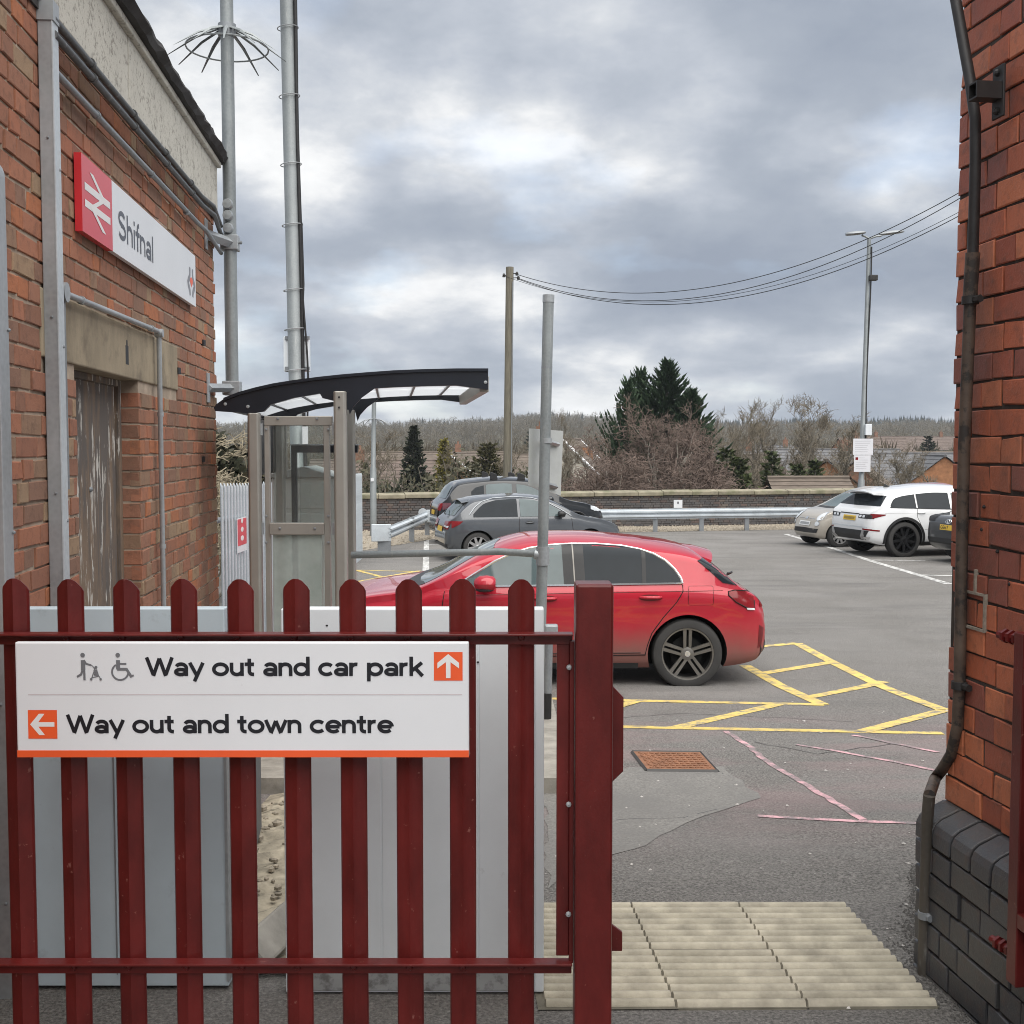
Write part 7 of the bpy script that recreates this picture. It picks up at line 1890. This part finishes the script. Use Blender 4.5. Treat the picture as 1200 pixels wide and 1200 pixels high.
def leafy_shrub(name, label, loc, r, seed, cols, n=1100, leaf=.12, group=None, cat='shrub', stems=None, twiggy=0):
    rng = random.Random(seed); root = thing(name, label, cat, loc, group=group, local=True)
    st = MB()
    for k in range(7):
        a = rng.random()*6.28; st.tube([(0, 0, -.3), (r[0]*.4*cos(a), r[1]*.4*sin(a), r[2]*.8), (r[0]*.8*cos(a), r[1]*.8*sin(a), r[2]*rng.uniform(1.2, 1.7))], [.05, .03, .012], 4)
    st.build('stem', stems or M['bark'], root)
    cr = MB(); lob = [(Vector((rng.uniform(-.6, .6)*r[0], rng.uniform(-.6, .6)*r[1], r[2]*rng.uniform(.5, 1.35))), rng.uniform(.35, .65)) for _ in range(9)]
    for i in range(n):
        c, s = rng.choice(lob); v = Vector((rng.gauss(0, 1), rng.gauss(0, 1), rng.gauss(0, 1))).normalized()*rng.uniform(.55, 1.05)
        p = c+Vector((v.x*r[0]*s, v.y*r[1]*s, v.z*r[2]*s)); a = Vector((rng.gauss(0, 1), rng.gauss(0, 1), rng.gauss(0, 1))).normalized(); b = a.orthogonal().normalized(); s2 = leaf*rng.uniform(.6, 1.4)
        cr.add([p-a*s2, p-b*s2*.5, p+a*s2, p+b*s2*.5], [(0,1,2,3)])
    cr.build('foliage', leaf_mat(name+'_foliage', cols), root, fix=False)
    return root
def ground_at(px, Y): return Vector(((px-600)/F*Y, Y, tz((px-600)/F*Y, Y)))
def height_to(px, py, Y): return pt(px, py, Y).z - tz((px-600)/F*Y, Y)

def woods():
    # the big cypress group and the birches in front of it
    DG = [(.022, .044, .022), (.038, .068, .034), (.055, .088, .044), (.032, .058, .034)]
    cypress('cypress_tree', 'tallest dark green cypress standing above the bare birches', ground_at(781, 62), height_to(783, 417, 62), 3.2, 1, DG, 340, (.0, 0), None, .15, .55, .38)
    cypress('cypress_tree', 'pointed dark cypress, left of the tallest one and lower', ground_at(752, 63), height_to(749, 430, 63), 2.3, 2, DG, 190, (-.1, 0), None, .2, 1.3, .45)
    cypress('cypress_tree', 'short dark cypress leaning out to the left of its taller neighbours', ground_at(741, 61), height_to(736, 442, 61), 1.25, 3, DG, 100, (-.25, 0), None, .25, 1.3, .45)
    cypress('cypress_tree', 'broad dark cypress filling in to the right of the tallest one', ground_at(803, 61), height_to(812, 452, 61), 2.1, 4, DG, 250, (.3, 0), None, .1, .5, .40)
    specs = [(766, 50, 490, .40, 11, 'pale stemmed birch with a wide red brown twiggy crown in front of the cypresses'), (738, 50.5, 505, .42, 12, 'birch with pale stems leaning left beneath the cypresses'),
             (800, 48.5, 496, .40, 13, 'white barked birch with a crooked stem at the right of the group'), (715, 51.5, 517, .46, 14, 'low brown birch at the left foot of the cypress group'), (786, 51.5, 496, .40, 15, 'birch with a dense brown crown behind the white barked one')]
    for px, Y, py, sp, sd_, lab in specs:
        branch_tree('birch_tree', lab, ground_at(px, Y), height_to(px, py, Y), sp, sd_, M['bark_birch'], M['twig_birch'], 4, .15, .06, .5, 12, 1.0, 'birches beneath the cypresses', .10, thick=1.05)
    branch_tree('thicket', 'brown twiggy thicket at the foot of the birches, beside the wall', ground_at(812, 45.5), height_to(812, 540, 45.5), .6, 16, M['bark_birch'], M['twig_birch'], 4, .06, .04, .4, 14, 1.2, 'brown thickets along the wall', .2, thick=1.4)
    branch_tree('thicket', 'brown twiggy thicket left of the birches, next to the white gabled house', ground_at(712, 46), height_to(712, 545, 46), .65, 17, M['bark_birch'], M['twig_birch'], 4, .06, .04, .4, 14, 1.2, 'brown thickets along the wall', .2, thick=1.4)
    # tall bare trees to the right
    tall = [(848, 74, 478), (868, 80, 470), (890, 76, 466), (912, 84, 468), (928, 78, 461), (950, 82, 466), (968, 77, 474), (860, 92, 480), (942, 95, 470), (985, 90, 492), (1042, 60, 520), (1070, 72, 515), (1030, 74, 512)]
    words = ['leftmost of the tall bare trees behind the parapet wall', 'tall bare tree second from the left in the bare row', 'bare tree with upswept limbs third in the row', 'slim bare tree near the middle of the bare row', 'tallest bare tree of the row beyond the wall',
             'bare tree just left of the lamp post notices', 'bare tree closest to the lamp post on its left', 'farther bare tree behind the left end of the row', 'farther bare tree behind the tallest one', 'low bare tree behind the lamp post', 'spreading bare tree right of the lamp post notices', 'bare tree above the roof of the white SUV', 'thin bare tree directly right of the lamp post']
    protos = [branch_tree('bare_tree', words[k], ground_at(*tall[k][:2]), height_to(tall[k][0], tall[k][2], tall[k][1]), .27, 30+k, M['bark'], M['twig'], 4, .16, .25, .95, 11, 1.15, 'bare trees beyond the wall', 0, thick=1.2) for k in range(4)]
    heights = [height_to(tall[k][0], tall[k][2], tall[k][1]) for k in range(4)]
    for k in range(4, len(tall)):
        o = copy_tree(protos[k % 4]); px, Y, py = tall[k]; o.location = ground_at(px, Y); s = height_to(px, py, Y)/heights[k % 4]
        o.scale = (s*1.1, s*1.1, s); o.rotation_euler = (0, 0, k*1.7); o['label'] = words[k]
    # ivy-clad trunks and evergreens below them
    IV = [(.035, .048, .016), (.055, .07, .024), (.08, .095, .035)]
    for k, (px, Y, py, r, lab) in enumerate(((852, 60, 526, 1.3, 'ivy covered trunk at the left of the row of green trunks'), (868, 60, 538, .9, 'short ivy covered stump beside the leftmost green trunk'), (904, 62, 530, .75, 'ivy covered trunk in the middle of the green row'),
                                        (935, 58, 545, .9, 'ivy covered bush sloping up beside the brick gables'), (955, 62, 540, .7, 'dark ivy bush nearest the lamp post'))):
        needle_tree('ivy_tree', lab, ground_at(px, Y), height_to(px, py, Y), r, 60+k, IV, 'oval', 120, 'ivy covered trunks', 0, .15, base=.02)
    # trees to the left
    needle_tree('dark_yew', 'dark green conical conifer left of the golden one', ground_at(485, 88), height_to(485, 500, 88), 1.7, 71, [(.016, .022, .012), (.03, .036, .02), (.042, .048, .026)], 'cone', 320, leaf=.16)
    needle_tree('golden_conifer', 'golden yellow conifer between the dark one and the timber pole', ground_at(521, 82), height_to(521, 516, 82), 1.35, 72, [(.11, .10, .018), (.19, .165, .03), (.25, .215, .05)], 'cone', 260, leaf=.15)
    needle_tree('olive_conifer', 'olive brown rounded conifer just left of the timber pole', ground_at(572, 74), height_to(572, 520, 74), 1.6, 73, [(.05, .05, .02), (.085, .078, .035), (.11, .10, .05)], 'oval', 260, leaf=.15)
    needle_tree('pine_tree', 'small round dark pine on the right behind the orange gable', ground_at(1087, 150), height_to(1087, 511, 150), 1.5, 74, [(.016, .022, .012), (.03, .036, .02)], 'oval', 140, leaf=.2)
    needle_tree('pine_tree', 'tiny dark pine on the slope right of the timber pole', ground_at(622, 190), height_to(622, 505, 190), 1.2, 75, [(.016, .022, .012), (.03, .036, .02)], 'oval', 90, leaf=.25)
    SH = [(.04, .042, .024), (.07, .068, .04), (.10, .09, .055)]
    for k, (px, Y, w, py, lab, cols) in enumerate(((452, 42, 1.0, 556, 'dark evergreen shrub behind the slim grey column', [(.015, .02, .012), (.028, .034, .02)]), (486, 44, 1.3, 546, 'grey green shrub over the wall behind the barrier end', SH), (516, 46, 1.1, 552, 'yellow green shrub over the wall under the golden conifer', [(.07, .07, .024), (.11, .10, .04), (.14, .12, .05)]),
                                              (548, 45, 1.2, 540, 'mottled green shrub over the wall left of the timber pole', SH), (626, 47, 1.2, 548, 'brown green shrub beyond the sign pole', SH), (432, 46, 1.2, 545, 'thin shrub at the far left end of the parapet wall', SH))):
        p = ground_at(px, Y); leafy_shrub('garden_shrub', lab, p, (w, w, (pt(px, py, Y).z-p.z)*.62), 80+k, cols, 900, .11, 'shrubs behind the wall')
    for k, (px, Y, py, lab) in enumerate(((440, 58, 505, 'bare tree behind the slim grey column'), (455, 75, 498, 'bare tree left of the dark conical conifer'), (545, 64, 520, 'bare tree between the golden and olive conifers'), (640, 60, 508, 'bare tree behind the sign plate'), (668, 64, 482, 'thin pale birch right of the sign plate'), (690, 66, 512, 'bare tree above the white gabled house'), (610, 70, 520, 'bare tree just right of the timber pole'), (1105, 70, 530, 'bare tree at the edge of the brick pier'), (1000, 55, 535, 'low bare tree behind the lamp post base'))):
        o = copy_tree(protos[(k+1) % 4]); o.location = ground_at(px, Y); s = height_to(px, py, Y)/heights[(k+1) % 4]; o.scale = (s*1.25, s*1.25, s); o.rotation_euler = (0, 0, k*2.1+.4); o['label'] = lab
        if k == 4: o.scale = (s*.6, s*.6, s)
    # scrub beside the station fence, left of the shelter
    for k, (x, y, h, lab) in enumerate(((-4.6, 17.0, 2.2, 'tangled bare scrub behind the galvanised fence'), (-5.6, 20.0, 2.7, 'taller tangled bare scrub farther along the galvanised fence'))):
        branch_tree('bare_scrub', lab, (x, y, gz(y)), h, .55, 90+k, M['bark'], mat('pale_dry_twig', (.24, .205, .145), .9, var=.3), 4, .06, .03, .35, 16, 1.15, 'scrub behind the fence', .12, thick=1.1)
    needle_tree('holly_tree', 'dark evergreen mass behind the bare scrub and fence', (-9.5, 34, -1), 3.2, 2.6, 95, [(.03, .035, .02), (.05, .05, .03), (.075, .065, .04)], 'oval', 260, leaf=.2)
woods()

def hill_woods():
    """the far wooded valley side: thousands of bare crowns that read as one brown mass"""
    rng = np.random.default_rng(4); V, Fc = [], []
    base = 0
    def emit(name, label, m, n, ymin, ymax, hh, tri, spread, power, cone=False, xr=.56, mask=None):
        V, Fc, TONES = [], [], []; b = 0; cnt = 0
        while cnt < n:
            Y = ymin+(ymax-ymin)*rng.random()**power; X = rng.uniform(-xr, xr)*Y
            if mask is not None and not mask(X, Y): 
                if rng.random() < .985: continue
            z = tz(X, Y)-.4; h = hh*rng.uniform(.55, 1.2); cnt += 1; n0 = len(Fc)
            if cone:
                r = h*.24
                for k in range(tri):
                    a = rng.random()*6.28; t = rng.random(); zz = z+h*(.1+.75*t); rr = r*(1-t)+.3; w = .35*r*(1.1-t)
                    tip = (X+rr*cos(a), Y+rr*sin(a), zz-h*.04); ca, sa = -sin(a)*w, cos(a)*w
                    V += [(X+ca, Y+sa, zz), (X-ca, Y-sa, zz), tip, (X, Y, zz+h*.17)]; Fc += [(b, b+2, b+3), (b+2, b+1, b+3)]; b += 4
            else:
                V += [(X-.18, Y, z), (X+.18, Y, z), (X, Y, z+h*.8)]; Fc.append((b, b+1, b+2)); b += 3
                for k in range(tri):
                    a = rng.random()*6.28; el = rng.uniform(-.7, 1.5); q = rng.random()**.5
                    cx = X+q*.34*h*cos(a)*cos(el); cy = Y+q*.34*h*sin(a)*cos(el); cz = z+h*(.56+.36*q*sin(el))
                    L = h*rng.uniform(.10, .24); w = h*.016; a2 = a+rng.normal(0, .7); e2 = rng.uniform(-.1, 1.35)
                    dx, dy, dz = L*cos(a2)*cos(e2), L*sin(a2)*cos(e2), L*sin(e2)
                    V += [(cx-w*sin(a2), cy+w*cos(a2), cz-w*.5), (cx+w*sin(a2), cy-w*cos(a2), cz+w*.5), (cx+dx, cy+dy, cz+dz)]; Fc.append((b, b+1, b+2)); b += 3
            TONES.append((rng.random(), len(Fc)-n0))
        me = bpy.data.meshes.new(name); me.from_pydata(V, [], Fc); me.materials.append(m); me.attributes.new('tone', 'FLOAT', 'FACE').data.foreach_set('value', [t for t, c in TONES for _ in range(c)]); o = link(name, me); props(o, label, kind='stuff')
    def wood_mat(name, cols):
        m = leaf_mat(name, cols); nt = m.node_tree; at = nt.nodes.new('ShaderNodeAttribute'); at.attribute_name = 'tone'
        rp = [n for n in nt.nodes if n.type == 'VALTORGB'][0]; ge = [n for n in nt.nodes if n.type == 'NEW_GEOMETRY'][0]
        v = tmath(nt.nodes, nt.links, 'ADD', tmath(nt.nodes, nt.links, 'MULTIPLY', at.outputs['Fac'], .8), tmath(nt.nodes, nt.links, 'MULTIPLY', ge.outputs['Random Per Island'], .2))
        nz = [n for n in nt.nodes if n.type == 'TEX_NOISE'][0]; nz.inputs['Scale'].default_value = .013; nz.inputs['Detail'].default_value = 6; nt.links.new(v, rp.inputs[0]); translucent(m, .45, cols[1]); return m
    w1 = wood_mat('brown_wood', [(.085, .07, .05), (.14, .115, .08), (.115, .10, .068), (.18, .15, .105)]); w2 = wood_mat('grey_brown_wood', [(.12, .105, .078), (.18, .155, .115), (.145, .13, .10), (.21, .185, .14)])
    dk = wood_mat('ridge_conifer', [(.020, .032, .026), (.032, .045, .036), (.045, .058, .045)])
    emit('valley_wood', 'bare brown trees filling the valley between the houses and the ridge', w1, 1500, 135, 330, 7.5, 120, .42, 1.2)
    emit('hillside_wood', 'brown winter wood covering the far hillside', w2, 3600, 330, 800, 10, 70, .42, .8)
    emit('ridge_wood', 'bare trees along the skyline', w1, 700, 820, 960, 11, 60, .40, 1, mask=lambda X, Y: X/Y < .17)
    emit('ridge_conifers', 'dark conifer plantation along the skyline on the right', dk, 1700, 800, 960, 12.5, 30, .4, 1, True, mask=lambda X, Y: X/Y > .175)
    emit('ridge_conifers', 'scattered dark conifers along the skyline on the left', dk, 110, 790, 960, 11, 30, .4, 1, True, xr=.13, mask=lambda X, Y: -.13 < X/Y < .05)
    gr = wood_mat('mixed_green_wood', [(.05, .055, .028), (.08, .08, .042), (.06, .06, .03)])
    emit('green_clumps', 'scattered evergreen clumps among the valley trees', gr, 150, 95, 420, 7, 60, .4, 1, True)
hill_woods()

def house(name, label, loc, rz, L, W, hw, pitch, wallm, roofm, chimney=(), windows=(), dormer=None, bargeboard=None, group=None):
    """gabled house: ridge along local x; gable ends at +-L/2; front at -y"""
    root = thing(name, label, 'house', loc, rz, group=group, local=True)
    hr = W/2*pitch; b = MB()
    prof = [(-W/2, -2.5), (W/2, -2.5), (W/2, hw), (0, hw+hr), (-W/2, hw)]
    b.prism([(-L/2, y, z) for y, z in prof], (L, 0, 0)); wall = b.build('wall', wallm, root)
    r = MB(); o = .28
    for sg in (1, -1):
        a, c = (sg*(W/2+o), hw-o*pitch), (0, hw+hr); n = 9
        rows = []
        for k in range(n+1):
            t = k/n; y = a[0]+(c[0]-a[0])*t; z = a[1]+(c[1]-a[1])*t+.03
            rows += [[(-L/2-.2, y, z+.05), (L/2+.2, y, z+.05)], [(-L/2-.2, y, z+.09), (L/2+.2, y, z+.09)]]
        r.grid(rows)
    roof = r.build('roof', roofm, root)
    rd = MB(); rd.tube([(-L/2-.2, 0, hw+hr+.08), (L/2+.2, 0, hw+hr+.08)], .11, 6); rd.build('ridge_tiles', roofm, roof)
    if bargeboard is not None:
        bm_ = MB()
        for x in (-L/2-.22, L/2+.22):
            for sg in (1, -1): bm_.tube([(x, sg*(W/2+o), hw-o*pitch), (x, 0, hw+hr+.02)], .11, 4)
        bm_.build('bargeboard', bargeboard, root)
    for x, y in chimney:
        c = MB(); z0 = hw+hr*(1-abs(y)/(W/2))-.3; c.bounds((x-.35, y-.25, z0), (x+.35, y+.25, hw+hr+1.0)); k = c.build('chimney', M['house_brick2'] if True else M['house_brick2'], roof)
        p = MB(); p.lathe([(.12, 0), (.10, .35)], 8, 0, Matrix.Translation((x, y, hw+hr+1.0))); p.build('chimney_pot', M['house_brick2'], roof)
    for (face, u, z, w, h) in windows:
        f = MB(); g = MB()
        if face in 'FB':
            sg = -1 if face == 'F' else 1; y = sg*(W/2+.012)
            f.bounds((u-w/2, y-.03, z), (u+w/2, y+.03, z+h)); g.bounds((u-w/2+.09, y+sg*.035-.005, z+.09), (u-.035, y+sg*.035+.005, z+h-.09)); g.bounds((u+.035, y+sg*.035-.005, z+.09), (u+w/2-.09, y+sg*.035+.005, z+h-.09))
        else:
            sg = -1 if face == 'L' else 1; x = sg*(L/2+.012)
            f.bounds((x-.03, u-w/2, z), (x+.03, u+w/2, z+h)); g.bounds((x+sg*.035-.005, u-w/2+.09, z+.09), (x+sg*.035+.005, u-.035, z+h-.09)); g.bounds((x+sg*.035-.005, u+.035, z+.09), (x+sg*.035+.005, u+w/2-.09, z+h-.09))
        fo = f.build('window', M['sign_white'], root); g.build('pane', M['car_glass'], fo)
    return root
def houses():
    M['render'] = mat('pale_render', (.50, .47, .41), .9, var=.12, vscale=1.5); M['house_brick'] = mat('orange_house_brick', (.33, .155, .075), .9, var=.3, vscale=3, bmp=.2)
    M['house_brick2'] = mat('brown_house_brick', (.22, .12, .08), .9, var=.3, vscale=3); M['tile_brown'] = mat('brown_roof_tile', (.125, .10, .08), .85, var=.3, vscale=2.2, stretch=(1, 1, 6)); M['tile_grey'] = mat('grey_slate', (.115, .115, .12), .7, var=.3, vscale=2.5)
    M['tile_red'] = mat('red_roof_tile', (.125, .095, .08), .85, var=.3, vscale=2.5); wh = M['sign_white']
    def at(px, Y, zt_py, hw, hr):
        p = pt(px, zt_py, Y); return (p.x, Y, p.z-hw-hr)
    R = radians
    house('gabled_house', 'pale rendered house with a white bargeboard and brick chimney stack, right of the sign plate', at(670, 86, 516, 4.2, 2.4), R(78), 8, 5, 4.2, .96, M['render'], M['tile_brown'], [(-2.6, 1.9)], [('L', .6, 1.4, 1.0, 1.1), ('F', -1, 2.6, 1.2, 1.0)], None, wh)
    st = thing('chimney_stack', 'tall red brick chimney stack beside the pale gabled house', 'chimney', ground_at(686, 86)); c = MB(); q = pt(686, 545, 86); c.bounds((q.x-.55, 85.6, tz(q.x, 86)-1), (q.x+.55, 86.5, pt(686, 528, 86).z)); c.build('stack', M['house_brick'], st); c = MB(); c.bounds((q.x-.40, 85.7, pt(686, 528, 86).z), (q.x+.40, 86.4, pt(686, 524, 86).z)); c.build('cap', M['house_brick'], st)
    house('gabled_house', 'house with an orange brick gable beside the golden conifer', at(546, 112, 532, 3.6, 2.3), R(72), 9, 6.4, 3.6, .72, M['house_brick'], M['tile_brown'], [], [('F', 1, 1.5, 1.3, 1.1)], None, wh)
    house('long_house', 'long brown roofed house behind the dark conical conifer', at(505, 128, 531, 3.5, 2.2), R(4), 16, 7, 3.5, .63, M['render'], M['tile_brown'], [(3, 0)], [('F', x, 1.6, 1.4, 1.2) for x in (-6, -3.4, -.6, 2, 4.6)])
    house('long_house', 'dark roofed house at the left behind the slim grey column', at(450, 96, 541, 3.2, 2.3), R(-4), 12, 7, 3.2, .66, M['house_brick2'], M['tile_red'], [(-2, 0)], [('F', x, 1.4, 1.3, 1.1) for x in (-4, -1, 2.4)])
    # right-hand estate
    for k, a in enumerate((
        ('gabled_house', 'house with a bright orange brick gable at the far right by the pier', at(1093, 92, 535, 4.6, 2.6), R(80), 10, 6.6, 4.6, .79, M['house_brick'], M['tile_grey'], [], [('L', -.8, 1.6, 1.2, 1.2)]),
        ('gabled_house', 'grey roofed house behind the bright orange gable', at(1072, 100, 533, 4.4, 2.4), R(2), 9, 7, 4.4, .69, M['render'], M['tile_grey'], [], [('F', x, 1.6, 1.3, 1.2) for x in (-2.6, 1.5)]),
        ('gabled_house', 'house with a small orange brick gable and white window left of the lamp post', at(968, 82, 540, 4.0, 2.0), R(76), 8, 5.2, 4.0, .77, M['house_brick'], M['tile_brown'], [], [('L', .1, 1.9, .9, 1.5)]),
        ('gabled_house', 'brown roofed house with a brick gable partly hidden by the lamp post notices', at(1006, 84, 541, 4.0, 2.2), R(70), 8, 5.4, 4.0, .81, M['house_brick2'], M['tile_brown'], [], [('F', 0, 1.4, 1.2, 1.1)]),
        ('gabled_house', 'house with a steep brown roof among the ivy covered trunks', at(884, 86, 534, 4.2, 2.6), R(62), 8, 6, 4.2, .86, M['render'], M['tile_brown'], [], [('F', 2, 1.4, 1.2, 1.1), ('L', .2, 1.2, 1.0, 1.3)]),
        ('terraced_house', 'grey roofed terrace in the gap behind the bare trees', at(940, 110, 528, 4.2, 2.4), R(-3), 18, 7.4, 4.2, .65, M['house_brick2'], M['tile_grey'], [(-5, 0), (4, 0)], [('F', x, 1.6, 1.2, 1.2) for x in (-7, -4.4, -1.5, 1.5, 4.4, 7)]),
        ('terraced_house', 'dark roofed terrace between the lamp post and the bright orange gable', at(1040, 118, 531, 4.2, 2.4), R(3), 16, 7.4, 4.2, .65, M['house_brick2'], M['tile_brown'], [(-4, 0)], [('F', x, 1.6, 1.2, 1.2) for x in (-6, -3, 0, 3, 6)]),
        ('terraced_house', 'pale distant terrace up the slope right of the lamp post', at(1070, 240, 512, 5, 2.6), R(5), 26, 8, 5, .65, M['render'], M['tile_red'], [(-8, 0), (6, 0)], [('F', x, 1.8, 1.4, 1.3) for x in (-10, -6, -2, 2, 6, 10)]),
        ('terraced_house', 'red roofed distant house just left of the lamp post', at(1022, 200, 514, 4.6, 2.4), R(8), 12, 8, 4.6, .6, M['house_brick'], M['tile_red'], [(-3, 0)], [('F', x, 1.6, 1.3, 1.2) for x in (-3, 0, 3)]),
        ('terraced_house', 'pale fronted distant house seen through the bare trees', at(896, 170, 523, 4.6, 2.4), R(-6), 14, 8, 4.6, .6, M['render'], M['tile_grey'], [(3, 0)], [('F', x, 1.6, 1.3, 1.2) for x in (-4, -1, 2, 5)]),
        )): house(*a)
    # long low tiled roof just over the wall
    house('garage', 'long low tiled garage roof showing just over the parapet wall', at(947, 50, 562.5, 2.6, 1.3), R(3), 3.2, 4.2, 2.6, .62, M['trim'], M['tile_brown'])
    # white painted roof lights far left
    for k, (px, py, Y) in enumerate(((617, 541, 120),)):
        house('gabled_house', 'house with roof lights on the slope right of the timber pole', at(px, Y, 534, 3.6, 2.4), R(8), 9, 7, 3.6, .69, M['house_brick2'], M['tile_brown'], [], [('F', -2, 1.5, 1.2, 1.1)])
houses()

def haze():
    mb = MB(); mb.bounds((-1500, -320, -12), (1500, 1180, 42)); o = mb.build('haze', node_mat('haze_air')[0]); nt = o.data.materials[0].node_tree
    nt.nodes.remove(nt.nodes['Principled BSDF']); v = nt.nodes.new('ShaderNodeVolumePrincipled'); v.inputs['Color'].default_value = (.80, .87, .95, 1); v.inputs['Density'].default_value = .00030; v.inputs['Anisotropy'].default_value = .2
    nt.links.new(v.outputs[0], nt.nodes['Material Output'].inputs['Volume']); props(o, 'thin winter haze over the valley', kind='stuff')
haze()
bpy.context.view_layer.update()
